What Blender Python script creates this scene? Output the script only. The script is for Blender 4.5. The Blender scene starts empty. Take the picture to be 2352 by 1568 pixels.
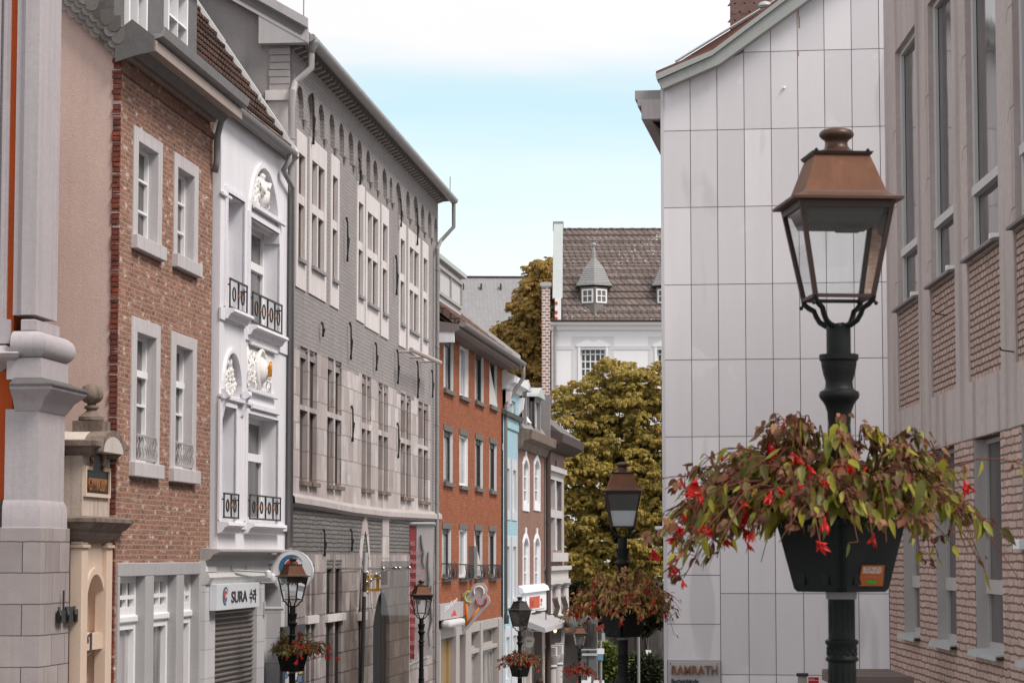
import bpy, bmesh, math, random
from mathutils import Vector, Matrix
from mathutils.geometry import tessellate_polygon, delaunay_2d_cdt
random.seed(7)
SC = bpy.context.scene
COL = SC.collection
R_ = math.radians
FPX, TH, EYE = 5870.0, math.atan(492 / 5870.0), 1.64
CT, ST = math.cos(TH), math.sin(TH)

def ground_z(y):
    return -0.054 * min(max(0.0, y - 10.5), 140.0)

def ray(px, py):
    dx = (px - 1176) / FPX; dy = (784 - py) / FPX
    return Vector((dx, CT - dy * ST, ST + dy * CT))

def at_depth(px, py, D):
    r = ray(px, py); k = D / r.y
    return Vector((r.x * k, D, EYE + r.z * k))

class Fr:
    """local frame of a facade: x runs along it (left to right seen from the street), y into the wall, z up"""
    def __init__(s, ox, oy, oz, ux, uy):
        l = math.hypot(ux, uy); s.o = Vector((ox, oy, oz)); s.u = Vector((ux / l, uy / l, 0)); s.v = Vector((-uy / l, ux / l, 0))
    def hit(s, px, py, axis, val):
        r = ray(px, py); n = s.u if axis == 'x' else s.v
        c = Vector((0, 0, EYE)); k = (val - (c - s.o).dot(n)) / r.dot(n)
        p = c + r * k - s.o
        return p.dot(s.u), p.dot(s.v), p.z
    def f(s, px, py, y=0.0):
        a = s.hit(px, py, 'y', y); return a[0], a[2]
    def g(s, px, py, x=0.0):
        a = s.hit(px, py, 'x', x); return a[1], a[2]
    def w(s, x, y, z):
        return s.o + s.u * x + s.v * y + Vector((0, 0, z))
    def turn(s, x, y=0.0):
        """frame facing the camera, standing across the street line: local x points out into the street"""
        p = s.w(x, y, 0); return Fr(p.x, p.y, ground_z(p.y), -s.v.x, -s.v.y)

def frame_left(px, D, vpx):
    p = at_depth(px, 1276, D); yaw = math.atan((vpx - 1176) / FPX * CT)
    return Fr(p.x, p.y, ground_z(D), math.sin(yaw), math.cos(yaw))

# ------------------------------------------------------------------ mesh builder
class MB:
    def __init__(s): s.v = []; s.f = []; s.sm = False
    def add(s, vs, fs):
        o = len(s.v); s.v += [tuple(p) for p in vs]; s.f += [tuple(i + o for i in f) for f in fs]; return s
    def box(s, x0, x1, y0, y1, z0, z1):
        if x0 > x1: x0, x1 = x1, x0
        if y0 > y1: y0, y1 = y1, y0
        if z0 > z1: z0, z1 = z1, z0
        return s.add([(x0,y0,z0),(x1,y0,z0),(x1,y1,z0),(x0,y1,z0),(x0,y0,z1),(x1,y0,z1),(x1,y1,z1),(x0,y1,z1)],
                     [(0,3,2,1),(4,5,6,7),(0,1,5,4),(1,2,6,5),(2,3,7,6),(3,0,4,7)])
    def hexa(s, b, t):
        """eight corners: four below, four above, in the same order"""
        return s.add(list(b) + list(t), [(0,3,2,1),(4,5,6,7),(0,1,5,4),(1,2,6,5),(2,3,7,6),(3,0,4,7)])
    def ext(s, pts, y0, y1, axis='y', cap=True):
        """polygon pts (a,b) pushed along an axis: y -> (a,t,b); x -> (t,a,b); z -> (a,b,t)"""
        n = len(pts)
        mk = {'y': lambda a, b, t: (a, t, b), 'x': lambda a, b, t: (t, a, b), 'z': lambda a, b, t: (a, b, t)}[axis]
        vs = [mk(a, b, y0) for a, b in pts] + [mk(a, b, y1) for a, b in pts]
        fs = [(i, (i + 1) % n, (i + 1) % n + n, i + n) for i in range(n)]
        if cap:
            tr = tessellate_polygon([[Vector((a, b, 0)) for a, b in pts]])
            fs += [tuple(t) for t in tr] + [tuple(i + n for i in reversed(t)) for t in tr]
        return s.add(vs, fs)
    def strip(s, pts, x0, x1):
        """open profile (y,z) swept along x"""
        n = len(pts)
        return s.add([(x0, a, b) for a, b in pts] + [(x1, a, b) for a, b in pts], [(i, i + 1, i + 1 + n, i + n) for i in range(n - 1)])
    def wall(s, outline, holes=(), depth=0.2, y=0.0, back=None):
        loops = [outline] + list(holes)
        vs2 = [Vector(p) for l in loops for p in l]; ed = []; o = 0
        for l in loops:
            n = len(l); ed += [(o + i, o + (i + 1) % n) for i in range(n)]; o += n
        vc, _, fc, _, _, _ = delaunay_2d_cdt(vs2, ed, [], 0, 1e-6)
        def inside(p, poly):
            r = False; j = len(poly) - 1
            for i in range(len(poly)):
                (xi, yi), (xj, yj) = poly[i], poly[j]
                if (yi > p[1]) != (yj > p[1]) and p[0] < (xj - xi) * (p[1] - yi) / (yj - yi) + xi: r = not r
                j = i
            return r
        fs = []
        for t in fc:
            a, b, c = [vc[i] for i in t]; ce = ((a[0]+b[0]+c[0]) / 3, (a[1]+b[1]+c[1]) / 3)
            if not inside(ce, outline) or any(inside(ce, h) for h in holes): continue
            k = (b[0]-a[0])*(c[1]-a[1]) - (b[1]-a[1])*(c[0]-a[0])
            fs.append(tuple(t) if k > 0 else tuple(reversed(t)))
        s.add([(p[0], y, p[1]) for p in vc], fs)
        for h in holes:
            n = len(h)
            ar = sum(h[i][0]*h[(i+1)%n][1]-h[(i+1)%n][0]*h[i][1] for i in range(n))
            hh = h if ar > 0 else list(reversed(h))
            fs = [(i, (i+1) % n, (i+1) % n + n, i + n) for i in range(n)]
            if back: fs.append(tuple(range(n, 2*n)))
            s.add([(a, y, b) for a, b in hh] + [(a, y + depth, b) for a, b in hh], fs)
        if back is not None and back > 0:
            n = len(outline)
            s.add([(a, y, b) for a, b in outline] + [(a, y + back, b) for a, b in outline], [(i, i + n, (i+1) % n + n, (i+1) % n) for i in range(n)])
        return s
    def tube(s, pts, r, n=8, caps=True):
        pts = [Vector(p) for p in pts]; m = len(pts); vs = []
        rs = r if isinstance(r, (list, tuple)) else [r] * m
        up = None
        for i, p in enumerate(pts):
            d = (pts[min(i+1, m-1)] - pts[max(i-1, 0)]).normalized()
            if up is None:
                up = Vector((0, 0, 1)) if abs(d.z) < .9 else Vector((1, 0, 0))
            a = d.cross(up).normalized(); b = a.cross(d).normalized(); up = b
            for k in range(n):
                t = 2 * math.pi * k / n; vs.append(p + a * (math.cos(t) * rs[i]) + b * (math.sin(t) * rs[i]))
        fs = [(i*n+k, i*n+(k+1) % n, (i+1)*n+(k+1) % n, (i+1)*n+k) for i in range(m-1) for k in range(n)]
        if caps: fs += [tuple(range(n-1, -1, -1)), tuple(range((m-1)*n, m*n))]
        return s.add(vs, fs)
    def lathe(s, prof, cx=0, cy=0, n=20, sq=None):
        """profile (r,z) turned about a vertical axis"""
        vs = []; m = len(prof)
        for r, z in prof:
            for k in range(n):
                t = 2 * math.pi * k / n; vs.append((cx + r * math.cos(t), cy + r * math.sin(t), z))
        fs = [(i*n+k, i*n+(k+1) % n, (i+1)*n+(k+1) % n, (i+1)*n+k) for i in range(m-1) for k in range(n)]
        fs += [tuple(range(n-1, -1, -1)), tuple(range((m-1)*n, m*n))]
        return s.add(vs, fs)
    def frustum(s, cx, cy, z0, a0, z1, a1, b0=None, b1=None, bottom=True, top=True):
        b0 = a0 if b0 is None else b0; b1 = a1 if b1 is None else b1
        vs = [(cx-a0,cy-b0,z0),(cx+a0,cy-b0,z0),(cx+a0,cy+b0,z0),(cx-a0,cy+b0,z0),(cx-a1,cy-b1,z1),(cx+a1,cy-b1,z1),(cx+a1,cy+b1,z1),(cx-a1,cy+b1,z1)]
        fs = [(0,1,5,4),(1,2,6,5),(2,3,7,6),(3,0,4,7)]
        if bottom: fs.append((0,3,2,1))
        if top: fs.append((4,5,6,7))
        return s.add(vs, fs)
    def ball(s, c, r, n=10, m=6, sz=1.0):
        c = Vector(c); prof = [(max(1e-4, r*math.sin(math.pi*i/m)), c.z - sz*r*math.cos(math.pi*i/m)) for i in range(m+1)]
        return s.lathe(prof, c.x, c.y, n)
    def obj(s, name, mat, parent=None, smooth=False, bevel=0, loc=None, auto=None):
        me = bpy.data.meshes.new(name); me.from_pydata(s.v, [], s.f); me.update()
        if mat: me.materials.append(mat)
        if smooth: me.polygons.foreach_set('use_smooth', [True] * len(me.polygons))
        o = bpy.data.objects.new(name, me); COL.objects.link(o)
        if parent: o.parent = parent
        if loc: o.location = loc
        if smooth and auto:
            me.set_sharp_from_angle(angle=R_(auto))
        if bevel:
            md = o.modifiers.new('bevel', 'BEVEL'); md.width = bevel; md.segments = 2; md.limit_method = 'ANGLE'
        return o

def rect(x0, x1, z0, z1): return [(x0, z0), (x1, z0), (x1, z1), (x0, z1)]
def arch(x0, x1, z0, z1, n=10, pointed=0.0):
    """opening with an arched head; pointed>0 gives a gothic head"""
    w = (x1 - x0) / 2; cx = (x0 + x1) / 2; pts = [(x0, z0), (x1, z0)]
    hgt = w * (1 + pointed); zs = z1 - hgt
    for i in range(n + 1):
        t = math.pi * i / n
        x = cx + w * math.cos(t); q = math.sin(t)
        if pointed: q = (1 - abs(math.cos(t)) ** 1.6)
        pts.append((x, zs + hgt * q))
    return pts

def segarch(x0, x1, z0, z1, rise=.25, n=8):
    return [(x0, z0), (x1, z0)] + [(x1 + (x0 - x1) * i / n, z1 - rise + rise * math.sin(math.pi * i / n) ** .8) for i in range(n + 1)]

def tag(o, label=None, cat=None, group=None, kind=None):
    if label: o['label'] = label
    if cat: o['category'] = cat
    if group: o['group'] = group
    if kind: o['kind'] = kind
    return o

def root(name, fr, label, cat, group=None):
    o = bpy.data.objects.new(name, None); COL.objects.link(o); o.empty_display_size = .2
    o.location = fr.o; o.rotation_euler = (0, 0, math.atan2(fr.u.y, fr.u.x))
    return tag(o, label, cat, group)
def empty(name, loc, rz, label, cat, group=None):
    o = bpy.data.objects.new(name, None); COL.objects.link(o); o.location = loc; o.rotation_euler = (0, 0, rz); o.empty_display_size = .2
    return tag(o, label, cat, group)

# ------------------------------------------------------------------ materials
def lin(c): c /= 255.0; return c / 12.92 if c <= .04045 else ((c + .055) / 1.055) ** 2.4
def C(r, g, b, k=1.2): return tuple(min(.86, lin(x) * k) for x in (r, g, b))
class NT:
    def __init__(s, name):
        s.m = bpy.data.materials.new(name); s.m.use_nodes = True; s.t = s.m.node_tree; s.n = s.t.nodes; s.n.clear()
        s.out = s.n.new('ShaderNodeOutputMaterial'); s.p = s.n.new('ShaderNodeBsdfPrincipled'); s.l(s.p.outputs[0], s.out.inputs[0])
    def l(s, a, b): s.t.links.new(a, b)
    def node(s, t, **kw):
        n = s.n.new(t)
        for k, v in kw.items(): setattr(n, k, v)
        return n
    def val(s, sock, v):
        if hasattr(v, 'is_output'): s.l(v, sock)
        elif isinstance(v, tuple) and len(v) == 3 and sock.type == 'RGBA': sock.default_value = (*v, 1)
        else: sock.default_value = v
    def coord(s): return s.node('ShaderNodeTexCoord').outputs['Object']
    def noise(s, vec, scale, detail=4, rough=.6):
        n = s.node('ShaderNodeTexNoise'); s.l(vec, n.inputs['Vector']); n.inputs['Scale'].default_value = scale; n.inputs['Detail'].default_value = detail; n.inputs['Roughness'].default_value = rough
        return n.outputs['Fac']
    def math(s, op, a, b=0.0, clamp=False):
        n = s.node('ShaderNodeMath', operation=op, use_clamp=clamp); s.val(n.inputs[0], a); s.val(n.inputs[1], b); return n.outputs[0]
    def mix(s, f, a, b, mode='MIX'):
        n = s.node('ShaderNodeMix', data_type='RGBA', blend_type=mode); s.val(n.inputs[0], f); s.val(n.inputs[6], a); s.val(n.inputs[7], b); return n.outputs[2]
    def ramp(s, f, lo, hi, a=0.0, b=1.0):
        n = s.node('ShaderNodeMapRange'); n.clamp = True; s.val(n.inputs[0], f); n.inputs[1].default_value = lo; n.inputs[2].default_value = hi; n.inputs[3].default_value = a; n.inputs[4].default_value = b; return n.outputs[0]
    def mapping(s, vec, sc=(1, 1, 1), loc=(0, 0, 0)):
        n = s.node('ShaderNodeMapping'); s.l(vec, n.inputs[0]); n.inputs['Scale'].default_value = sc; n.inputs['Location'].default_value = loc; return n.outputs[0]
    def bump(s, h, strength, dist=.02, normal=None):
        n = s.node('ShaderNodeBump'); n.inputs['Strength'].default_value = strength; n.inputs['Distance'].default_value = dist; s.val(n.inputs['Height'], h)
        if normal: s.l(normal, n.inputs['Normal'])
        return n.outputs[0]
    def done(s, col, rough=.8, spec=.3, normal=None, metal=0.0):
        s.val(s.p.inputs['Base Color'], col); s.val(s.p.inputs['Roughness'], rough); s.p.inputs['Specular IOR Level'].default_value = spec; s.p.inputs['Metallic'].default_value = metal
        if normal: s.l(normal, s.p.inputs['Normal'])
        return s.m

def dark(c, k): return tuple(min(.9, x * k) for x in c)
def plain(name, c, rough=.7, var=.12, scale=2.5, streak=0.0, bump=0.0, bscale=30, spec=.12, metal=0.0, dirt=None, ss=9):
    """paint / plaster / metal: blotches, fine grain and rain streaks"""
    t = NT(name); v = t.coord()
    col = t.mix(t.noise(v, scale, 5), dark(c, 1 - var), dark(c, 1 + var))
    col = t.mix(t.ramp(t.noise(v, scale * 14, 3), .35, .65), col, t.mix(.5, col, dark(c, 1 - var * .9)))
    if streak:
        sv = t.mapping(v, (ss, ss, .35 if ss > 5 else .16)); f = t.ramp(t.noise(sv, 1.0, 5 if ss > 5 else 2, .65 if ss > 5 else .5), .48, .75, 0, streak)
        col = t.mix(f, col, dirt or dark(c, .45))
    nm = t.bump(t.noise(v, bscale, 4), bump, .02) if bump else None
    return t.done(col, rough, spec, nm, metal)

def brick(name, c1, c2, mortar, bw=.21, bh=.075, ms=.012, var=.3, pale=None, pale_amt=.0, bump=.6, wob=.012, streak=.0, soot=None, offset=.5, ms_smooth=.15, blot=.25, bias=0.0):
    t = NT(name); v = t.coord()
    sp = t.node('ShaderNodeSeparateXYZ'); t.l(v, sp.inputs[0])
    u = t.math('ADD', sp.outputs[0], sp.outputs[1])
    cb = t.node('ShaderNodeCombineXYZ'); t.l(u, cb.inputs[0]); t.l(sp.outputs[2], cb.inputs[1])
    vec = cb.outputs[0]
    nz = t.node('ShaderNodeTexNoise'); nz.inputs['Scale'].default_value = 7; nz.inputs['Detail'].default_value = 3; t.l(vec, nz.inputs['Vector'])
    sub = t.node('ShaderNodeVectorMath', operation='SUBTRACT'); t.l(nz.outputs['Color'], sub.inputs[0]); sub.inputs[1].default_value = (.5, .5, .5)
    scl = t.node('ShaderNodeVectorMath', operation='SCALE'); t.l(sub.outputs[0], scl.inputs[0]); scl.inputs['Scale'].default_value = wob * 2.5
    ad = t.node('ShaderNodeVectorMath', operation='ADD'); t.l(vec, ad.inputs[0]); t.l(scl.outputs[0], ad.inputs[1]); vec = ad.outputs[0]
    def bt(ca, cb_, cm, off=0.0):
        b = t.node('ShaderNodeTexBrick', offset=offset); t.l(vec, b.inputs['Vector'])
        for k, c in (('Color1', ca), ('Color2', cb_), ('Mortar', cm)): t.val(b.inputs[k], c)
        b.inputs['Scale'].default_value = 1; b.inputs['Mortar Size'].default_value = ms; b.inputs['Mortar Smooth'].default_value = ms_smooth
        b.inputs['Bias'].default_value = bias; b.inputs['Brick Width'].default_value = bw; b.inputs['Row Height'].default_value = bh
        return b
    # blotch colours first so that single bricks differ
    bl = t.noise(vec, 1.0 / bh * .55, 2)
    ca = t.mix(t.ramp(bl, .3, .7), dark(c1, 1 - var), dark(c1, 1 + var))
    cb2 = t.mix(t.ramp(bl, .3, .7), dark(c2, 1 + var), dark(c2, 1 - var))
    if pale:
        pf = t.ramp(t.noise(t.mapping(vec, (1 / bw * .8, 1 / bh * .8, 1)), 1.0, 1), .57, .63, 0, pale_amt)
        ca = t.mix(pf, ca, pale); 
    b = bt(ca, cb2, mortar)
    col = b.outputs['Color']
    col = t.mix(t.ramp(t.noise(v, .9, 5), .3, .75, 0, blot), col, t.mix(1.0, col, (.45, .42, .42), 'MULTIPLY'))
    if streak:
        f = t.ramp(t.noise(t.mapping(v, (5, 5, .3)), 1.0, 5, .65), .5, .75, 0, streak); col = t.mix(f, col, soot or dark(c1, .35))
    h = t.math('ADD', t.math('MULTIPLY', b.outputs['Fac'], -1.0), t.math('MULTIPLY', t.noise(vec, 45, 3), .55))
    return t.done(col, .95, .05, t.bump(h, bump, .012))

def glassy(name, c, rough=.06, spec=.5, var=.75):
    t = NT(name); v = t.coord()
    col = t.mix(t.ramp(t.noise(t.mapping(v, (2.2, 2.2, .5)), 1.0, 2), .35, .65), dark(c, 1 - var), dark(c, 1 + var))
    nm = t.bump(t.noise(v, 2.0, 1), .05, .05)
    return t.done(col, rough, spec, nm)

def clear_glass(name, tint=(.93, .96, .97), refl=.9, cap=None):
    t = NT(name); t.n.remove(t.p)
    tr = t.node('ShaderNodeBsdfTransparent'); tr.inputs[0].default_value = (*tint, 1)
    gl = t.node('ShaderNodeBsdfGlossy'); gl.inputs['Roughness'].default_value = .03; gl.inputs[0].default_value = (refl, refl, refl, 1)
    fr = t.node('ShaderNodeFresnel'); fr.inputs[0].default_value = 1.5
    mx = t.node('ShaderNodeMixShader'); t.l(t.math('MINIMUM', fr.outputs[0], cap) if cap else fr.outputs[0], mx.inputs[0]); t.l(tr.outputs[0], mx.inputs[1]); t.l(gl.outputs[0], mx.inputs[2])
    t.l(mx.outputs[0], t.out.inputs[0]); return t.m

def leafy(name, cols, rough=.55, trans=.25):
    """leaves: hue differs from leaf to leaf"""
    t = NT(name); g = t.node('ShaderNodeNewGeometry').outputs['Random Per Island']
    r = t.node('ShaderNodeValToRGB'); t.l(g, r.inputs[0]); cr = r.color_ramp
    n = len(cols)
    for i, c in enumerate(cols):
        e = cr.elements[i] if i < 2 else cr.elements.new(i / (n - 1))
    for i, c in enumerate(cols):
        cr.elements[i].position = i / (n - 1); cr.elements[i].color = (*c, 1)
    v = t.coord(); col = t.mix(t.ramp(t.noise(v, 25, 2), .35, .7, 0, .35), r.outputs[0], t.mix(1.0, r.outputs[0], (.55, .5, .45), 'MULTIPLY'))
    m = t.done(col, rough, .35)
    tl = t.node('ShaderNodeBsdfTranslucent'); t.l(col, tl.inputs[0]); mx = t.node('ShaderNodeMixShader'); mx.inputs[0].default_value = trans
    t.l(t.p.outputs[0], mx.inputs[1]); t.l(tl.outputs[0], mx.inputs[2]); t.l(mx.outputs[0], t.out.inputs[0]); return m

def glow(name, c, s):
    t = NT(name); t.p.inputs['Emission Color'].default_value = (*c, 1); t.p.inputs['Emission Strength'].default_value = s; return t.done(c, .5)

def text(body, size, mat, parent, name='lettering', xz=(0, 0), y=0.0, ext=.01, bold=0.0, sx=1.0, align='LEFT', rot=0.0, shear=0.0, extra=None):
    cu = bpy.data.curves.new('txt', 'FONT'); cu.body = body; cu.size = size; cu.extrude = ext; cu.offset = bold; cu.align_x = align; cu.shear = shear; cu.resolution_u = 4
    to = bpy.data.objects.new('txt', cu); COL.objects.link(to); bpy.context.view_layer.update()
    me = bpy.data.meshes.new_from_object(to.evaluated_get(bpy.context.evaluated_depsgraph_get())); bpy.data.objects.remove(to); me.name = name
    m = Matrix.Translation((xz[0], y, xz[1])) @ Matrix.Rotation(-rot, 4, 'Y') @ Matrix.Rotation(R_(90), 4, 'X') @ Matrix.Diagonal((sx, 1, 1, 1))
    if extra: m = extra @ m
    me.transform(m); me.materials.clear(); me.materials.append(mat)
    o = bpy.data.objects.new(name, me); COL.objects.link(o); o.parent = parent; return o

# palette -----------------------------------------------------------
white_paint = plain('white_paint', (.77, .76, .80), .65, .06, 1.0, .38, .08, 40, dirt=(.50, .47, .47))
white_frame = plain('white_window_frame', (.80, .80, .81), .4, .03, 3)
blue_stone = plain('pale_limestone', (.53, .505, .515), .8, .14, 2.0, .40, .15, 30, dirt=(.27, .245, .235))
grime_stone = plain('weathered_sandstone', (.23, .18, .15), .9, .5, 4.0, .85, .5, 22, dirt=(.05, .04, .035), ss=5.5)
cream_stone = plain('cream_painted_stone', (.64, .50, .40), .75, .10, 1.5, .22, .1, 30, dirt=(.44, .32, .25))
beige_render = plain('beige_roughcast', (.62, .478, .42), .9, .15, 1.0, .25, .3, 45, dirt=(.44, .33, .28))
glass_dark = glassy('window_glass', (.055, .05, .048))
glass_pale = glassy('window_glass_with_curtain', (.24, .23, .23), .12)
zinc = plain('zinc_gutter', (.27, .262, .262), .6, .18, 4, .25, 0, spec=.25, metal=.1)
zinc_pale = plain('pale_zinc', (.42, .44, .44), .55, .12, 3, .2, 0, spec=.3, metal=.1)
iron = plain('dark_iron', (.05, .048, .05), .55, .3, 8)
iron_rust = plain('rusting_iron', (.12, .09, .08), .75, .5, 9)
slate = plain('grey_slate', (.115, .108, .105), .6, .35, 5, 0, .3, 14, spec=.4)
# ================================================================== LEFT ROW
def win(parent, x0, x1, z0, z1, d, frame=white_frame, glass=glass_dark, fw=.055, cols=1, bars=(), bw=.035, name='window', th=.05, hb=.09):
    """a window set d metres into the wall: frame, glazing bars, one pane"""
    m = MB(); y0, y1 = d - th, d + .01
    m.box(x0, x0 + fw, y0, y1, z0, z1); m.box(x1 - fw, x1, y0, y1, z0, z1)
    m.box(x0 + fw, x1 - fw, y0 + .002, y1, z0, z0 + hb); m.box(x0 + fw, x1 - fw, y0 + .002, y1, z1 - fw, z1)
    for k in range(1, cols):
        xc = x0 + (x1 - x0) * k / cols; m.box(xc - bw / 2, xc + bw / 2, y0 + .006, y1, z0 + hb, z1 - fw)
    for b in bars:
        f, h = b if isinstance(b, tuple) else (b, bw)
        zc = z0 + (z1 - z0) * f; m.box(x0 + fw, x1 - fw, y0 + (.004 if h <= bw else -.03), y1, zc - h / 2, zc + h / 2)
    o = m.obj(name, frame, parent)
    MB().add([(x0 + .01, d, z0 + .01), (x1 - .01, d, z0 + .01), (x1 - .01, d, z1 - .01), (x0 + .01, d, z1 - .01)], [(0, 1, 2, 3)]).obj('pane', glass, o)
    return o

def surround(w, x0, x1, z0, z1, d, l=.2, r=.2, t=.25, out=.025, mat=blue_stone, sill=None, bottom=0.0):
    """stone frame round an opening, lining its reveals"""
    m = MB(); e = .008
    m.box(x0 - l, x0 + e, -out, d, z0 - bottom, z1); m.box(x1 - e, x1 + r, -out, d, z0 - bottom, z1)
    m.box(x0 - l, x1 + r, -out, d, z1 - e, z1 + t)
    if bottom: m.box(x0 + e, x1 - e, -out, d, z0 - bottom, z0 + e)
    o = m.obj('window_surround', mat, w, bevel=.008)
    if sill:
        so, sh, sw = sill; MB().box(x0 - l - sw, x1 + r + sw, -so, d, z0 - sh, z0 + .012).obj('sill', mat, w, bevel=.012)
    return o

# ---------------- brick house -------------------------------------------------
B = frame_left(263, 36.0, 1805)
old_brick = brick('old_red_brick', (.37, .182, .128), (.24, .13, .10), (.40, .29, .23), .215, .074, .011, .45, (.68, .56, .49), .95, 1.1, .022, .18, (.10, .06, .05))
bh = root('brick_house', B, 'old red brick house with two dormers and a beige roughcast gable', 'house')
XE = B.f(480, 1276)[0]
ZT = B.f(252, 112)[1]
holes = []; wl = []
def bwin(xl, xr, yt, yb):
    x0, z1 = B.f(xl, yt); z0 = B.f(xl, yb)[1]; x1 = B.f(xr, yt)[0]; return x0, x1, z0, z1
WB = [(bwin(315.6, 362, 323, 545), (306, 371.5, 286.7)), (bwin(406, 445, 382, 588), (399, 454, 348)),
      (bwin(312, 357.5, 761, 1063), (301.5, 366.5, 724.6)), (bwin(402, 441, 790.5, 1077), (392, 450, 759))]
for (w, s) in WB: holes.append(rect(w[0] - .01, w[1] + .01, w[2] - .01, w[3] + .01))
gx = [B.f(p, 1400)[0] for p in (271, 330, 349, 402, 418, 454)]
gz1 = B.f(271, 1324)[1]; gl0, gl1 = B.f(267, 1400)[0], B.f(461, 1400)[0]; glt = B.f(267, 1292)[1]
holes.append(rect(gl0 + .03, gl1 - .03, .25, glt - .03))
MB().wall(rect(0, XE + .02, -.4, ZT + .35), holes, .35).obj('front_wall', old_brick, bh)
# rough corner bricks standing proud along the gable edge
random.seed(3); m = MB(); z = .1
while z < ZT + .2:
    m.box(-.022 - random.random() * .012, .02, -.004 - random.random() * .01, .085 + random.random() * .035, z + .008, z + .066)
    z += .0745
m.obj('corner_bricks', brick('corner_brick', (.25, .075, .05), (.15, .06, .05), (.2, .15, .12), 3.0, .0745, .001, .5, (.55, .45, .42), .9), bh)
# arched brick course under the eaves
MB().box(0, XE, -.03, .05, ZT - .22, ZT - .13).obj('brick_string_course', brick('string_brick', (.26, .11, .08), (.16, .09, .07), (.3, .24, .2), .08, .2, .012, .3), bh)
# gable wall (faces the camera) : local (y,z) -> polygon pushed along x
MB().box(-.012, .05, .0, .10, -.3, ZT + .1).obj('corner_mortar', plain('dark_mortar', (.13, .10, .09), .95), bh)
zap = ZT + .1
PITCH = 79 / 84.0
gab = [(0.10, -.4), (9.0, -.4), (9.0, zap), (4.5, zap + 4.5 * PITCH), (0.10, zap)]
MB().ext([(a + .002, b) for a, b in gab], -.005, .25, 'x').obj('gable_wall', beige_render, bh)
MB().box(.25, XE, 8.7, 9, -.4, zap).obj('back_wall', beige_render, bh)
# far party wall rising above the roof
MB().ext([(0.3, ZT - .2), (8.7, ZT - .2), (8.7, zap + .3), (4.5, zap + 4.8 * PITCH), (0.3, zap + .75)], XE - .32, XE, 'x').obj('party_wall', plain('stained_render', (.36, .28, .25), .9, .25, 2, .4, .3), bh)
# roof planes
def slab(m, a, b, c, d, t):
    n = (Vector(b) - Vector(a)).cross(Vector(d) - Vector(a)).normalized() * t
    P4 = [Vector(p) for p in (a, b, c, d)]
    return m.hexa([p - n for p in P4], P4)
m = MB(); rx0, rx1 = -.12, XE - .3
slab(m, (rx0, -.35, zap + .02), (rx1, -.35, zap + .02), (rx1, 4.5, zap + 4.6 * PITCH + .25), (rx0, 4.5, zap + 4.6 * PITCH + .25), .18)
slab(m, (rx0, 4.5, zap + 4.6 * PITCH + .25), (rx1, 4.5, zap + 4.6 * PITCH + .25), (rx1, 9.2, zap), (rx0, 9.2, zap), .18)
rf = m.obj('roof', slate, bh)
# scalloped slates hung along the verge, facing the camera
m = MB(); random.seed(5); L = math.hypot(1, PITCH)
for row in range(4):
    k = 0
    while k * .15 < 6.2:
        tpos = k * .15 + (row % 2) * .075; cy = tpos / L; cz = zap - .06 + cy * PITCH + .11 * row + random.uniform(-.008, .008)
        r = .095; pts = [(cy + r * math.cos(a), cz + r * math.sin(a) * 1.05) for a in [math.pi * (1 + i / 8) for i in range(9)]] + [(cy + r, cz + .13), (cy - r, cz + .13)]
        x = -.125 - .016 * row - .003 * (k % 2)
        m.ext(pts, x - .02, x + .004, 'x'); k += 1
m.obj('scalloped_slates', leafy('scalloped_slate', [(.07, .063, .06), (.14, .127, .117), (.20, .18, .165), (.10, .09, .082)], .6, .0), rf)
# boxed eaves and gutter
yo = -.54
zfb = B.f(336, 99, yo)[1]; zft = B.f(338, 76, yo)[1]; x0, x1 = -.12, B.f(556, 262, yo)[0]
eav = plain('weathered_eaves_board', (.36, .30, .27), .75, .15, 2, .35, 0, dirt=(.2, .16, .14))
prof = [(.02, ZT + .02), (-.10, ZT + .02), (-.14, ZT + .14), (-.46, zfb + .02), (yo + .02, zfb), (yo, zfb), (yo, zft), (-.30, zft + .02), (.02, zft + .02)]
MB().ext(prof, x0, x1, 'x').obj('boxed_eaves', eav, bh)
MB().ext([(yo + .05, zft + .025), (yo - .09, zft + .07), (yo - .13, zft + .19), (yo - .10, zft + .21), (yo - .05, zft + .11), (yo + .2, zft + .10)], x0 + .05, x1 + .03, 'x').obj('gutter', zinc, bh)
MB().ext([(.04, zfb - .16), (-.28, zfb - .06), (-.52, zfb - .02), (-.52, zft + .05), (-.2, zft + .3), (.04, zft + .12)], x0 - .05, x0 - .006, 'x').obj('slate_eaves_end', slate, bh)
# downpipe at the right end
xd, zd = B.f(487, 270); m = MB()
m.tube([(xd - .05, -.25, zd + .25), (xd - .05, -.16, zd - .1), (xd - .05, -.10, zd - .35), (xd - .05, -.10, zd - .75), (xd - .02, -.06, zd - .92)], .055, 10)
m.obj('downpipe', zinc, bh, True)
# dormers
for (pl, pr, wl_, wr, yb) in ((262, 352, 287, 330, 55), (352, 452, 377, 423, 105)):
    xl, _ = B.f(pl, 60, .12); xr, _ = B.f(pr, 60, .12); a, zb = B.f(wl_, yb, .12); b, _ = B.f(wr, yb, .12); zb = zft + .12
    hgt = 1.75; m = MB()
    m.box(xl, a - .05, .12, 2.2, zb, zb + hgt); m.box(b + .05, xr, .12, 2.2, zb, zb + hgt); m.box(a - .05, b + .05, .12, 2.2, zb + hgt - .2, zb + hgt)
    m.box(a - .05, b + .05, .30, .4, zb, zb + hgt - .2)
    slab(m, (xl - .1, .0, zb + hgt), (xr + .1, .0, zb + hgt), (xr + .1, 2.4, zb + hgt + .6), (xl - .1, 2.4, zb + hgt + .6), .1)
    do = m.obj('dormer', slate, bh)
    w = win(do, a, b, zb + .03, zb + hgt - .22, .2, cols=2, bars=(.62,), th=.14, fw=.07)
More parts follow.
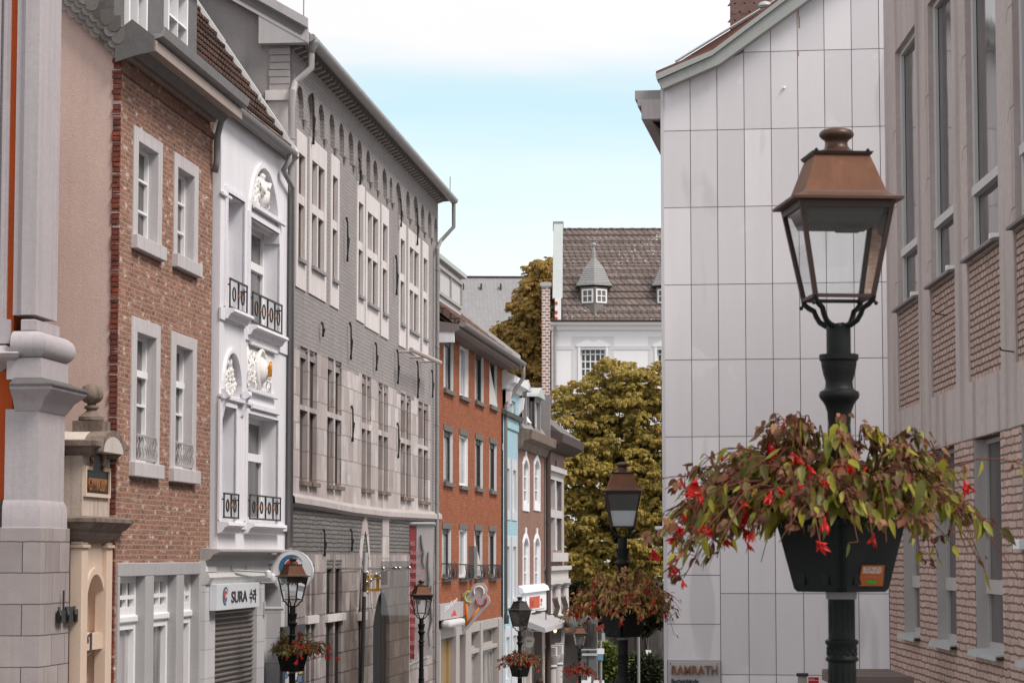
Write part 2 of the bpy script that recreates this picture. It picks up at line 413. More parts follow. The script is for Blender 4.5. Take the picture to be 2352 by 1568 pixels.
# windows
for i, (w, s) in enumerate(WB):
    x0, x1, z0, z1 = w; o = win(bh, x0, x1, z0, z1, .19, cols=2, bars=((.33, .035), (.66, .035)) if i < 2 else ((.70, .10), (.23, .035), (.46, .035)), fw=.06, th=.06)
    sl = B.f(s[0], s[2])[0]; sr = B.f(s[1], s[2])[0]; st = B.f(s[0], s[2])[1]
    surround(o, x0, x1, z0, z1, .19, x0 - sl, sr - x1, st - z1, sill=(.10, .20, .03))
    if i >= 2:   # little iron balconet standing on the sill
        m = MB(); zr = z0 + .40; n = 7; yy = -.03
        m.box(x0 + .02, x1 - .02, yy - .012, yy + .012, zr, zr + .025); m.box(x0 + .02, x1 - .02, yy - .02, yy + .02, z0 + .05, z0 + .08)
        for k in range(n + 1):
            xx = x0 + .03 + (x1 - x0 - .06) * k / n
            m.tube([(xx, yy, z0 + .05), (xx + .025, yy - .02, z0 + .14), (xx - .012, yy, z0 + .23), (xx + .02, yy - .015, z0 + .31), (xx, yy, zr)], .009, 5)
        m.obj('window_railing', plain('flaking_white_iron', (.45, .42, .41), .7, .5, 14), o)
# ground floor stone front with three tall shop windows
m = MB(); d = .24
m.box(gl0, gl1, -.03, d, gz1, glt)
for a, b in ((gl0, gx[0]), (gx[1], gx[2]), (gx[3], gx[4]), (gx[5], gl1)): m.box(a, b, -.03, d, -.3, gz1)
m.obj('shopfront_stone', plain('grey_limestone', (.40, .39, .40), .8, .12, 1.6, .3, .1, dirt=(.24, .22, .22)), bh, bevel=.012)
gu = B.f(271, 1433)[1]
for a, b in ((gx[0], gx[1]), (gx[2], gx[3]), (gx[4], gx[5])):
    o = win(bh, a, b, gu + .10, gz1 - .005, .20, cols=3, bars=(.47,), fw=.09, bw=.06, glass=glass_dark, th=.08, hb=.12)
    MB().box(a, b, .08, .22, gu, gu + .10).obj('transom', white_frame, o, bevel=.02)
    win(bh, a, b, .3, gu, .20, fw=.10, glass=glass_pale, th=.08, hb=.4)
    MB().box(a, b, -.02, .22, .1, .3).obj('sill', blue_stone, o)

# ---------------- gate portal -------------------------------------------------
gp = root('gate_portal', Fr(*B.w(-1.6, .085, 0), B.u.x, B.u.y), 'weathered sandstone school gate portal with a stone ball finial on its curved pediment', 'gate')
GP = Fr(*B.w(-1.6, .085, 0), B.u.x, B.u.y); LEN = 1.68; YB = .5
def gpz(px, py, y=0.0): return GP.f(px, py, y)
xs0 = GP.f(181, 1276)[0]
zc_t = GP.f(185, 1187)[1]; zc_b = GP.f(185, 1243)[1]; zim = GP.f(185, 1258)[1]
m = MB()   # cream lower part with arched door opening
dx0, dx1 = GP.f(194, 1400)[0], GP.f(236, 1400)[0]; dzt = GP.f(210, 1318)[1]
m.wall(rect(.08, LEN - .06, -.3, zc_b), [arch(dx0, dx1, -.25, dzt, 14)], .34)
m.add([(.08, 0, -.3), (.08, YB, -.3), (.08, YB, zc_b), (.08, 0, zc_b)], [(0, 3, 2, 1)])
m.box(.085, LEN - .06, .55, YB, -.3, zc_b)
gw = m.obj('lower_wall', cream_stone, gp)
m = MB()
for a, b in ((.0, .30), (LEN - .42, LEN - .12)):
    m.box(a, b, -.07, .1, -.3, zim); m.box(a - .02, b + .02, -.10, .1, zim, zim + .045); m.box(a + .01, b - .01, -.07, .1, zim + .045, zc_b)
m.box(.04, .09, -.0, YB, zim, zim + .045)
m.obj('pilaster', cream_stone, gp, bevel=.01)
# arch moulding
def arch_ring(x0, x1, z1, w, n=16):
    rr = (x1 - x0) / 2; cx = (x0 + x1) / 2; zs = z1 - rr; m = MB()
    pi = [(cx + rr * math.cos(math.pi * i / n), zs + rr * math.sin(math.pi * i / n)) for i in range(n + 1)]
    po = [(cx + (rr + w) * math.cos(math.pi * i / n), zs + (rr + w) * math.sin(math.pi * i / n)) for i in range(n + 1)]
    m.ext(pi + po[::-1], -.03, .05, 'y'); return m
arch_ring(dx0, dx1, dzt, .09).obj('arch_moulding', cream_stone, gp)
m = MB(); m.box(dx0, dx1, .33, .38, -.3, dzt); dd = m.obj('door', cream_stone, gp)
zb = GP.f(200, 1455)[1]; MB().box(dx0, dx1 + .1, -.02, .36, zb - .22, zb).obj('door_crossbar', cream_stone, dd)
m = MB(); m.tube([(dx0 - .03, -.05, zb - .05), (dx0 + .02, -.09, zb + .02), (dx0 + .02, -.09, zb - .25), (dx0 - .05, -.05, zb - .3)], .018, 6); m.box(dx0 - .06, dx0 + .03, -.06, .0, zb - .12, zb - .06); m.obj('door_latch', iron_rust, dd)
# main cornice
def cornice_ring(prof, x0, x1, y0, y1):
    """moulding (outset, z) running round the left side and the front of a block"""
    m = MB(); vs = []; n = len(prof)
    for o, z in prof: vs += [(x0 - o, y1, z), (x0 - o, y0 - o, z), (x1 + o, y0 - o, z), (x1 + o, y1, z)]
    fs = []
    for i in range(n - 1):
        for k in range(3): fs.append((i*4+k, i*4+k+1, (i+1)*4+k+1, (i+1)*4+k))
    fs.append((3, 2, 1, 0)); b = (n-1)*4; fs.append((b, b+1, b+2, b+3)); return m.add(vs, fs)
zz = zc_t - zc_b
cornice_ring([(.0, zc_b - .02), (.04, zc_b + .02), (.06, zc_b + .12 * zz), (.10, zc_b + .3 * zz), (.10, zc_b + .42 * zz), (.16, zc_b + .55 * zz), (.20, zc_b + .75 * zz), (.24, zc_b + .80 * zz), (.24, zc_b + .95 * zz), (.02, zc_t + .02)], .06, LEN - .08, -.06, YB).obj('main_cornice', grime_stone, gp)
# attic with name plate
za = GP.f(150, 1058)[1]; xa0, xa1 = .12, LEN - .14; zpb = GP.f(181, 1130)[1]; zpt = GP.f(181, 1076)[1]
at = MB().box(xa0, xa1, -.02, YB - .1, zc_t - .01, za + .18).obj('attic_block', plain('lichened_stone', (.54, .45, .39), .85, .28, 3.5, .6, .3, dirt=(.16, .13, .105)), gp)
px0, px1 = xa0 + .10, xa1 - .14; pc = (px0 + px1) / 2
pl = MB(); pl.box(px0, px1, -.035, -.005, zpb, zpt); pl.ext(arch(pc - .30, pc + .30, zpt - .05, zpt + .42, 12), -.034, -.006, 'y'); plate = pl.obj('name_plate', plain('black_plate', (.022, .024, .024), .5, .2), gp)
fr_ = MB()
for a in (px0 - .05, px1): fr_.box(a, a + .05, -.06, 0, zpb - .05, zpt)
fr_.box(px0, px1, -.06, 0, zpb - .05, zpb)
for a, b in ((px0 - .05, pc - .30), (pc + .30, px1 + .05)): fr_.box(a, b, -.06, 0, zpt, zpt + .05)
fr_.obj('plate_frame', cream_stone, gp)
bronze = plain('bronze_letters', (.40, .17, .06), .5, .25, 20, spec=.5, metal=.3)
text('GYMNASIUM', .25, bronze, plate, 'plate_lettering', (pc - .02, (zpb + zpt) / 2 - .12), -.05, .012, -.002, (px1 - px0) / 1.85, 'CENTER')
arc = 'KAISER-KARLS'; nA = len(arc)
for i, ch in enumerate(arc):
    a = R_(180 - (i + .5) * 180 / nA); rr = .27; text(ch, .17, bronze, plate, 'plate_letter', (pc + rr * math.cos(a), zpt + .02 + rr * 1.05 * math.sin(a)), -.05, .010, .0, .7, 'CENTER', a - math.pi / 2)
# cornice with the segmental pediment
zk = za + .10
cornice_ring([(.0, zk), (.05, zk + .04), (.08, zk + .1), (.15, zk + .13), (.15, zk + .2), (.0, zk + .22)], xa0, xa0 + .16, -.10, YB - .1).obj('attic_cornice', grime_stone, gp)
cornice_ring([(.0, zk), (.05, zk + .04), (.08, zk + .1), (.15, zk + .13), (.15, zk + .2), (.0, zk + .22)], xa1 - .16, xa1, -.10, YB - .1).obj('attic_cornice', grime_stone, gp)
zp = GP.f(215, 988, 0)[1]; rw = pc - xa0 - .07
def seg(r, h, n=14): return [(pc + r * math.cos(math.pi * i / n), zk + .06 + h * math.sin(math.pi * i / n)) for i in range(n + 1)]
hh = zp - zk - .06
m = MB(); m.ext(seg(rw, hh) + seg(rw - .09, hh - .08)[::-1], -.27, .0, 'y'); m.ext(seg(rw - .09, hh - .08) + seg(rw - .18, hh - .16)[::-1], -.20, .0, 'y'); m.obj('pediment_moulding', grime_stone, gp)
MB().ext(seg(rw - .005, hh - .005), -.265, .42, 'y').obj('pediment_vault', plain('pale_mortar_cap', (.56, .50, .45), .85, .15, 2, .3, .2, dirt=(.3, .25, .2)), gp)
# ball finial
fc = pc + .02; fy = .06; zf = zp
u_ = 36 / FPX * 0.985
def fp(r, y): return (r * u_, GP.f(214, y, fy)[1])
prof = [fp(33, 985), fp(33, 968), fp(30, 966), fp(29, 958), fp(21, 952), fp(13, 946), fp(11, 942), fp(17, 938), fp(17, 934), fp(9, 930), fp(11, 927), fp(18, 924), fp(24, 917), fp(26, 913), fp(26.5, 904), fp(25, 896), fp(20, 888), fp(11, 883), fp(2, 882)]
m = MB(); m.box(fc - .21, fc + .21, fy - .21, fy + .21, zp - .05, fp(1, 968)[1]); m.obj('finial_block', grime_stone, gp); MB().lathe(prof[2:], fc, fy, 20).obj('ball_finial', grime_stone, gp, True, auto=40)

# ---------------- grey and orange pier building on the left edge ---------------------------
A = Fr(*B.w(-3.4, .0, 0), B.u.x, B.u.y)
pb = root('orange_stone_building', A, 'orange plastered building with a grey pilaster on rough stone blocks', 'building')
greyp = plain('grey_pilaster_paint', (.44, .40, .415), .85, .16, .9, .40, .2, 40, dirt=(.28, .24, .25))
orange = plain('orange_plaster', (.45, .085, .024), .85, .12, 1.5, .2, .2, 40)
def ax(px, y=0.06): return A.f(px, 1276, y)[0]
def az(px, py, x): return A.g(px, py, x)[1]
def ring(prof, x0, x1, y0, y1, mat, name):
    """moulding round the camera side, the street side and the far side of the pier"""
    m = MB(); vs = []; n = len(prof)
    for o, z in prof: vs += [(x0 - o, y1, z), (x0 - o, y0 - o, z), (x1 + o, y0 - o, z), (x1 + o, y1, z)]
    fs = [(i*4+k, i*4+(k+1) % 4, (i+1)*4+(k+1) % 4, (i+1)*4+k) for i in range(n-1) for k in range(4)]
    fs.append((3, 2, 1, 0)); b = (n-1)*4; fs.append((b, b+1, b+2, b+3)); return m.add(vs, fs).obj(name, mat, pb, True, auto=28)
px0_, px1_ = .42, 1.42      # shaft extent along the street
ysh = A.g(84, 517, px0_)[0]; zs = lambda y: az(90, y, px0_)
yl_ = lambda px, py: A.g(px, py, px0_)[0]
MB().box(px0_, px1_, ysh, ysh + .19, zs(722), zs(-60)).obj('pilaster_shaft', greyp, pb)
m = MB(); m.box(px0_ + .05, px1_, ysh + .19, ysh + .315, zs(722), zs(-60)); m.box(px0_ + .02, px0_ + .05, ysh + .19, ysh + .22, zs(722), zs(-60)); m.obj('pilaster_edge', greyp, pb)
m = [(.03, zs(735)), (.03, zs(724)), (0, zs(720))]
ring([(.0, zs(760)), (.03, zs(758)), (.03, zs(735)), (.0, zs(733))], px0_, px1_, ysh, yl_(50, 728), greyp, 'pilaster_plinth')
zt0, zt1 = zs(825), zs(760); rt = (zt1 - zt0) / 2
ring([(.02, zt0)] + [(.02 + .19 * math.sin(math.pi * i / 10), (zt0 + zt1) / 2 - rt * math.cos(math.pi * i / 10)) for i in range(1, 10)] + [(.02, zt1)], px0_, px1_, ysh, yl_(34, 790), greyp, 'torus_moulding')
ring([(.13, zs(872)), (.13, zs(823)), (.0, zs(822))], px0_, px1_, ysh, yl_(22, 850), greyp, 'pilaster_block')
ring([(.11, zs(944)), (.16, zs(930)), (.20, zs(917)), (.28, zs(905)), (.33, zs(896)), (.33, zs(888))], px0_, px1_, ysh, yl_(40, 900), greyp, 'cap_moulding')
ring([(.36, zs(888)), (.36, zs(884)), (.14, zs(868))], px0_, px1_, ysh, yl_(40, 900), slate, 'cap_flashing')
ring([(.10, zs(1148)), (.10, zs(940))], px0_, px1_, ysh, yl_(17, 1000), greyp, 'pedestal')
ring([(.14, zs(1216)), (.14, zs(1164)), (.10, zs(1148))], px0_, px1_, ysh, yl_(12, 1180), greyp, 'pedestal_base')
blk = brick('rough_ashlar', (.40, .355, .345), (.33, .29, .285), (.13, .11, .11), .62, .40, .008, .12, None, 0, .5, .006, .3, (.2, .17, .165), blot=.35)
ring([(.17, -.3), (.17, zs(1212)), (.14, zs(1210))], px0_, px1_, ysh, yl_(8, 1300), blk, 'stone_base')
# orange wall, window and lower stones: face the camera, left of the pier
xo = px0_ + .10
zo = az(30, 1147, xo)
MB().box(xo, xo + .5, ysh + .315, 4.5, zo, zs(-60)).obj('orange_wall', orange, pb)
MB().box(xo - .12, xo + .5, ysh + .42, 4.5, -.3, zo).obj('stone_base', blk, pb)
yw = A.g(23, 300, xo)[0]
m = MB(); 
for k, (w, o) in enumerate(((.035, .05), (.03, .09), (.05, .03), (.03, .07))): m.box(xo - o, xo, yw + k * .04, yw + k * .04 + w + .006, az(20, 735, xo), zs(-60))
m.box(xo - .05, xo + .0, yw + .16, 3.5, az(20, 735, xo), zs(-60)); m.obj('window_moulding', greyp, pb)
m = MB(); yc = A.g(40, 825, xo - .3)[0]
m.ext([(xo, az(30, 860, xo)), (xo - .12, az(30, 852, xo)), (xo - .24, az(30, 835, xo)), (xo - .34, az(30, 828, xo)), (xo - .34, az(30, 818, xo)), (xo, az(30, 795, xo))], yc, 4.0, 'z') if False else None
zb0 = az(20, 850, xo)
vs = []
pr = [(.0, zb0 - .02), (.08, zb0 + .03), (.22, zb0 + .10), (.3, zb0 + .15), (.33, zb0 + .2), (.0, zb0 + .36)]
for o, z in pr: vs += [(xo, yc - o + .3, z), (xo - o, yc - o + .3, z), (xo - o, 4.0, z)]
m.add(vs, [(i*3+k, i*3+k+1, i*3+k+4, i*3+k+3) for i in range(len(pr)-1) for k in range(2)]); m.obj('window_cornice', greyp, pb)
MB().box(xo - .1, xo, ysh + .34, 3.8, az(20, 790, xo), az(20, 735, xo)).obj('window_apron', greyp, pb)
# wrought iron ornament on the street face of the pier
xi, zi = A.f(126, 1430, ysh - .2); m = MB()
for k in range(3):
    a = xi + .12 + k * .36; yy = ysh - .22
    m.box(a, a + .24, yy - .02, yy + .03, zi, zi + .16 + .04 * (k % 2))
    m.tube([(a + .05, yy, zi), (a - .06, yy - .04, zi + .10), (a, yy, zi + .2)], .02, 5)
    if k != 1: m.tube([(a + .2, yy, zi + .1), (a + .2, yy, zi + .42)], .014, 5)
m.obj('iron_ornament', iron, pb)
# ---------------- white house -------------------------------------------------
W = frame_left(499, 42.0, 1860)
wh = root('white_house', W, 'white town house with stucco relief panels, iron balconets and a metal roller shutter', 'house')
WX = W.f(655, 1276)[0]
wz = lambda px, py, y=0.0: W.f(px, py, y)[1]
zt = wz(548, 250); ztw = wz(548, 237, -.32) + .04; holes = []
o1 = (W.f(517, 600)[0], W.f(556, 600)[0], wz(517, 704), wz(517, 440))
o2 = (W.f(570, 600)[0], W.f(637, 600)[0], wz(570, 742), wz(570, 497))
o3 = (W.f(498.5, 1100)[0] + .14, W.f(536, 1100)[0], wz(499, 1193), wz(499, 929))
o4 = (W.f(563, 1100)[0], W.f(633, 1100)[0], wz(563, 1196), wz(563, 948))
n1 = (W.f(571, 450)[0], W.f(637, 450)[0], wz(571, 463), wz(600, 384))     # arched relief, top right
n2 = (W.f(511, 850)[0], W.f(551, 850)[0], wz(511, 903), wz(528, 809))     # arched relief, middle left
n3 = (W.f(567, 850)[0], W.f(623, 850)[0], wz(567, 890), wz(567, 794))     # square relief
for o in (o1, o2, o3, o4): holes.append(rect(*o))
holes.append(arch(n1[0], n1[1], n1[2], n1[3], 14)); holes.append(arch(n2[0], n2[1], n2[2], n2[3], 14))
zcb = wz(499, 1262)
MB().wall(rect(-.0, WX, zcb, ztw), holes, .32, 0.0).add([(0, 0, zcb), (0, .6, zcb), (0, .6, ztw), (0, 0, ztw)], [(3, 2, 1, 0)]).box(-.0, WX, .42, .6, zcb, ztw).obj('front_wall', white_paint, wh)
stucco = plain('stucco_relief', (.80, .785, .77), .8, .10, 6, .0, .4, 30)
gold = plain('gilding', (.70, .30, .05), .4, .1, 20, metal=.4)
random.seed(11)
def relief(x0, x1, z0, z1, y, n, arched=False, shield=False):
    """figures, scrolls and leaves modelled in stucco"""
    m = MB(); cx, cz = (x0 + x1) / 2, (z0 + z1) / 2; wx, hz = (x1 - x0) / 2, (z1 - z0) / 2
    m.box(x0, x1, y + .03, y + .05, z0, z1 - (wx * .9 if arched else 0))
    def ok(x, z):
        if not arched: return True
        zs_ = z1 - wx; return z < zs_ or (x - cx) ** 2 + (z - zs_) ** 2 < (wx * .86) ** 2
    for sgn in (-1, 1):
        for k in range(n):
            for _ in range(20):
                x = cx + sgn * random.random() * wx * .9; z = cz + random.uniform(-1, 1) * hz * .9
                if ok(x, z): break
            kind = random.random(); r = random.uniform(.035, .075)
            if kind < .5: m.ball((x, y + .0, z), r, 7, 5, random.uniform(.8, 1.6))
            else:
                a = random.random() * 6.28; q = random.uniform(.07, .14); turn = random.choice((-1, 1)) * random.uniform(3, 5)
                pts = [(x + q * (1 - t * .75) * math.cos(a + turn * t), y - .01 - .03 * t, z + q * (1 - t * .75) * math.sin(a + turn * t)) for t in [i / 7 for i in range(8)]]
                if all(ok(p[0], p[2]) and x0 < p[0] < x1 and z0 < p[2] < z1 for p in pts): m.tube(pts, [.03 - .018 * i / 7 for i in range(8)], 6)
    return m
m = relief(n1[0] + .02, n1[1] - .02, n1[2] + .02, n1[3] - .03, .06, 46, True); c = (n1[0] + n1[1]) / 2; b = n1[2]; hh = n1[3] - n1[2]
for dx, s_ in ((-.02, 1.0),): # standing figure
    m.lathe([(.14, b + .05), (.16, b + .25), (.11, b + .5 * hh), (.13, b + .66 * hh), (.05, b + .72 * hh), (.075, b + .77 * hh), (.085, b + .83 * hh), (.03, b + .89 * hh)], c + dx, .04, 9)
    m.tube([(c - .1, .0, b + .64 * hh), (c - .25, -.04, b + .5 * hh), (c - .18, -.05, b + .36 * hh)], .04, 6); m.tube([(c + .1, .0, b + .64 * hh), (c + .26, -.04, b + .56 * hh), (c + .3, -.05, b + .70 * hh)], .04, 6)
m.obj('stucco_figure_panel', stucco, wh, True)
m = relief(n2[0] + .02, n2[1] - .02, n2[2] + .02, n2[3] - .03, .08, 40, True); m.obj('stucco_leaf_panel', stucco, wh, True)
m = relief(n3[0], n3[1], n3[2], n3[3], .03, 60, False); c = (n3[0] + n3[1]) / 2; cz = (n3[2] + n3[3]) / 2
m.box(n3[0], n3[1], -.002, .0, n3[2], n3[3]); m.ball((c, .05, cz), .22, 14, 8, 1.25)
m.tube([(c + .3 * math.cos(a), -.03, cz + .36 * math.sin(a)) for a in [i * math.pi / 10 for i in range(21)]], .045, 7)
sp = m.obj('stucco_shield_panel', stucco, wh, True)
m = MB(); m.tube([(c - .05, -.19, cz - .1), (c + .03, -.2, cz), (c - .04, -.2, cz + .08), (c + .04, -.2, cz + .15)], .028, 6); m.ball((c, -.17, cz + .02), .04, 8, 6, 1.5); m.tube([(c + .07, -.19, cz - .1), (c + .08, -.2, cz + .05), (c + .12, -.19, cz + .1)], .02, 5); m.obj('gilt_beast', gold, sp, True)
# windows, linings, balconets
def rail(parent, x0, x1, z0, z1, n, y=-.09):
    m = MB(); m.box(x0, x1, y - .015, y + .015, z1 - .03, z1); m.box(x0, x1, y - .015, y + .015, z0, z0 + .03)
    for k in range(n + 1):
        xx = x0 + (x1 - x0) * k / n; w = .022 if k in (0, n) else .034
        m.box(max(x0, xx - w), min(x1, xx + w) if k < n else x1, y - .012, y + .012, z0 + .03, z1 - .03) if k in (0, n) else m.hexa([(xx - .012, y - .012, z0 + .03), (xx + .012, y - .012, z0 + .03), (xx + .012, y + .012, z0 + .03), (xx - .012, y + .012, z0 + .03)], [(xx - w, y - .012, z1 - .03), (xx + w, y - .012, z1 - .03), (xx + w, y + .012, z1 - .03), (xx - w, y + .012, z1 - .03)])
    for xx in (x0 + .03, x1 - .03): m.box(xx - .012, xx + .012, y, .02, z1 - .12, z1 - .095)
    o = m.obj('balconet_railing', iron, parent)
    r = (z1 - z0) * .2; cz_ = (z0 + z1) / 2
    for k in range(n):
        xx = x0 + (x1 - x0) * (k + .5) / n
        g = MB(); g.tube([(xx + r * math.cos(a), y, cz_ + r * 1.15 * math.sin(a)) for a in [i * math.pi / 8 for i in range(17)]], .013, 6); g.obj('ring_ornament', iron, o)
    for k in range(1, n): MB().ball((x0 + (x1 - x0) * k / n, y - .01, cz_), .03, 6, 4, 1.6).obj('copper_boss', bpy.data.materials.get('copper_boss_paint') or plain('copper_boss_paint', (.50, .20, .09), .5, .2, 20), o)
for o, st, z_r0, z_r1, n in ((o1, 2.2, wz(515, 706), wz(515, 637), 2), (o2, 2.2, wz(569, 741), wz(569, 669), 4), (o3, 2, wz(499, 1189), wz(499, 1130), 2), (o4, 2, wz(563, 1192), wz(563, 1134), 4)):
    x0, x1, z0, z1 = o
    w_ = win(wh, x0, x1, z0, z1, .30, cols=1, bars=((.62, .14),), fw=.10, th=.05, glass=glass_dark)
    m = MB()   # stepped white lining round the opening
    for (l, t) in (((.10, .035)), ((.05, .05))): m.box(x0 - l, x0, -t, .0, z0, z1 + l); m.box(x1, x1 + l, -t, .0, z0, z1 + l); m.box(x0, x1, -t, .0, z1, z1 + l)
    m.obj('window_surround', white_paint, w_)
    rail(w_, x0 - .02, x1 + .02, z_r0, z_r1, n)
    MB().ext([(.0, z0 - .02), (-.19, z0 - .04), (-.20, z0 - .09), (-.13, z0 - .12), (-.08, z0 - .2), (0, z0 - .22)], x0 - .1, x1 + .12, 'x').obj('sill', white_paint, w_)
# string courses and mouldings
m = MB()
for (pl, pr, yt, yb, o) in ((499, 556, 702, 730, .03), (560, 655, 742, 778, .03), (499, 536, 1197, 1213, .05), (536, 655, 1199, 1214, .05)):
    MB().box(W.f(pl, 1200)[0], W.f(pr, 1200)[0], -o, 0, wz(pl, yb), wz(pl, yt)).obj('string_course', white_paint, wh)
for (pl, pr, y_, h, o) in ((567, 627, 786, .10, .07), (567, 627, 894, .12, .08), (567, 630, 929, .16, .09), (499, 566, 909, .10, .08), (567, 640, 466, .14, .10), (499, 520, 440, .08, .05)):
    x0, x1 = W.f(pl, 1200)[0], W.f(pr, 1200)[0]; z = wz(pl, y_)
    m.ext([(0, z), (-o * .5, z), (-o * .6, z - h * .4), (-o, z - h * .5 + .03), (-o, z + .03), (0, z + .05)], x0, x1, 'x'); m.obj('moulding', white_paint, wh); m = MB()
m = MB()
for px in (503, 552):   # scroll brackets under the leaf panel
    x, z = W.f(px, 906)[0], wz(px, 906); m.tube([(x - .0, -.09, z), (x + .22, -.09, z)], .07, 10); m.ext([(0, z), (-.12, z - .02), (-.06, z - .2), (-.03, z - .36), (0, z - .38)], x + .02, x + .2, 'x'); m.obj('scroll_bracket', white_paint, wh); m = MB()
arch_w = MB()
for nn, ww in ((n1, .09), (n2, .07)):
    rr = (nn[1] - nn[0]) / 2; cx = (nn[0] + nn[1]) / 2; zs_ = nn[3] - rr
    pi_ = [(cx + rr * math.cos(math.pi * i / 16), zs_ + rr * math.sin(math.pi * i / 16)) for i in range(17)]
    po_ = [(cx + (rr + ww) * math.cos(math.pi * i / 16), zs_ + (rr + ww) * math.sin(math.pi * i / 16)) for i in range(17)]
    arch_w.ext(pi_ + po_[::-1], -.045, .01, 'y')
arch_w.obj('arch_moulding', white_paint, wh)
# shop cornice, frieze, tiled ground floor
xl = W.f(471, 1400)[0]; zc1 = wz(499, 1286); zf0 = wz(499, 1322); zf1 = wz(499, 1340)
m = MB(); m.ext([(.1, zcb + .03), (-.24, zcb), (-.24, zcb - .03), (-.12, zcb - .08), (-.08, zc1 + .03), (-.02, zc1), (.1, zc1)], xl, WX, 'x')
m.obj('shop_cornice', plain('grey_cornice_paint', (.40, .38, .37), .7, .15, 2, .3, 0), wh)
fz = plain('shop_frieze_paint', (.58, .57, .575), .6, .08, 2, .3, 0, dirt=(.35, .33, .33))
m = MB(); m.box(xl, WX, -.0, .4, zf0, zc1); m.box(xl, WX, .003, .4, zf1 - .02, zf0); m.ext([(0, zf0 + .06), (-.05, zf0 + .05), (-.08, zf0 - .02), (-.03, zf1), (0, zf1)], xl, WX, 'x'); m.obj('shop_frieze', fz, wh)
tile = brick('white_facade_tile', (.62, .61, .63), (.56, .555, .57), (.36, .35, .35), 3.0, .46, .006, .04, None, 0, .2, 0, .1, blot=.12)
a0, a1 = W.f(494, 1450)[0], W.f(590, 1450)[0]; a2, a3 = W.f(607, 1450)[0], W.f(645, 1450)[0]
m = MB(); m.box(xl, a0, 0, .6, -.6, zf1); m.box(a1, a2, 0, .6, -.6, zf1); m.box(a2, WX, .28, .8, -.6, zf1); m.box(a3 + .02, WX, -.0, .28, -.6, zf1); m.box(a0, a1, 0, .6, wz(497, 1398), zf1); m.obj('tiled_shopfront', tile, wh)
zsh = wz(494, 1398)
m = MB(); z = -.6; k = 0
while z < zsh:
    m.ext([(.10, z), (.065, z + .012), (.06, z + .035), (.10, z + .048)], a0, a1, 'x')
    k += 1; z += .085
n = int((a1 - a0) / .09)
for k in range(n): 
    x = a0 + (a1 - a0) * (k + .5) / n; m.box(x - .008, x + .008, .085, .10, -.6, zsh)
sh = m.obj('roller_shutter', plain('shutter_aluminium', (.30, .265, .245), .5, .15, 3, 0, spec=.5, metal=.35), wh)
MB().box(a0, a1, .13, .16, -.6, zsh).obj('shop_window', glassy('shop_glass', (.05, .04, .038)), wh)
MB().box(xl + .02, a0 - .02, -.02, .02, wz(480, 1312), wz(480, 1300)).obj('alarm_box', white_frame, wh)
# gutter, roof, verge
gz = wz(548, 237, -.32); ge = W.f(686, 343, -.3)[0]; gs = .9
m = MB(); m.ext([(-.18 - .11 * math.cos(math.pi * i / 8), gz - .02 - .11 * math.sin(math.pi * i / 8)) for i in range(9)] + [(-.08, gz), (-.27, gz)], gs - 1.0, ge, 'x'); m.obj('gutter', zinc, wh, True, auto=50)
MB().ext([(0, zt + .02), (-.07, zt + .05), (-.07, gz - .12), (-.2, gz - .02), (0, gz + .05)], 0, WX + .1, 'x').obj('eaves_board', plain('grey_eaves_paint', (.40, .38, .375), .7, .12, 2), wh)
rtile = brick('brown_roof_tile', (.15, .095, .08), (.11, .075, .065), (.05, .035, .03), .22, .28, .018, .3, None, 0, .9, .004, .2)
rp = 1.5; m = MB()
slab(m, (-.3, -.12, gz + .02), (WX + .02, -.12, gz + .02), (WX + .02, 2.7, gz + .02 + 2.82 * rp), (-.3, 2.7, gz + .02 + 2.82 * rp), .14)
slab(m, (-.3, 2.7, gz + .02 + 2.82 * rp), (WX + .02, 2.7, gz + .02 + 2.82 * rp), (WX + .02, 8.5, gz), (-.3, 8.5, gz), .14)
rf = m.obj('roof', rtile, wh)
m = MB(); random.seed(2)   # raised tile rows
for k in range(17):
    y = -.05 + k * .16; z = gz + .05 + (y + .12) * rp
    for j in range(28):
        x = -.25 + (WX + .2) * j / 28; m.box(x + .02, x + .17, y - .03, y + .05, z - .02, z + .035 + random.random() * .01)
m.obj('roof_tiles', rtile, rf)
# bright metal verge strip down the far edge of the roof
m = MB()
for k in range(4):
    y0 = -.15 + k * .70; y1 = y0 + .68
    m.hexa([(WX - .02, y0, gz + (y0 + .12) * rp + .05), (WX + .14, y0, gz + (y0 + .12) * rp + .05), (WX + .14, y1, gz + (y1 + .12) * rp + .05), (WX - .02, y1, gz + (y1 + .12) * rp + .05)],
           [(WX - .02, y0, gz + (y0 + .12) * rp + .19), (WX + .14, y0, gz + (y0 + .12) * rp + .19), (WX + .14, y1, gz + (y1 + .12) * rp + .17), (WX - .02, y1, gz + (y1 + .12) * rp + .17)])
m.obj('roof_verge', plain('bright_zinc', (.70, .70, .70), .35, .1, 4, spec=.6), rf)
MB().ext([(0.25, -1), (8, -1), (8, zt - .4), (2.8, zt + 2.6), (.25, zt - .3)], .02, .24, 'x').obj('party_wall', white_paint, wh)
m = MB(); m.tube([(ge - .35, -.2, gz - .05), (ge - .35, -.2, gz - .22), (ge - .5, -.12, gz - .42), (WX - .05, -.1, gz - .62), (WX - .05, -.1, zcb + .05)], .05, 10); m.obj('downpipe', zinc, wh, True)
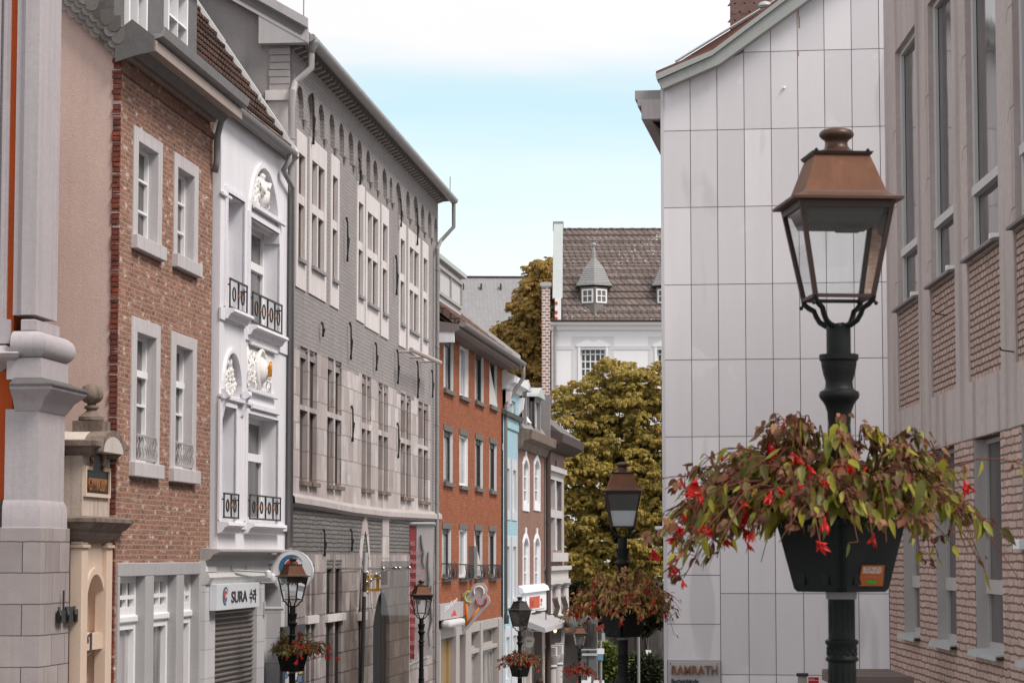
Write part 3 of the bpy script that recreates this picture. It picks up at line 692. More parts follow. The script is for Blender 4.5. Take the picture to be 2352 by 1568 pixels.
# SURA box sign on the front: a sign of its own
alu = plain('sign_aluminium', (.66, .68, .71), .35, .05, 2, spec=.5)
s0, s1 = W.f(497, 1370, -.12)[0], W.f(595, 1370, -.12)[0]; b0, b1 = wz(497, 1402, -.12), wz(497, 1341, -.12)
SF = Fr(*W.w(s0, 0, b0 - .0), W.u.x, W.u.y)
sg = root('shop_sign', SF, 'flat white box sign above the roller shutter reading SURA in black letters', 'sign')
MB().box(0, s1 - s0, -.13, -.003, 0, b1 - b0).obj('sign_box', alu, sg, bevel=.008)
black = plain('black_letter', (.02, .02, .022), .5, .1)
red_p = plain('red_sign_paint', (.55, .04, .04), .5, .08); blue_p = plain('blue_sign_paint', (.05, .17, .30), .5, .08); bl2 = plain('pale_blue_paint', (.25, .42, .55), .5, .08)
Ls, Hs = s1 - s0, b1 - b0
def swirl(parent, cx, cz, r, y, sx=1.0, both=True):
    """two comma shaped brush strokes, red over blue, inside a thin ring"""
    def stroke(mat, pts, rad, nm):
        m = MB(); n = len(pts); vs = []
        for i, (x, z) in enumerate(pts):
            a = pts[max(0, i-1)]; b_ = pts[min(n-1, i+1)]; d = Vector((b_[0]-a[0], b_[1]-a[1])).normalized(); w = rad * math.sin(math.pi * min(1, (i + .6) / n)) ** .8
            vs += [(cx + (x - d.y*w) * sx, y, cz + z + d.x*w), (cx + (x + d.y*w) * sx, y, cz + z - d.x*w)]
        k = len(vs); vs += [(a, b_ + .006, c_) for a, b_, c_ in vs]
        m.add(vs, [(2*i, 2*i+1, 2*i+3, 2*i+2) for i in range(n-1)] + [(2*i+k, 2*i+2+k, 2*i+3+k, 2*i+1+k) for i in range(n-1)] + [(2*i, 2*i+2, 2*i+2+k, 2*i+k) for i in range(n-1)]); m.obj(nm, mat, parent)
    def arcp(r0, r1, a0, a1, n=18): return [((r0 + (r1 - r0) * i / n) * math.cos(R_(a0 + (a1 - a0) * i / n)), (r0 + (r1 - r0) * i / n) * math.sin(R_(a0 + (a1 - a0) * i / n))) for i in range(n + 1)]
    stroke(blue_p, arcp(r, r * .75, 60, 290), r * .20, 'blue_stroke'); stroke(bl2, arcp(r * 1.02, r * 1.02, 30, 120), r * .05, 'pale_stroke')
    stroke(red_p, arcp(r * .2, r * .62, 270, 30), r * .22, 'red_stroke'); 
    if both: stroke(blue_p, arcp(r * .25, r * .5, 0, -120), r * .15, 'blue_stroke')
swirl(sg, Ls * .19, Hs * .5, Hs * .36, -.137, 1.3)
text('SURA', Hs * .62, black, sg, 'lettering', (Ls * .315, Hs * .27), -.136, .004, .003, Ls / Hs * .245, 'LEFT')
text('수라', Hs * .60, black, sg, 'lettering', (Ls * .74, Hs * .25), -.136, .004, .004, Ls / Hs * .155, 'LEFT')
# bracket lamps over the sign
m = MB()
for px in (531, 565): 
    x, z = W.f(px, 1312)[0], wz(px, 1310); m.box(x - .04, x + .04, -.03, 0, z - .06, z + .08)
BRK = root('sign_bracket', Fr(*W.w(0, 0, 0), W.u.x, W.u.y), 'grey metal bracket arm with spotlights holding the round sign', 'bracket')
x0, z0 = W.f(531, 1309); x1, z1 = W.f(600, 1311, -.05)
m.tube([(x0, -.03, z0), (x0 + .02, -.10, z0), (x1, -.22, z1 - .02)], .018, 6); m.tube([(x1 + .1, -.0, z1 + .3), (x1 + .1, -.3, z1 + .3)], .018, 6); m.tube([(x1 + .1, -.0, z1 - .2), (x1 + .1, -.3, z1 - .2)], .018, 6); m.obj('bracket_arm', zinc_pale, BRK)
for dx, dz in ((0, -.08), (.35, -.14)):
    MB().lathe([(.02, z1 + dz + .1), (.05, z1 + dz + .08), (.06, z1 + dz - .02), (.05, z1 + dz - .04)], x1 + dx - .4, -.26, 10).obj('spotlight', white_frame, BRK, True, auto=40)
x, z = W.f(605, 1400)[0], wz(603, 1397); m = MB(); m.box(x - .05, x + .05, -.03, 0, z - .12, z + .12); m.tube([(x, -.0, z), (x + .1, -.34, z)], .035, 8); tag(m.obj('pipe_stub', zinc_pale, wh), None, None)
# round SURA blade sign
xs = W.f(619, 1312)[0]; RS = W.turn(xs, 0)
c0 = RS.f(672, 1312); rad = (RS.f(719, 1312)[0] - RS.f(624, 1312)[0]) / 2
rs = root('round_sign', Fr(RS.o.x, RS.o.y, RS.o.z + c0[1] - rad, RS.u.x, RS.u.y), 'round white blade sign reading SURA behind the copper lantern', 'sign')
def disc(cx, cz, r, y0, y1, n=40): return MB().ext([(cx + r * math.cos(2*math.pi*i/n), cz + r * math.sin(2*math.pi*i/n)) for i in range(n)], y0, y1, 'y')
disc(c0[0], rad, rad, -.06, .06).obj('sign_drum', alu, rs, bevel=.012); disc(c0[0], rad, rad * .93, -.066, -.06).obj('sign_face', white_frame, rs)
swirl(rs, c0[0], rad * 1.18, rad * .58, -.073, 1.0, False)
text('SURA', rad * .46, black, rs, 'lettering', (c0[0], rad * .40), -.072, .004, .004, .95, 'CENTER')
m = MB()
for dz in (-.12, .12): m.tube([(-.05, 0, rad + dz), (c0[0] - rad + .02, 0, rad + dz)], .02, 6)
m.obj('bracket', zinc_pale, rs)

# ---------------- grey hall ---------------------------------------------------
G = frame_left(672, 48.6, 1765)
gh = root('grey_brick_hall', G, 'large grey painted brick hall with stone mullioned windows and a frieze of blind arches', 'hall')
GX = G.f(1004, 1276)[0]; GL = G.f(657, 1276)[0]
gz_ = lambda px, py, y=0.0: G.f(px, py, y)[1]
zeave = gz_(690, 150); zband = gz_(672, 788); zcor = gz_(672, 1146)
grey_b = brick('grey_painted_brick', (.335, .309, .306), (.308, .285, .283), (.235, .218, .217), .24, .085, .010, .08, None, 0, .55, .03, .28, (.13, .12, .115), blot=.22)
grey_d = brick('dark_grey_rubble', (.235, .22, .215), (.20, .19, .185), (.10, .094, .09), 1.0, .088, .016, .15, None, 0, 1.6, .035, .3, (.07, .065, .06), ms_smooth=.6)
ashl = brick('limestone_blocks', (.55, .50, .49), (.39, .33, .315), (.28, .24, .23), .62, .52, .012, .22, (.62, .59, .59), .8, .35, .03, .35, (.22, .18, .165), blot=.4)
ashl_d = brick('stained_limestone_blocks', (.43, .38, .37), (.27, .23, .215), (.17, .145, .135), .62, .42, .014, .32, (.52, .49, .49), .7, .5, .03, .6, (.10, .085, .08), blot=.5)
old_glass = glassy('old_leaded_glass', (.055, .045, .04), .35, .2); upper = []
for grp in (((682, 697, 347, 452, 594), (713, 742, 365, 476, 612), (761, 773, 400, 512, 642)),
            ((821, 832, 461, 560, 679), (842, 866, 484, 578, 696), (877, 888, 511, 605, 719)),
            ((918, 928, 546, 634, 743), (939, 960, 565, 655, 758), (971, 980, 590, 675, 777))):
    for i, (a, b, t, mdl, bt) in enumerate(grp): upper.append((G.f(a, 600)[0], G.f(b, 600)[0], gz_(a, bt), gz_(a, t), gz_(a, mdl), i == 1))
arches = []
for (a, b, t, bt) in ((149, 197, 425, 660), (220, 272, 485, 730), (300, 343, 556, 798), (376, 416, 622, 862), (445, 481, 686, 922), (510, 547, 746, 982), (573, 607, 806, 1048), (636, 665, 876, 1103), (682, 718, 946, 1156), (746, 782, 1005, 1213), (800, 819, 1066, 1250), (838, 884, 1102, 1318), (914, 942, 1160, 1358), (964, 1000, 1196, 1403), (1018, 1043, 1256, 1448), (1066, 1092, 1302, 1490), (1110, 1134, 1345, 1520)):
    xa, xb = 632 + a / 3.035, 632 + b / 3.035; ya, yb = 57 + t / 3.035, 57 + bt / 3.035
    arches.append((G.f(xa, 300)[0], G.f(xb, 300)[0], gz_((xa + xb) / 2, yb), gz_((xa + xb) / 2, ya)))
holes = [rect(u[0] - .005, u[1] + .005, u[2], u[3]) for u in upper] + [arch(a[0], a[1], a[2], a[3], 12) for a in arches]
MB().wall(rect(GL, GX, zband - .2, zeave + .25), holes, .09, back=0).obj('upper_wall', grey_b, gh)
for a in arches: MB().box(a[0] - .02, a[1] + .02, .085, .2, a[2] - .02, a[3] + .02).obj('niche_back', grey_b, gh)
for a in arches: MB().hexa([(a[1] - .06, -.01, a[2] - .12), (a[1] + .04, -.01, a[2] - .12), (a[1] + .04, .1, a[2] - .12), (a[1] - .06, .1, a[2] - .12)], [(a[1] - .16, -.06, a[2] + .03), (a[1] + .10, -.06, a[2] + .03), (a[1] + .10, .1, a[2] + .03), (a[1] - .16, .1, a[2] + .03)]).obj('arch_corbel', grey_b, gh)
wsur = plain('whitened_limestone', (.64, .595, .585), .8, .16, 2.2, .4, .2, dirt=(.33, .27, .25))
for (x0, x1, z0, z1, zm, dbl) in upper:
    w_ = win(gh, x0, x1, z0, z1, .085, frame=plain('brown_window_wood', (.20, .155, .135), .6, .2, 5) if 'brown_window_wood' not in bpy.data.materials else bpy.data.materials['brown_window_wood'], cols=2 if not dbl else 4, fw=.04, th=.03, glass=old_glass)
    s_ = .20 if not dbl else .26
    m = MB(); e = .006
    m.box(x0 - s_, x0 + e, -.025, .08, z0 - .55, z1 + .42); m.box(x1 - e, x1 + s_, -.025, .08, z0 - .55, z1 + .42); m.box(x0, x1, -.024, .08, z1 - e, z1 + .42); m.box(x0, x1, -.024, .08, z0 - .55, z0)
    m.box(x0, x1, -.01, .08, zm - .09, zm + .09)
    if dbl: m.box((x0 + x1) / 2 - .07, (x0 + x1) / 2 + .07, -.012, .08, z0, z1)
    m.obj('window_surround', wsur, w_)
    MB().box(x0 - .03, x1 + .03, -.09, .05, z0 - .05, z0 + .02).obj('sill', zinc, w_)
# stone storey
lower = []
for (a, b, t, mb, mt, bt) in ((684.5, 724, 793, 928, 939, 1105), (748, 780.5, 818, 944, 956, 1114), (827.5, 849, 858, 969, 983, 1123), (866, 888, 877, 986, 998, 1128), (917.5, 941, 901, 1004, 1016, 1141), (958, 980.5, 920, 1019, 1028, 1150)):
    lower.append((G.f(a, 950)[0], G.f(b, 950)[0], gz_(a, bt), gz_(a, mt), gz_(a, mb), gz_(a, t)))
holes = []
for (x0, x1, z0, z1, z2, z3) in lower:
    xm = (x0 + x1) / 2
    for a, b in ((x0, xm - .09), (xm + .09, x1)): holes += [rect(a, b, z0, z1), rect(a, b, z2, z3)]
xst = G.f(986, 1000)[0]
random.seed(9)
out_ = [(GL + .2, zcor), (xst, zcor), (xst, zband - .1)]
# ragged upper edge of the stone facing
x = xst; top = []
while x > GL + 1.0:
    zz = zband - .02 + random.uniform(-.09, .05) - (.5 if G.f(735, 900)[0] < x < G.f(742, 900)[0] else 0); top += [(x - .0, zz), (x - .8, zz)]; x -= .8
out_ += [(xst, top[0][1])] + top + [(GL + .2, top[-1][1])]
pts = []
for p in out_:
    if not pts or abs(p[0]-pts[-1][0]) + abs(p[1]-pts[-1][1]) > 1e-4: pts.append(p)
MB().wall(pts, holes, .12, -.035, back=.04).obj('stone_facing', ashl, gh)
for (x0, x1, z0, z1, z2, z3) in lower:
    xm = (x0 + x1) / 2; m = MB()
    win(gh, x0, x1, z0, z3, .07, frame=iron_rust, glass=old_glass, fw=.03, th=.02, cols=4)
    for a, b in ((x0, xm - .09), (xm + .09, x1)): m.box(a - .02, b + .02, -.12, .02, z0 - .07, z0 + .01)
    m.obj('sill', grime_stone, gh)
# wall behind the stone and below
MB().box(GL, GX, .12, .5, -.9, zeave + .2).obj('core_wall', grey_b, gh)
MB().add([(xst - .05, -.004, zcor), (GX, -.004, zcor), (GX, -.004, zband + .3), (xst - .05, -.004, zband + .3)], [(0, 1, 2, 3)]).obj('grey_brick_edge', grey_b, gh)
m = MB(); cx = [(GL + .15, 0.02), (GL + 3, .0), (GL + 7, -.05), (GL + 12, -.06), (GX, .02)]
n = len(cx)
for i in range(n - 1):
    (xa, da), (xb, db) = cx[i], cx[i+1]
    pr = [(.05, zcor + .12), (-.04, zcor + .10), (-.13, zcor + .02), (-.14, zcor - .09), (-.06, zcor - .15), (.05, zcor - .17)]; k = len(pr)
    m.add([(xa, a, b + da) for a, b in pr] + [(xb, a, b + db) for a, b in pr], [(j, j+1, j+1+k, j+k) for j in range(k-1)])
m.obj('stone_cornice', plain('cornice_stone', (.42, .375, .365), .85, .22, 2.5, .45, .2, dirt=(.16, .14, .13)), gh)
zg = gz_(672, 1272)
MB().box(GL, GX, -.012, .12, zg - .3, zcor - .0).obj('dark_rubble_band', grey_d, gh)
m = MB()   # traces of an older pointed doorway and a pilaster strip in the rubble
pa, pb_ = G.f(816, 1240)[0], G.f(854, 1240)[0]; pt = gz_(835, 1176, -.03); pz = gz_(816, 1268)
ap = arch(pa, pb_, pz - .1, pt, 16, .9); ap2 = arch(pa + .28, pb_ - .28, pz - .1, pt - .4, 16, .9)
m.ext(ap[2:] + ap2[2:][::-1], -.04, .0, 'y'); m.obj('old_doorway_arch', ashl, gh); m = MB()
q0, q1 = G.f(875, 1240)[0], G.f(890, 1240)[0]; m.box(q0, q1, -.04, 0, zg - .3, gz_(875, 1178)); m.obj('stone_strip', ashl, gh)
# ground floor
grd = []
for (a, b, t, bt, t2) in ((700, 719, 1296, 1414, 1432), (746, 781.5, 1286, 1411, 1428), (820.5, 832, 1287, 1406, 1424)):
    grd.append((G.f(a, 1400)[0], G.f(b, 1400)[0], gz_(a, t), gz_(a, bt), gz_(a, t2)))
holes = []
for i, (x0, x1, z3, z2, z1) in enumerate(grd):
    xs_ = [(x0, x1)] if i == 2 else [(x0, (x0 + x1) / 2 - .1), ((x0 + x1) / 2 + .1, x1)]
    for a, b in xs_: holes += [rect(a, b, z2, z3), rect(a, b, -.1, z1)]
da, db = G.f(854, 1450)[0], G.f(892, 1450)[0]; dzt_ = gz_(876, 1358)
holes.append(segarch(da, db, -.8, dzt_, .75, 14))
MB().wall(rect(GL + .2, GX, -.85, zg), holes, .09, -.03).obj('ground_floor_wall', ashl_d, gh)
for i, (x0, x1, z3, z2, z1) in enumerate(grd): win(gh, x0, x1, -.1, z3, .055, frame=iron_rust, glass=glassy('dark_leaded_glass', (.012, .010, .010), .35, .15) if 'dark_leaded_glass' not in bpy.data.materials else bpy.data.materials['dark_leaded_glass'], fw=.03, th=.02); 
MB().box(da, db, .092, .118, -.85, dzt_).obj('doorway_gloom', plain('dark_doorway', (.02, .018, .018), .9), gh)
for (x0, x1, z3, z2, z1) in grd: MB().box(x0 - .15, x1 + .15, -.10, .0, z1 + .0, z2 - .0).obj('stone_transom', wsur, gh)
# iron wall anchors
for i, (px, y0, y1) in enumerate(((790, 500, 599), (904, 587, 676), (798, 741, 824), (857, 787, 849), (907, 803, 880), (953, 829, 913), (987, 850, 911), (802, 932, 1012), (908, 971, 1050), (733, 742, 770), (737, 1215, 1275), (800, 1215, 1262), (711, 216, 330), (819, 365, 422), (914, 456, 519), (952, 478, 562))):
    x = G.f(px, y0)[0]; z0, z1 = gz_(px, y1), gz_(px, y0); zm = (z0 + z1) / 2; s_ = (z1 - z0)
    MB().tube([(x - .05, -.06, z1), (x, -.08, z1 - .12 * s_), (x - .02, -.09, zm + .05 * s_), (x + .0, -.10, zm), (x + .03, -.08, z0 + .15 * s_), (x + .12, -.06, z0)], [.03, .02, .024, .036, .02, .03], 6).obj('wall_anchor', iron, gh)
m = MB(); x0, z0 = G.f(930, 803, -.3); x1, z1 = G.f(998, 833, -.3); m.tube([(x0, -.45, z0), (x1, -.45, z1)], .06, 8)
for t in (.15, .55, .9): m.tube([(x0 + (x1-x0)*t, -.45, z0 + (z1-z0)*t), (x0 + (x1-x0)*t, 0, z0 + (z1-z0)*t)], .03, 6)
m.obj('awning_roller', plain('faded_pink_tube', (.42, .35, .34), .6, .1), gh, True, auto=40)
# eaves, rafters, gutter, roof
OV = .30; zg0 = gz_(712, 100, -OV)
zs0 = zg0 - .10
MB().ext([(.12, zeave + .22), (-OV, zs0 + .06), (-OV, zs0 + .18), (.12, zs0 + .5)], GL - .0, GX + .25, 'x').obj('soffit', plain('grey_soffit_boards', (.12, .115, .112), .8, .15, 3), gh)
m = MB(); n = 52
for k in range(n):
    x = GL + .2 + (GX - GL - .1) * k / n; m.hexa([(x, .1, zeave + .08), (x + .12, .1, zeave + .08), (x + .12, -OV + .1, zs0 - .01), (x, -OV + .1, zs0 - .01)], [(x, .1, zeave + .22), (x + .12, .1, zeave + .22), (x + .12, -OV + .1, zs0 + .07), (x, -OV + .1, zs0 + .07)])
m.obj('rafter_ends', plain('grey_rafter', (.34, .32, .315), .8, .15, 3), gh)
m = MB(); m.ext([(-OV - .09 + .12 * math.cos(math.pi + math.pi * i / 8), zg0 + .02 + .12 * math.sin(math.pi + math.pi * i / 8)) for i in range(9)] + [(-OV + .0, zg0 + .05), (-OV - .19, zg0 + .05)], GL - .15, GX + .45, 'x'); m.obj('gutter', plain('old_zinc', (.34, .33, .335), .5, .2, 3, .3, spec=.4, metal=.2), gh, True, auto=50)
RPG = .56
m = MB(); slab(m, (GL - .28, -OV - .05, zg0 + .14), (GX + .35, -OV - .05, zg0 + .14), (GX + .35, 6.5, zg0 + .14 + 7.1 * RPG), (GL - .28, 6.5, zg0 + .14 + 7.1 * RPG), .15)
slab(m, (GL - .28, 6.5, zg0 + .14 + 7.1 * RPG), (GX + .35, 6.5, zg0 + .14 + 7.1 * RPG), (GX + .35, 13.5, zg0 + .14), (GL - .28, 13.5, zg0 + .14), .15)
grf = m.obj('roof', slate, gh)
m = MB()
for px, h in ((1042, .5), (681, .55)): x = G.f(px, 300, -OV)[0]; x = min(max(x, GL - .2), GX + .3); m.tube([(x, -OV - .0, zg0 + .1), (x, -OV, zg0 + .15 + h)], .012, 5)
m.obj('lightning_rod', zinc, grf)
m = MB(); x = GL + 0.1
for k in range(5): m.tube([(x, -OV + .6 + .12 * k, zg0 + .55), (x, -OV + .6 + .12 * k, zg0 + .95)], .012, 4)
m.tube([(x, -OV + .55, zg0 + .9), (x, -OV + 1.15, zg0 + .98)], .012, 4); m.obj('snow_guard', zinc, grf)
# gable: faces the camera
pk = [(-.0, -.9), (13, -.9), (13, zg0), (6.5, zg0 + 7.0 * RPG), (0.0, zg0 - .0 + .4 * RPG)]
gr = plain('grey_render', (.33, .307, .305), .9, .14, 1.5, .25, .35, 25, dirt=(.24, .22, .22))
MB().ext(pk, GL - .03, GL + .2, 'x').obj('gable_wall', gr, gh)
m = MB(); random.seed(4); z = zeave - 1.2; zq = G.g(640, 115, GL - .05)[1]; zq0 = G.g(640, 210, GL - .05)[1]; yq = G.g(617, 150, GL - .05)[0]
z = zq0
while z < zq: m.box(GL - .07, GL, -.01, yq + random.uniform(-.03, .03), z, z + .125); z += .14
m.obj('corner_bricks', plain('grey_brick_quoin', (.38, .355, .355), .9, .15, 6, 0, .4), gh)
m = MB(); yb0 = G.g(611, 220, GL - .05)[0]; m.box(GL - .14, GL, -.06, yb0, G.g(640, 233, GL)[1], G.g(640, 210, GL)[1]); m.box(GL - .06, GL, -.02, yb0 - .03, G.g(640, 420, GL)[1], G.g(640, 233, GL)[1]); m.obj('corner_stone', wsur, gh)
m = MB(); y1, za1 = G.g(690, 66, GL - .35); y2, za2 = G.g(480, -45, GL - .35)
yy = -OV - .1; zv = zg0 + .16
for (h0, h1, o) in ((-.02, .16, .0), (-.30, -.02, .05)):
    for sy in (0,):
        m.hexa([(GL - .32 + o, yy, zv + h0), (GL - .25 + o, yy, zv + h0), (GL - .25 + o, 6.5, zv + h0 + 7.1 * RPG), (GL - .32 + o, 6.5, zv + h0 + 7.1 * RPG)], [(GL - .32 + o, yy, zv + h1), (GL - .25 + o, yy, zv + h1), (GL - .25 + o, 6.5, zv + h1 + 7.1 * RPG), (GL - .32 + o, 6.5, zv + h1 + 7.1 * RPG)])
yv = G.g(593, 71, GL - .3)[0]; zlow = G.g(593, 99, GL - .3)[1]
m.ext([(yy + .02, zv - .25), (yy + .02, zlow), (yv, zlow), (yv, zv - .28 + (yv - yy) * RPG)], GL - .26, GL - .02, 'x')
m.obj('verge_board', plain('pale_verge_board', (.48, .47, .475), .6, .1, 2, .2), grf)
# downpipes
def pipe(parent, pts, r=.055, mat=None):
    m = MB(); m.tube(pts, r, 10)
    for p, q in zip(pts, pts[1:]):
        if abs(p[2] - q[2]) > 2:
            z = max(p[2], q[2]) - .6
            while z > min(p[2], q[2]): m.lathe([(r + .012, z), (r + .012, z + .05)], p[0], p[1], 10); z -= 2.1
    return m.obj('downpipe', mat or zinc, parent, True, auto=40)
xg = G.f(664, 700, -.1)[0]
pipe(gh, [(GL + .1, -OV - .1, zg0 - .1), (GL + .1, -OV - .1, zg0 - .55), (GL + .02, -OV + .2, zg0 - .85), (xg, -.14, zg0 - 1.1), (xg, -.12, zg0 - 1.4), (xg, -.12, gz_(664, 1262, -.1))], .065, plain('grey_painted_pipe', (.36, .345, .345), .5, .15, 3, .3, spec=.4))
xe = G.f(1004.5, 800, -.12)[0]
pipe(gh, [(GX + .3, -OV - .1, zg0 - .1), (GX + .3, -OV - .1, zg0 - .75), (GX + .2, -OV + .25, zg0 - 1.15), (xe, -.12, zg0 - 1.5), (xe, -.12, -.6)], .055)
m = MB(); m.lathe([(.05, zg0 - .35), (.08, zg0 - .2), (.15, zg0 - .1), (.16, zg0 - .02)], GL + .1, -OV - .1, 12); m.obj('rainwater_head', zinc, gh, True)
# ---- banner, standing out from the hall towards the street
xb = G.f(939, 1300)[0]; BF = G.turn(xb, 0)
b0 = BF.f(939, 1513); b1 = BF.f(997, 1206)
bn = root('hanging_banner', Fr(BF.o.x, BF.o.y, BF.o.z, BF.u.x, BF.u.y), 'tall banner with red text stripe and pale drawing hung from a pole', 'banner')
m = MB(); m.tube([(-.25, 0, b1[1] + .04), (b1[0] + .03, 0, b1[1] + .04)], .045, 8); m.tube([(-.1, .0, b0[1] - .2), (b1[0] * .75, -.0, b0[1] + .05)], .035, 8); m.obj('banner_pole', zinc_pale, bn, True, auto=40)
xr = BF.f(957, 1300)[0]
cloth = plain('banner_cloth', (.50, .48, .49), .8, .06, 1.5, .1); redc = plain('banner_red', (.34, .085, .09), .8, .08, 2)
m = MB(); 
def sheet(x0, x1, z0, z1, y):
    n = 14; m = MB(); vs = []
    for i in range(n + 1):
        z = z0 + (z1 - z0) * i / n
        for j in range(5): x = x0 + (x1 - x0) * j / 4; vs.append((x - .05 * (1 - i / n), y + .03 * math.sin(i * .9 + j * .8) * (1 - i / n), z))
    k = len(vs); vs += [(a, b + .006, c) for a, b, c in vs]
    fs = [(i*5+j, i*5+j+1, i*5+j+6, i*5+j+5) for i in range(n) for j in range(4)]; return m.add(vs, fs + [tuple(q + k for q in reversed(f)) for f in fs])
sheet(b0[0], xr, b0[1], b1[1], 0).obj('red_stripe', redc, bn, True); cl = sheet(xr, b1[0], b0[1] + .1, b1[1], 0).obj('banner_sheet', cloth, bn, True)
lt = plain('banner_print', (.55, .32, .33), .8)
z = b1[1] - .5; k = 0; W_ = xr - b0[0]
for wd in ('BIS', 'Skulptur', 'Malerei', 'Zeichnung', 'Fotografie', 'Grafik', 'Objekte', 'Papier', 'Video', 'Entwurf', '', 'DO-SO', '11-18 UHR'):
    if wd: text(wd, .15, lt, bn, 'banner_lettering', (b0[0] + .04 - .05 * (b1[1] - z) / (b1[1] - b0[1]), z), -.045, .002, .002, .62)
    z -= .225
inkm = plain('banner_ink', (.17, .165, .165), .8, .3, 6); m = MB(); ww = b1[0] - xr
for pts in (((.25, .93), (.3, .86), (.38, .8), (.34, .73), (.45, .68)), ((.68, .8), (.64, .7), (.72, .6), (.66, .5), (.74, .4), (.9, .33)), ((.2, .6), (.24, .5), (.16, .42)), ((.85, .55), (.8, .42), (.9, .3), (.7, .2), (.78, .1)), ((.3, .3), (.4, .2), (.34, .1))):
    m.tube([(xr + ww * a, -.02, b0[1] + (b1[1] - b0[1]) * b) for a, b in pts], [.015, .03, .035, .025, .012, .01][:len(pts)], 5)
m.obj('ink_drawing', inkm, cl)
# ---- glass wind screen in front of the doorway
gs0, gs1 = G.f(875, 1400, -.9)[0], G.f(939, 1400, -.9)[0]; gt = gz_(876, 1288, -.9)
GS = Fr(*G.w(gs0, -.9, 0), G.u.x, G.u.y)
gl = root('glass_screen', GS, 'tall smoked glass screen on steel fixings in front of the arched doorway', 'glass screen')
smoke = clear_glass('smoked_glass', (.66, .63, .60), .45, .16)
MB().box(0, gs1 - gs0, -.006, .006, -.8, gt).obj('glass_pane', smoke, gl)
m = MB()
for t in (.03, .45, .6, .97):
    for z in (gt - .15, gt - 3.1): m.tube([((gs1 - gs0) * t, -.04, z), ((gs1 - gs0) * t, .9, z)], .02, 8); m.ball(((gs1 - gs0) * t, -.03, z), .035, 8, 6)
m.tube([((gs1 - gs0) * .45, -.08, gt - 5.2), ((gs1 - gs0) * .45, -.08, gt - 3.4)], .018, 8)
m.obj('steel_fixings', plain('polished_steel', (.6, .6, .6), .25, .1, 3, metal=.8), gl, True, auto=40)
MB().box(GS.f(882, 1325, .1)[0], GS.f(890, 1325, .1)[0], .1, .16, gz_(885, 1342, -.8), gz_(885, 1309, -.8)).obj('red_panel', redc, gl)
# ---- yellow square frame with a cluster of steel balls
yx = G.f(868, 1340, -.6)[0]; YF = G.turn(yx - .4, -.5)
a0_ = YF.f(841, 1357); a1_ = YF.f(870.5, 1320); a1_ = (a1_[0], a1_[1])
yf = root('yellow_frame', Fr(YF.o.x, YF.o.y, YF.o.z, YF.u.x, YF.u.y), 'yellow square frame with wires and steel balls beside the glass screen', 'sculpture')
m = MB(); t = .055; x0, z0, x1, z1 = a0_[0], a0_[1], a1_[0], a1_[1]
m.box(x0, x0 + t, -.04, .04, z0, z1); m.box(x1 - t, x1, -.04, .04, z0, z1); m.box(x0 + t, x1 - t, -.039, .039, z0, z0 + t); m.box(x0 + t, x1 - t, -.039, .039, z1 - t, z1); m.obj('frame', plain('yellow_paint', (.66, .36, .03), .45, .08, 4), yf)
steel = bpy.data.materials['polished_steel']; nodes_ = [YF.f(*q) for q in ((844, 1313), (883, 1311), (865, 1318), (875, 1326), (853, 1331), (845, 1359), (876, 1353), (843, 1336))]
m = MB()
for i in (0, 1, 2, 3, 4, 5, 6, 7): m.ball((nodes_[i][0], -.05 - .02 * (i % 3), nodes_[i][1]), .038, 8, 6)
for i, j in ((0, 1), (1, 4), (0, 4), (4, 5), (4, 3), (1, 2), (4, 7)): m.tube([(nodes_[i][0], -.05, nodes_[i][1]), (nodes_[j][0], -.05, nodes_[j][1])], .009, 5)
m.obj('steel_ball_cluster', steel, yf, True, auto=40)
# ---- leaning dark street pole with a pale upper tube
pt_ = at_depth(843, 1276, 53.5); gy = ground_z(53.5)
p0 = at_depth(829.5, 1620, 53.5); p1 = at_depth(838, 1314, 53.5); p2 = at_depth(840, 1268, 53.5)
p00 = p0 + (p0 - p1).normalized() * (p0.z - gy)
pl_ = empty('street_pole', (p00.x, p00.y, gy), 0, 'slim dark leaning pole with a pale grey upper tube, beside the yellow frame', 'pole')
o_ = Vector((p00.x, p00.y, gy)); m = MB(); m.tube([p00 - o_, p1 - o_], .042, 12); m.obj('lower_tube', iron, pl_, True, auto=40)
m = MB(); m.tube([p1 - o_, p2 - o_], .046, 12); m.obj('upper_tube', plain('pale_grey_tube', (.46, .45, .46), .5, .1, 2, .2), pl_, True, auto=40)
q = p0.lerp(p1, .82) - o_; m = MB(); m.lathe([(.052, q.z), (.052, q.z + .09)], q.x, q.y, 12); m.obj('clamp_band', zinc_pale, pl_, True, auto=40)
# ---- poster column of stickers on the downpipe boards beside the white house
xk0, xk1 = G.f(660, 1500, -.3)[0], G.f(676, 1500, -.3)[0]
pbf = Fr(*G.w(xk0, -.22, 0), G.u.x, G.u.y)
po = root('notice_board', pbf, 'narrow dark board covered in small stickers behind the copper lantern', 'notice board')
Lk = 2.2; MB().box(0, Lk, 0, .06, -.8, gz_(660, 1438, -.22)).obj('board', iron, po)
random.seed(8); scs = [plain('sticker_white', (.65, .64, .64), .6), plain('sticker_red', (.5, .05, .05), .6), plain('sticker_yellow', (.5, .36, .12), .6), plain('sticker_blue', (.10, .2, .32), .6)]
for k, mt in enumerate(scs):
    m = MB()
    for i in range(26 if k == 0 else 8):
        x = random.uniform(.05, Lk - .5); z = random.uniform(-.4, gz_(660, 1445, -.22) - .2); m.box(x, x + random.uniform(.2, .42), -.004 - .001 * k - .0004 * i, 0, z, z + random.uniform(.05, .14))
    m.obj('sticker_set', mt, po)
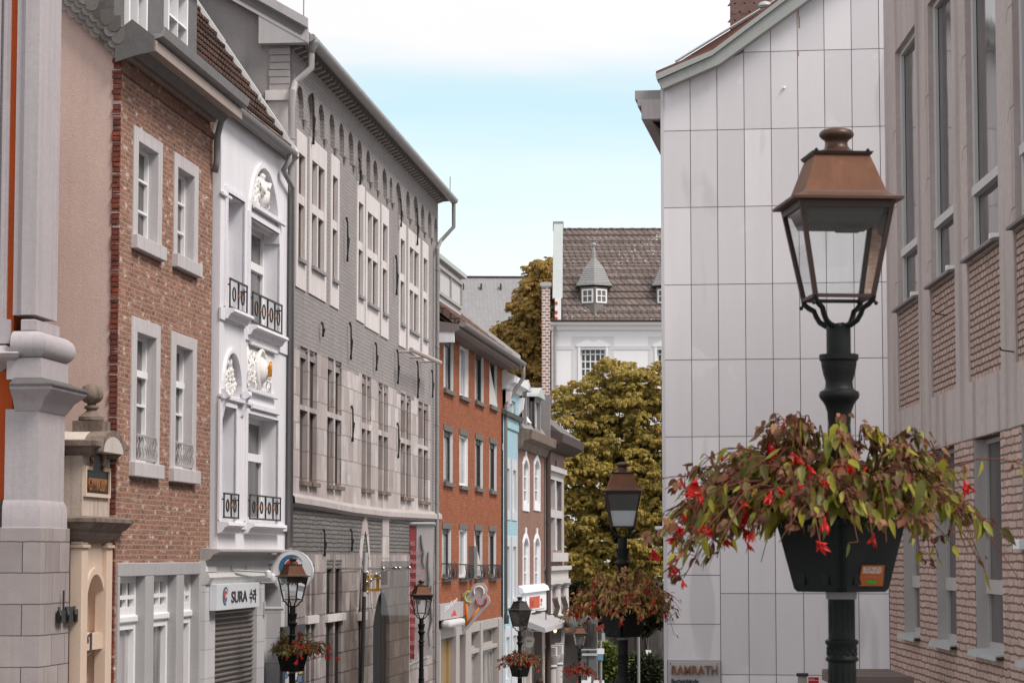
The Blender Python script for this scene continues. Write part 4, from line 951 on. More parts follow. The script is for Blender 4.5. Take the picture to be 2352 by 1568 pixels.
# ---------------- red brick house -------------------------------------------------
R = frame_left(1007, 70.4, 1867)
rh = root('red_brick_house', R, 'orange red brick apartment house with white reveals, a small dormer and a gutter', 'house')
rz = lambda px, py, y=0.0: R.f(px, py, y)[1]
RX = R.f(1154, 1276)[0]
rwins = []
for row in (((1018.5, 1040, 773, 896), (1055, 1075, 788, 911), (1090.5, 1110, 805, 923), (1124, 1140.5, 821, 934)),
            ((1018.5, 1039, 986, 1110), (1055, 1074, 996, 1118), (1091, 1108.5, 1006, 1123), (1124, 1140, 1015, 1129)),
            ((1015.5, 1035.5, 1212, 1330), (1054.5, 1072.5, 1214, 1330), (1089.5, 1107.5, 1216, 1330), (1122.5, 1139, 1218, 1328))):
    for (a, b, t, bt) in row: rwins.append((R.f(a, 1100)[0], R.f(b, 1100)[0], rz(a, bt), rz(a, t)))
zt = rz(1010, 762); zb = rz(1075, 1434)
red_b = brick('orange_red_brick', (.35, .118, .058), (.27, .09, .047), (.22, .11, .08), .24, .083, .011, .22, (.42, .15, .06), .7, .5, .006, .22, (.15, .06, .04), blot=.25)
MB().wall(rect(0, RX, zb, zt + .4), [rect(*w) for w in rwins], .13, back=.0).box(0, RX, .45, .6, -.8, zt + .4).obj('front_wall', red_b, rh)
dk_fr = plain('anthracite_frame', (.05, .05, .047), .5)
lint = plain('dark_lintel', (.15, .125, .115), .7, .15, 4)
for i, (x0, x1, z0, z1) in enumerate(rwins):
    openw = i in (3, 10)
    w_ = win(rh, x0, x1, z0 + .05, z1, .12, fw=.16 if i % 4 != 1 else .07, th=.05, frame=dk_fr if i % 4 != 1 else white_frame, glass=glass_pale if i % 4 in (0, 1) else glass_dark)
    m = MB(); m.box(x1 - .012, x1 + .004, -.006, .12, z0, z1); m.box(x0 - .004, x0 + .012, -.006, .12, z0, z1); m.obj('white_reveal', white_frame, w_)
    MB().box(x0 - .04, x1 + .04, -.03, .12, z1 - .01, z1 + .16).obj('lintel', lint, w_)
    MB().box(x0 - .05, x1 + .05, -.09, .1, z0 - .06, z0 + .05).obj('sill', lint, w_)
    if openw:
        a = R_(38); L_ = x1 - x0 - .2; m = MB(); m.hexa([(x0 + .08, .02, z0 + .1), (x0 + .13, .0, z0 + .1), (x1 - .2, -.06, z0 + .1), (x1 - .24, -.02, z0 + .1)], [(x0 + .02, .06, z1 - .06), (x0 + .07, .06, z1 - .06), (x0 + .12, .05, z1 - .06), (x0 + .08, .06, z1 - .06)]); m.obj('tilted_sash', plain('grey_sash', (.45, .43, .42), .4), w_)
    if i >= 8:
        m = MB(); y = -.18; za, zb_ = z0 - .02, z0 + .42
        for zz in (za, zb_): m.box(x0 - .05, x1 + .05, y - .015, y + .015, zz, zz + .03); m.box(x0 - .05, x0 - .02, y, .0, zz, zz + .03); m.box(x1 + .02, x1 + .05, y, 0, zz, zz + .03)
        for k in range(9): x = x0 - .03 + (x1 - x0 + .06) * k / 8; m.tube([(x, y, za), (x + .03 * (-1) ** k, y - .04, (za + zb_) / 2), (x, y, zb_)], .011, 5)
        cx_ = (x0 + x1) / 2; m.tube([(cx_ + .11 * math.cos(a), y - .03, (za + zb_) / 2 + .13 * math.sin(a)) for a in [k * math.pi / 6 for k in range(13)]], .02, 6)
        m.ball((cx_, y - .03, (za + zb_) / 2), .05, 7, 5); m.obj('window_railing', iron, w_)
# a sooty pipe box between two windows
m = MB(); m.box(R.f(1077, 1280)[0], R.f(1084.5, 1280)[0], -.16, .0, rz(1077, 1328), rz(1077, 1253)); m.obj('flue_box', plain('sooty_box', (.17, .155, .15), .8, .3, 5), rh)
# eaves + gutter + tiled roof + dormer
OVR = .55; zg1 = rz(1023, 724, -OVR); XR1 = RX + .35
MB().ext([(.1, zt + .02), (-.42, zg1 - .22), (-OVR, zg1 - .16), (-OVR, zg1 + .0), (.1, zg1 + .1)], -.02, XR1 - .1, 'x').obj('boxed_eaves', plain('grey_brown_eaves', (.22, .19, .18), .75, .15, 2), rh)
m = MB(); m.ext([(-OVR - .1 + .11 * math.cos(math.pi + math.pi * i / 8), zg1 + .03 + .11 * math.sin(math.pi + math.pi * i / 8)) for i in range(9)] + [(-OVR, zg1 + .06), (-OVR - .18, zg1 + .06)], .05, XR1 + .1, 'x'); m.obj('gutter', zinc, rh, True, auto=50)
m = MB(); m.box(.0, .12, -.42, .0, zg1 - .5, zg1 - .2); m.obj('corner_bracket', white_paint, rh)
RPR = .78; zr0 = zg1 + .10
rt2 = brick('weathered_pantile', (.24, .15, .125), (.19, .12, .10), (.07, .05, .045), .23, .3, .02, .25, (.32, .25, .22), .5, 1.0, .006, .3)
m = MB(); ytop = 5.0
slab(m, (-.02, -OVR, zr0), (XR1, -OVR, zr0), (XR1, ytop, zr0 + (ytop + OVR) * RPR), (-.02, ytop, zr0 + (ytop + OVR) * RPR), .14)
slab(m, (-.02, ytop, zr0 + (ytop + OVR) * RPR), (XR1, ytop, zr0 + (ytop + OVR) * RPR), (XR1, 10.5, zr0), (-.02, 10.5, zr0), .14)
rf = m.obj('roof', rt2, rh)
m = MB()
for k in range(15):
    y = -OVR + .02 + k * .28; z = zr0 + .02 + (y + OVR) * RPR; m.hexa([(0, y - .06, z - .05), (XR1 - .05, y - .06, z - .05), (XR1 - .05, y + .2, z + .05), (0, y + .2, z + .05)], [(0, y - .06, z + .02), (XR1 - .05, y - .06, z + .02), (XR1 - .05, y + .2, z + .19), (0, y + .2, z + .19)])
m.obj('roof_tiles', rt2, rf)
m = MB(); m.hexa([(XR1 - .06, -OVR, zr0), (XR1 + .06, -OVR, zr0), (XR1 + .06, ytop, zr0 + (ytop + OVR) * RPR), (XR1 - .06, ytop, zr0 + (ytop + OVR) * RPR)], [(XR1 - .06, -OVR, zr0 + .2), (XR1 + .06, -OVR, zr0 + .2), (XR1 + .06, ytop, zr0 + (ytop + OVR) * RPR + .2), (XR1 - .06, ytop, zr0 + (ytop + OVR) * RPR + .2)]); m.obj('verge_tile', plain('pale_verge_zinc', (.55, .55, .56), .4, .08, 3), rf)
# dormer: its window front looks over the street
yd = .55; d0 = 1.0; d1 = R.f(1059, 660, yd)[0]; zd1 = R.f(1059, 640, yd)[1]; zd0 = R.f(1045, 710, yd)[1]
gw_ = plain('weathered_white_board', (.50, .49, .50), .75, .15, 5, .2)
m = MB(); m.box(d0, d1, yd, 3.4, zd0 - .5, zd1); do = m.obj('dormer', gw_, rh)
MB().box(d0 - .12, d1 + .14, yd - .16, 3.5, zd1, zd1 + .13).obj('dormer_roof', zinc_pale, do)
w_ = win(do, d0 + .15, d1 - .12, zd0 + .1, zd1 - .12, yd + .05, frame=plain('grey_dormer_frame', (.35, .33, .32), .5), fw=.10, th=.12, cols=3)
m = MB(); m.tube([(XR1 - .05, -OVR - .12, zg1 - .02), (XR1 - .05, -OVR - .12, zg1 - .45), (RX + .2, -.35, zg1 - .95), (RX + .03, -.10, zg1 - 1.4), (RX + .03, -.10, rz(1153, 1420))], .065, 10); m.obj('downpipe', plain('brown_grey_pipe', (.20, .185, .18), .5, .15, 3), rh, True)
m = MB(); m.lathe([(.09, 0), (.11, .25), (.08, .3)], RX + .03, -.12, 10); o = m.obj('pipe_shoe', iron, rh, True, auto=40); o.location.z = rz(1153, 1432)
# shop front
shopg = plain('grey_beige_shopfront', (.36, .33, .315), .6, .12, 2, .2)
m = MB()
for a, b in ((1006, 1009), (1044, 1052), (1066, 1079), (1101, 1106), (1143, 1154)): m.box(R.f(a, 1500)[0], R.f(b, 1500)[0], -.05, .3, -.8, zb)
m.box(0, RX, -.02, .3, zb - .25, zb + .05); m.box(R.f(1079, 1500)[0], R.f(1143, 1500)[0], .0, .3, rz(1079, 1503), rz(1079, 1494)); m.obj('shopfront', shopg, rh, bevel=.01)
win(rh, R.f(1080, 1500)[0], R.f(1142, 1500)[0], .3, rz(1080, 1505), .2, frame=shopg, cols=2, fw=.1, glass=glass_pale); win(rh, R.f(1080, 1500)[0], R.f(1142, 1500)[0], rz(1080, 1494), zb - .25, .2, frame=shopg, cols=3, fw=.08, glass=glass_dark)
dw = win(rh, R.f(1009, 1500)[0], R.f(1044, 1500)[0], -.5, rz(1009, 1450), .2, frame=plain('ochre_door_frame', (.36, .24, .10), .5, .15, 4), cols=2, fw=.12, glass=plain('amber_glass_door', (.30, .20, .09), .2, .3, 2, spec=.5), name='shop_door')
MB().box(0, R.f(1066, 1440, -.3)[0], -.34, -.06, rz(1006, 1447, -.3), rz(1006, 1429, -.3)).obj('awning_cassette', plain('awning_cassette_paint', (.55, .53, .53), .6, .05, 2, .2), rh, bevel=.08)
# sign board of the ice cream parlour
b0, b1 = R.f(1008, 1420, -.12)[0], R.f(1061, 1420, -.12)[0]; z0, z1 = rz(1008, 1424, -.12), rz(1008, 1387, -.12)
fb = root('fascia_sign', Fr(*R.w(b0, 0, z0), R.u.x, R.u.y), 'grey fascia sign with script lettering and a red triangle above the awning roller', 'sign')
MB().box(0, b1 - b0, -.16, -.01, 0, z1 - z0).obj('sign_board', plain('brushed_sign_board', (.38, .355, .36), .7, .1, 3, spec=.15), fb)
text('Stefano', (z1 - z0) * .5, plain('script_white', (.62, .61, .61), .5), fb, 'lettering', ((b1 - b0) * .14, (z1 - z0) * .45), -.166, .003, .003, (b1 - b0) * .16 / ((z1 - z0) * .42), 'LEFT', .10, .35)
redp = bpy.data.materials['red_sign_paint']; m = MB(); L_, H_ = b1 - b0, z1 - z0
m.ext([(L_ * .44, H_ * .16), (L_ * .7, H_ * .16), (L_ * .6, H_ * .55)], -.166, -.16, 'y'); m.obj('red_triangle', redp, fb)
# ice cream cone blade sign, faces the camera
xi = R.f(1061, 1390)[0]; IF = R.turn(xi, 0)
ic = root('ice_cream_sign', Fr(IF.o.x, IF.o.y, IF.o.z, IF.u.x, IF.u.y), 'grey ice cream cone shaped blade sign with coloured neon arcs', 'sign')
P_ = lambda px, py: IF.f(px, py)
c1, c2, c3 = P_(1085, 1372), P_(1100, 1356), P_(1107, 1381); 
c1 = P_(1079, 1371)
def pix(n): return n * (P_(1100, 1356)[0] - P_(1099, 1356)[0])
oc = []
def lobe(c, r, a0, a1, n=12): return [(c[0] + r * math.cos(R_(a0 + (a1 - a0) * i / n)), c[1] + r * math.sin(R_(a0 + (a1 - a0) * i / n))) for i in range(n + 1)]
ol = [P_(1068, 1444), P_(1072, 1446)] + [P_(1108, 1396)] + lobe(P_(1109, 1378), pix(16.5), -60, 65) + lobe(P_(1101, 1354), pix(18), 0, 195) + lobe(P_(1079, 1370), pix(17), 95, 250)
ol = [P_(1067, 1443), P_(1072, 1446)] + lobe(P_(1109, 1379), pix(16.5), -65, 60) + lobe(P_(1101, 1355), pix(18), -5, 190) + lobe(P_(1080, 1371), pix(17), 110, 240)
tr_m = plain('sign_panel_grey', (.43, .385, .39), .75, .06, 2)
MB().ext(ol, -.07, .07, 'y').obj('sign_panel', tr_m, ic, bevel=.015)
def neon(pts, mat, nm, r=None): MB().tube([(a, -.10, b) for a, b in pts], r or pix(1.5), 7).obj(nm, mat, ic, True)
neon(lobe(P_(1101, 1357), pix(11.5), -35, 215, 16), plain('white_neon_tube', (.85, .87, .9), .3), 'white_arc'); neon(lobe(P_(1080.5, 1370), pix(12), 85, 285, 16), plain('lime_neon_tube', (.50, .62, .03), .35), 'lime_arc')
neon(lobe(P_(1106, 1378), pix(12), 170, 390, 16), plain('crimson_neon_tube', (.38, .02, .03), .35), 'crimson_arc'); og = plain('orange_neon_tube', (.70, .20, .02), .35)
neon([P_(1073, 1386), P_(1072.5, 1432)], og, 'orange_bar', pix(2)); neon([P_(1101, 1395), P_(1073, 1434)], og, 'orange_bar', pix(2))
m = MB(); 
for py in (1375, 1415): x, z = P_(1076, py); m.tube([(-.05, 0, z), (x, 0, z)], .025, 6)
m.obj('bracket', zinc_pale, ic)

# ---------------- blue house -------------------------------------------------
BL = frame_left(1155.5, 84.6, 1880)
bl = root('blue_brick_house', BL, 'narrow pale blue brick house with tall stone windows and a white dormer', 'house')
lz = lambda px, py, y=0.0: BL.f(px, py, y)[1]
LX = BL.f(1190.5, 1276)[0]; zt = lz(1160, 960)
blue_b = brick('sky_blue_brick', (.37, .55, .62), (.33, .50, .58), (.30, .44, .50), .24, .085, .012, .08, None, 0, .8, .01, .15, (.3, .35, .36), blot=.12)
bw_ = []
for (t, bt) in ((1074, 1172), (1254, 1376), (1463, 1560)):
    for (a, b) in ((1161, 1169), (1176.5, 1184.5)): bw_.append((BL.f(a, 1300)[0], BL.f(b, 1300)[0], lz(1161, bt), lz(1161, t)))
MB().wall(rect(0, LX, -.5, zt + .3), [rect(*w) for w in bw_], .2).obj('front_wall', blue_b, bl)
for i, (x0, x1, z0, z1) in enumerate(bw_):
    w_ = win(bl, x0, x1, z0, z1, .11, fw=.08, bars=(.6,), glass=glass_pale); surround(w_, x0, x1, z0, z1, .11, .25, .25, .35, .03, plain('bluish_limestone', (.52, .53, .56), .8, .1, 2, .2) if 'bluish_limestone' not in bpy.data.materials else bpy.data.materials['bluish_limestone'], bottom=.3)
# roof and dormer
m = MB(); slab(m, (-.05, -.2, zt + .2), (LX + .05, -.2, zt + .2), (LX + .05, 4, zt + 2.0), (-.05, 4, zt + 2.0), .15); slab(m, (-.05, 4, zt + 2.0), (LX + .05, 4, zt + 2.0), (LX + .05, 8.5, zt), (-.05, 8.5, zt), .15); rf = m.obj('roof', slate, bl)
m = MB(); d0, d1 = .35, LX - .2; zd = lz(1165, 893, -.05)
wd = (BL.f(1168, 940, -.05)[0], BL.f(1184, 940, -.05)[0], zt + .05, zd - .3)
m.wall(rect(d0, d1, zt - .3, zd), [rect(*wd)], .15, -.05).box(d0, d0 + .15, .1, 2.4, zt, zd).box(d1 - .15, d1, .1, 2.4, zt, zd); do = m.obj('dormer', blue_b, bl)
win(do, *wd, .08, fw=.08, glass=glass_pale)
MB().ext([(.1, zd - .05), (-.1, zd), (-.15, zd + .12), (-.35, zd + .2), (-.38, zd + .42), (-.1, zd + .55), (2.4, zd + .75), (2.4, zd)], d0 - .2, d1 + .25, 'x').obj('dormer_cornice', white_paint, do)
m = MB(); m.ext([(-.05, zd - .1), (-.25, zd - .1), (-.2, zd - .5), (-.05, zd - .7)], d0 - .02, d0 + .2, 'x'); m.ext([(-.05, zd - .1), (-.25, zd - .1), (-.2, zd - .5), (-.05, zd - .7)], d1 - .2, d1 + .02, 'x'); m.obj('bracket', white_paint, do)

# ---------------- brown brick house with white window heads ----------------------
PK = frame_left(1190.5, 88.8, 1890)
pk_ = root('brown_brick_house', PK, 'brown brick house with white ogee window heads under a grey mansard roof', 'house')
kz = lambda px, py, y=0.0: PK.f(px, py, y)[1]
KX = PK.f(1250, 1276)[0]; zt = kz(1192, 1000)
pink_b = brick('brown_red_brick', (.30, .17, .13), (.25, .14, .11), (.25, .17, .14), .22, .08, .011, .2, (.36, .25, .21), .5, .5, .01, .3, (.12, .08, .07), blot=.4)
kw = []
for (t, bt) in ((1054, 1154), (1234, 1350)):
    for (a, b) in ((1201, 1212.5), (1226.5, 1238)): kw.append((PK.f(a, 1200)[0], PK.f(b, 1200)[0], kz(a, bt), kz(a, t)))
zs1 = kz(1195, 1364)
MB().wall(rect(0, KX, zs1 - .3, zt), [segarch(x0, x1, z0, z1) for x0, x1, z0, z1 in kw], .10).obj('front_wall', pink_b, pk_)
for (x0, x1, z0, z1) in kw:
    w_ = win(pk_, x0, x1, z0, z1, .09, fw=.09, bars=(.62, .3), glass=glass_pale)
    wd_ = .18; a_ = segarch(x0 + .005, x1 - .005, z0, z1 - .005); MB().box(x0 + .09, x0 + .3, .05, .088, z0 + .1, z1 - .2).obj('painted_shadow_strip', plain('painted_shadow', (.10, .09, .09), .6), w_); cxm = (x0 + x1) / 2  # dark strip painted in as the shadow line down the window's left side
    outer = [(x0 - wd_, z0 - .28), (x1 + wd_, z0 - .28), (x1 + wd_, z1 - .15), (cxm + .5, z1 + .08), (cxm + .16, z1 + .16), (cxm + .16, z1 + .36), (cxm - .16, z1 + .36), (cxm - .16, z1 + .16), (cxm - .5, z1 + .08), (x0 - wd_, z1 - .15)]
    MB().wall(outer, [a_], .13, -.04, back=.04).obj('window_surround', white_paint, w_)
MB().ext([(.1, zt - .5), (-.1, zt - .45), (-.2, zt - .2), (-.45, zt - .1), (-.5, zt + .2), (.1, zt + .3)], -.05, KX + .1, 'x').obj('stone_cornice', grime_stone, pk_)
# mansard with dormers
mr = plain('grey_mansard_slate', (.24, .225, .225), .7, .2, 4, .2, .3, 20)
zm = zt + .25; hm = 1.55
m = MB(); m.ext([(-.2, zm), (.9, zm + hm), (4.5, zm + hm + .3), (8, zm + hm), (8.5, zm)], -.0, KX + .0, 'x'); rf = m.obj('mansard_roof', mr, pk_)
MB().box(KX - .28, KX, -.25, 1.5, zm, zm + hm + .1).obj('party_wall', mr, pk_)
for (a, b) in ((.35, 1.75), (4.2, 6.3)):
    m = MB(); m.wall(rect(a, b, zm + .1, zm + 1.4), [rect(a + .3, b - .3, zm + .2, zm + 1.2)], .2, -.1).box(a, a + .12, .1, 1.6, zm + .1, zm + 1.4).box(b - .12, b, .1, 1.6, zm + .1, zm + 1.4); do = m.obj('dormer', mr, pk_)
    MB().ext([(a - .15, zm + 1.36), (b + .15, zm + 1.36), (b + .1, zm + 1.46), ((a + b) / 2, zm + 1.75), (a - .1, zm + 1.46)], -.25, 1.9, 'y').obj('dormer_roof', zinc_pale, do)
    win(do, a + .3, b - .3, zm + .2, zm + 1.2, .08, fw=.09, cols=2)
m = MB(); a = 2.5; m.hexa([(a, .05, zm + .3), (a + 1.0, .05, zm + .3), (a + 1.0, .65, zm + 1.2), (a, .65, zm + 1.2)], [(a, -.08, zm + .34), (a + 1.0, -.08, zm + .34), (a + 1.0, .54, zm + 1.24), (a, .54, zm + 1.24)]); m.obj('roof_light', white_frame, rf)
# shop: white fascia, canopy, cream front
m = MB(); m.box(0, KX, -.08, .15, kz(1195, 1410), zs1 + .05); m.ext([(0, zs1 + .3), (-.15, zs1 + .2), (-.2, zs1 + .05), (0, zs1)], 0, KX, 'x'); m.obj('fascia', white_paint, pk_)
z0 = kz(1195, 1410)
fs = root('shop_sign', Fr(*PK.w(1.4, -.09, z0 + .1), PK.u.x, PK.u.y), 'white shop fascia sign with an orange red lettered patch on the brown brick house', 'sign')
MB().box(0, 6.2, -.03, 0, 0, zs1 - z0 - .2).obj('sign_board', white_frame, fs)
H_ = zs1 - z0 - .2; m = MB(); m.box(.9, 4.2, -.04, -.03, H_ * .1, H_ * .95); m.obj('red_patch', plain('orange_red_patch', (.50, .10, .05), .6, .25, 9), fs)
text('frut', H_ * .8, plain('dark_red_letter', (.36, .05, .03), .6), fs, 'lettering', (1.1, H_ * .28), -.042, .004, .01, 1.9); text('SNACK\nBAR', H_ * .28, plain('red_letter', (.45, .07, .05), .6), fs, 'lettering', (4.5, H_ * .5), -.034, .003, .01, 1.4)
MB().ext([(0, z0 - .1), (-.9, z0 - .45), (-.95, z0 - .6), (-.9, z0 - .62), (0, z0 - .35)], .1, KX - .05, 'x').obj('canopy', plain('grey_canopy', (.36, .35, .36), .5, .1, 2), pk_)
cream2 = plain('cream_shopfront', (.60, .53, .48), .7, .1, 2, .2)
m = MB(); m.box(0, KX, .25, .5, -.8, z0); m.box(0, 1.2, -.02, .25, -.8, z0); m.box(KX - 1.0, KX, -.02, .25, -.8, z0); m.box(3.4, 4.0, -.02, .25, -.8, z0); m.obj('shopfront', cream2, pk_)
win(pk_, 1.2, 3.4, 0, z0 - 1.1, .2, frame=white_frame, glass=glass_pale, cols=2)
xh = PK.f(1200, 1480)[0]; HF = PK.turn(max(xh, 1.0), 0); a0 = HF.f(1206, 1485); a1 = HF.f(1226, 1461)
hs = root('hanging_sign', Fr(HF.o.x, HF.o.y, HF.o.z, HF.u.x, HF.u.y), 'cream shield shaped hanging sign on a scrolled white bracket', 'sign')
x0, x1, z0_, z1_ = a0[0], a1[0], a0[1], a1[1]; cxm = (x0 + x1) / 2
MB().ext([(x0 + .06, z0_), (x1 - .06, z0_), (x1, z0_ + .15), (x1 + .02, z1_ - .1), (x1 - .05, z1_), (x0 + .05, z1_), (x0 - .02, z1_ - .1), (x0, z0_ + .15)], -.04, .04, 'y').obj('shield', plain('ivory_sign', (.72, .68, .62), .5), hs, bevel=.015)
text('Kaffee', .10, plain('grey_letter', (.3, .28, .27), .6), hs, 'lettering', (cxm, (z0_ + z1_) / 2), -.045, .002, .002, .8, 'CENTER')
m = MB(); zb_ = z1_ + .2; m.tube([(0, 0, zb_), (x1 + .2, 0, zb_)], .022, 6); m.tube([(x1 + .2 + .1 * math.cos(a), 0, zb_ + .1 + .1 * math.sin(a)) for a in [k * math.pi / 6 - 1.57 for k in range(10)]], .015, 5)
m.tube([(0, 0, zb_ + .5), (x0 * .6, 0, zb_ + .42), (cxm, 0, zb_ + .05)], .018, 5); m.lathe([(.02, zb_), (.09, zb_ + .06), (.10, zb_ + .22), (.04, zb_ + .3), (.02, zb_ + .38)], cxm, 0, 8); m.tube([(x0 + .05, 0, z1_), (x0 + .05, 0, zb_)], .01, 4); m.tube([(x1 - .05, 0, z1_), (x1 - .05, 0, zb_)], .01, 4); m.obj('scroll_bracket', white_frame, hs)

# ---------------- corner house with colonnettes ----------------------
CO = frame_left(1251.0, 97.2, 1890)
ch = root('corner_house', CO, 'corner house with a stone cross window above a bay of slender stone colonnettes', 'house')
cz = lambda px, py, y=0.0: CO.f(px, py, y)[1]
CX = CO.f(1296, 1276)[0]; zt = cz(1256, 1016)
x0, x1 = CO.f(1257.5, 1180)[0], CO.f(1289, 1180)[0]; z0, z1 = cz(1257, 1262), cz(1257, 1098)
pb2 = brick('pinkish_brick', (.33, .22, .19), (.28, .18, .16), (.30, .24, .21), .22, .08, .011, .2, (.40, .31, .28), .5, .5, .01, .3, (.14, .10, .09), blot=.4)
zbay = cz(1256, 1308)
MB().wall(rect(0, CX, zbay - .2, zt), [rect(x0, x1, z0, z1)], .25).add([(CX, 0, -1), (CX, 8, -1), (CX, 8, zt), (CX, 0, zt)], [(0, 1, 2, 3)]).obj('front_wall', pb2, ch)
cs = plain('grey_white_stone', (.50, .475, .47), .8, .15, 2, .35, .2, dirt=(.24, .21, .2))
w_ = win(ch, x0, x1, z0, z1, .22, fw=.1, cols=4, bars=(.54,), glass=glass_dark)
m = MB(); m.box(x0 - .35, x0, -.06, .2, z0 - .3, z1 + .3); m.box(x1, x1 + .35, -.06, .2, z0 - .3, z1 + .3); m.box(x0, x1, -.06, .2, z1, z1 + .3); m.box((x0 + x1) / 2 - .2, (x0 + x1) / 2 + .2, -.05, .2, z0, z1); zc = cz(1257, 1177); m.box(x0, x1, -.045, .2, zc - .15, zc + .15)
m.box(x0 - .5, x1 + .5, -.2, .0, z1 + .3, z1 + .5); m.box(x0 - .4, x1 + .4, -.25, .2, z0 - .45, z0 - .1); m.obj('window_surround', cs, w_)
MB().ext([(.1, zt - .3), (-.3, zt - .25), (-.7, zt - .02), (-.75, zt + .3), (-.2, zt + .45), (.1, zt + .4)], -.2, CX + 1.0, 'x').obj('eaves_cornice', plain('dark_brown_eaves', (.085, .065, .063), .7, .15, 2), ch)
m = MB(); m.ext([(-.7, zt + .3), (.8, zt + 1.45), (4, zt + 1.7), (8, zt + .3)], -.1, CX + .6, 'x'); m.obj('roof', slate, ch)
m = MB()
for px in (1262, 1275): x = CO.f(px, 1070)[0]; m.ext(arch(x, x + .35, cz(px, 1088), cz(px, 1055), 6, .6), -.03, .0, 'y')
m.obj('blind_slit', plain('dark_slit', (.07, .05, .05), .9), ch)
# bay: entablature, colonnettes, canopy, columns
yb = -.16; zc0, zc1 = cz(1256, 1336, yb), cz(1256, 1420, yb)
m = MB(); m.box(.1, CX + .1, yb, .2, zc0, zbay); m.box(.0, CX + .25, yb - .12, .2, zbay - .02, zbay + .14); m.box(.02, CX + .2, yb - .08, .2, zc0 - .1, zc0 + .06); m.obj('bay_entablature', cs, ch)
def column(m, x, y, z0, z1, r):
    h = z1 - z0; m.lathe([(r * 1.5, z0), (r * 1.5, z0 + .04 * h), (r * 1.1, z0 + .07 * h), (r, z0 + .1 * h), (r * .88, z1 - .14 * h), (r * 1.15, z1 - .12 * h), (r * .95, z1 - .1 * h), (r * 1.5, z1 - .03 * h), (r * 1.6, z1)], x, y, 12); return m
for i in range(3):
    x = .55 + i * (CX - 1.0) / 2.0; column(MB(), x, yb + .12, zc1, zc0 - .1, .20).obj('colonnette', cs, ch, True, auto=40)
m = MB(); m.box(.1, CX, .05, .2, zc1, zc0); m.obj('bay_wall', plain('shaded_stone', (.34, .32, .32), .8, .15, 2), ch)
m = MB()
for i in range(2):
    x = .55 + (i + .5) * (CX - 1.0) / 2.0
    for k in range(5): m.tube([(x - .8 + k * .4, yb, zc1), (x - .7 + k * .4, yb - .1, zc1 + .35), (x - .8 + k * .4, yb, zc1 + .7)], .025, 5)
    m.box(x - 1, x + 1, yb - .02, yb + .02, zc1 + .68, zc1 + .74)
m.obj('bay_railing', iron_rust, ch)
zk = zc1 - .1
MB().ext([(0, zk + .1), (yb - .18, zk - .05), (yb - .24, zk - .25), (yb - .16, zk - .3), (0, zk - .25)], -.1, CX + .5, 'x').obj('canopy', plain('dark_canopy', (.09, .085, .085), .6, .1, 2), ch)
for i in range(4):
    x = .35 + i * (CX - .6) / 3.0; column(MB(), x, yb - .02, -1.0, zk - 1.3, .24).obj('column', cs, ch, True, auto=40)
    MB().box(x - .3, x + .3, yb - .25, yb + .35, zk - 1.3, zk - 1.0).obj('column_block', cs, ch)
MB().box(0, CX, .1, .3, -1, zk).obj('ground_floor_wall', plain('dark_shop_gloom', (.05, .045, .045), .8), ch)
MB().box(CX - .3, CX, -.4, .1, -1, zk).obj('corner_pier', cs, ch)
# lit wall lanterns under the canopy
for i, (px, py, lit) in enumerate(((1275, 1452, True), (1254, 1446, False))):
    LF = Fr(*CO.w(*[CO.f(px, py, yb - .3)[0], yb - .3, CO.f(px, py, yb - .3)[1] - .2]), CO.u.x, CO.u.y)
    l_ = root('wall_lantern', LF, ('glowing lit lantern hanging under the canopy of the corner house', 'unlit pale lantern beside the downpipe of the corner house')[i], 'lantern')
    MB().lathe([(.03, .2), (.06, .24), (.065, .33), (.05, .42)], 0, 0, 10).obj('globe', glow('lantern_glow', (1.0, .50, .25), 1.6) if lit else white_frame, l_, True)
    m = MB(); m.lathe([(.13, .42), (.08, .5), (.03, .58)], 0, 0, 10); m.tube([(0, 0, .58), (0, 0, .9)], .02, 5); m.tube([(0, 0, .88), (0, .4, .88)], .02, 5); m.obj('lantern_cap', iron, l_)
pipe(ch, [(.0, -.6, cz(1253, 1010)), (.0, -.5, cz(1253, 1024)), (.0, -.14, cz(1253, 1040)), (.0, -.14, -1)], .10, plain('brown_downpipe', (.10, .075, .07), .5, .15, 3))
# ================================================================== BACKGROUND
# distant hall with a slate roof
HF = Fr(*at_depth(1030, 1276, 190), 1, .04); HF.o.z = ground_z(190)
hz = lambda px, py, y=0.0: HF.f(px, py, y)
xr0, zr1 = hz(985, 636); xr1, _ = hz(1250, 640); 
yr = 9.0; ztop = HF.f(1100, 637, yr)[1]; zev = hz(1100, 900)[1]
dh = root('distant_hall', HF, 'distant building with a long plain grey slate roof', 'building')
dsl = brick('distant_slate', (.30, .295, .30), (.27, .265, .27), (.23, .225, .23), .3, .16, .02, .1, None, 0, .4, .005, .1, blot=.12)
m = MB(); slab(m, (xr0, -.4, zev), (xr1 + 6, -.4, zev), (xr1 + 6, yr, ztop), (xr0, yr, ztop), .2); slab(m, (xr0, yr, ztop), (xr1 + 6, yr, ztop), (xr1 + 6, yr * 2, zev), (xr0, yr * 2, zev), .2); rf = m.obj('roof', dsl, dh)
MB().box(xr0 + .3, xr1 + 5.5, 0, yr * 2 - .3, -1, zev).obj('wall', plain('distant_render', (.45, .43, .42), .9), dh)
m = MB(); m.box(xr0, xr1 + 6, yr - .12, yr + .12, ztop - .02, ztop + .1)
for px in (1064, 1105, 1150, 1195):
    for py in (655, 718): x, z = HF.f(px, py, 0); t = .9 if py < 700 else .5; y = yr * t; zz = zev + (ztop - zev) * t; x = HF.f(px, py, y)[0]; m.box(x - .06, x + .06, y - .25, y, zz - .1, zz + .35)
m.obj('roof_hook', iron, rf)
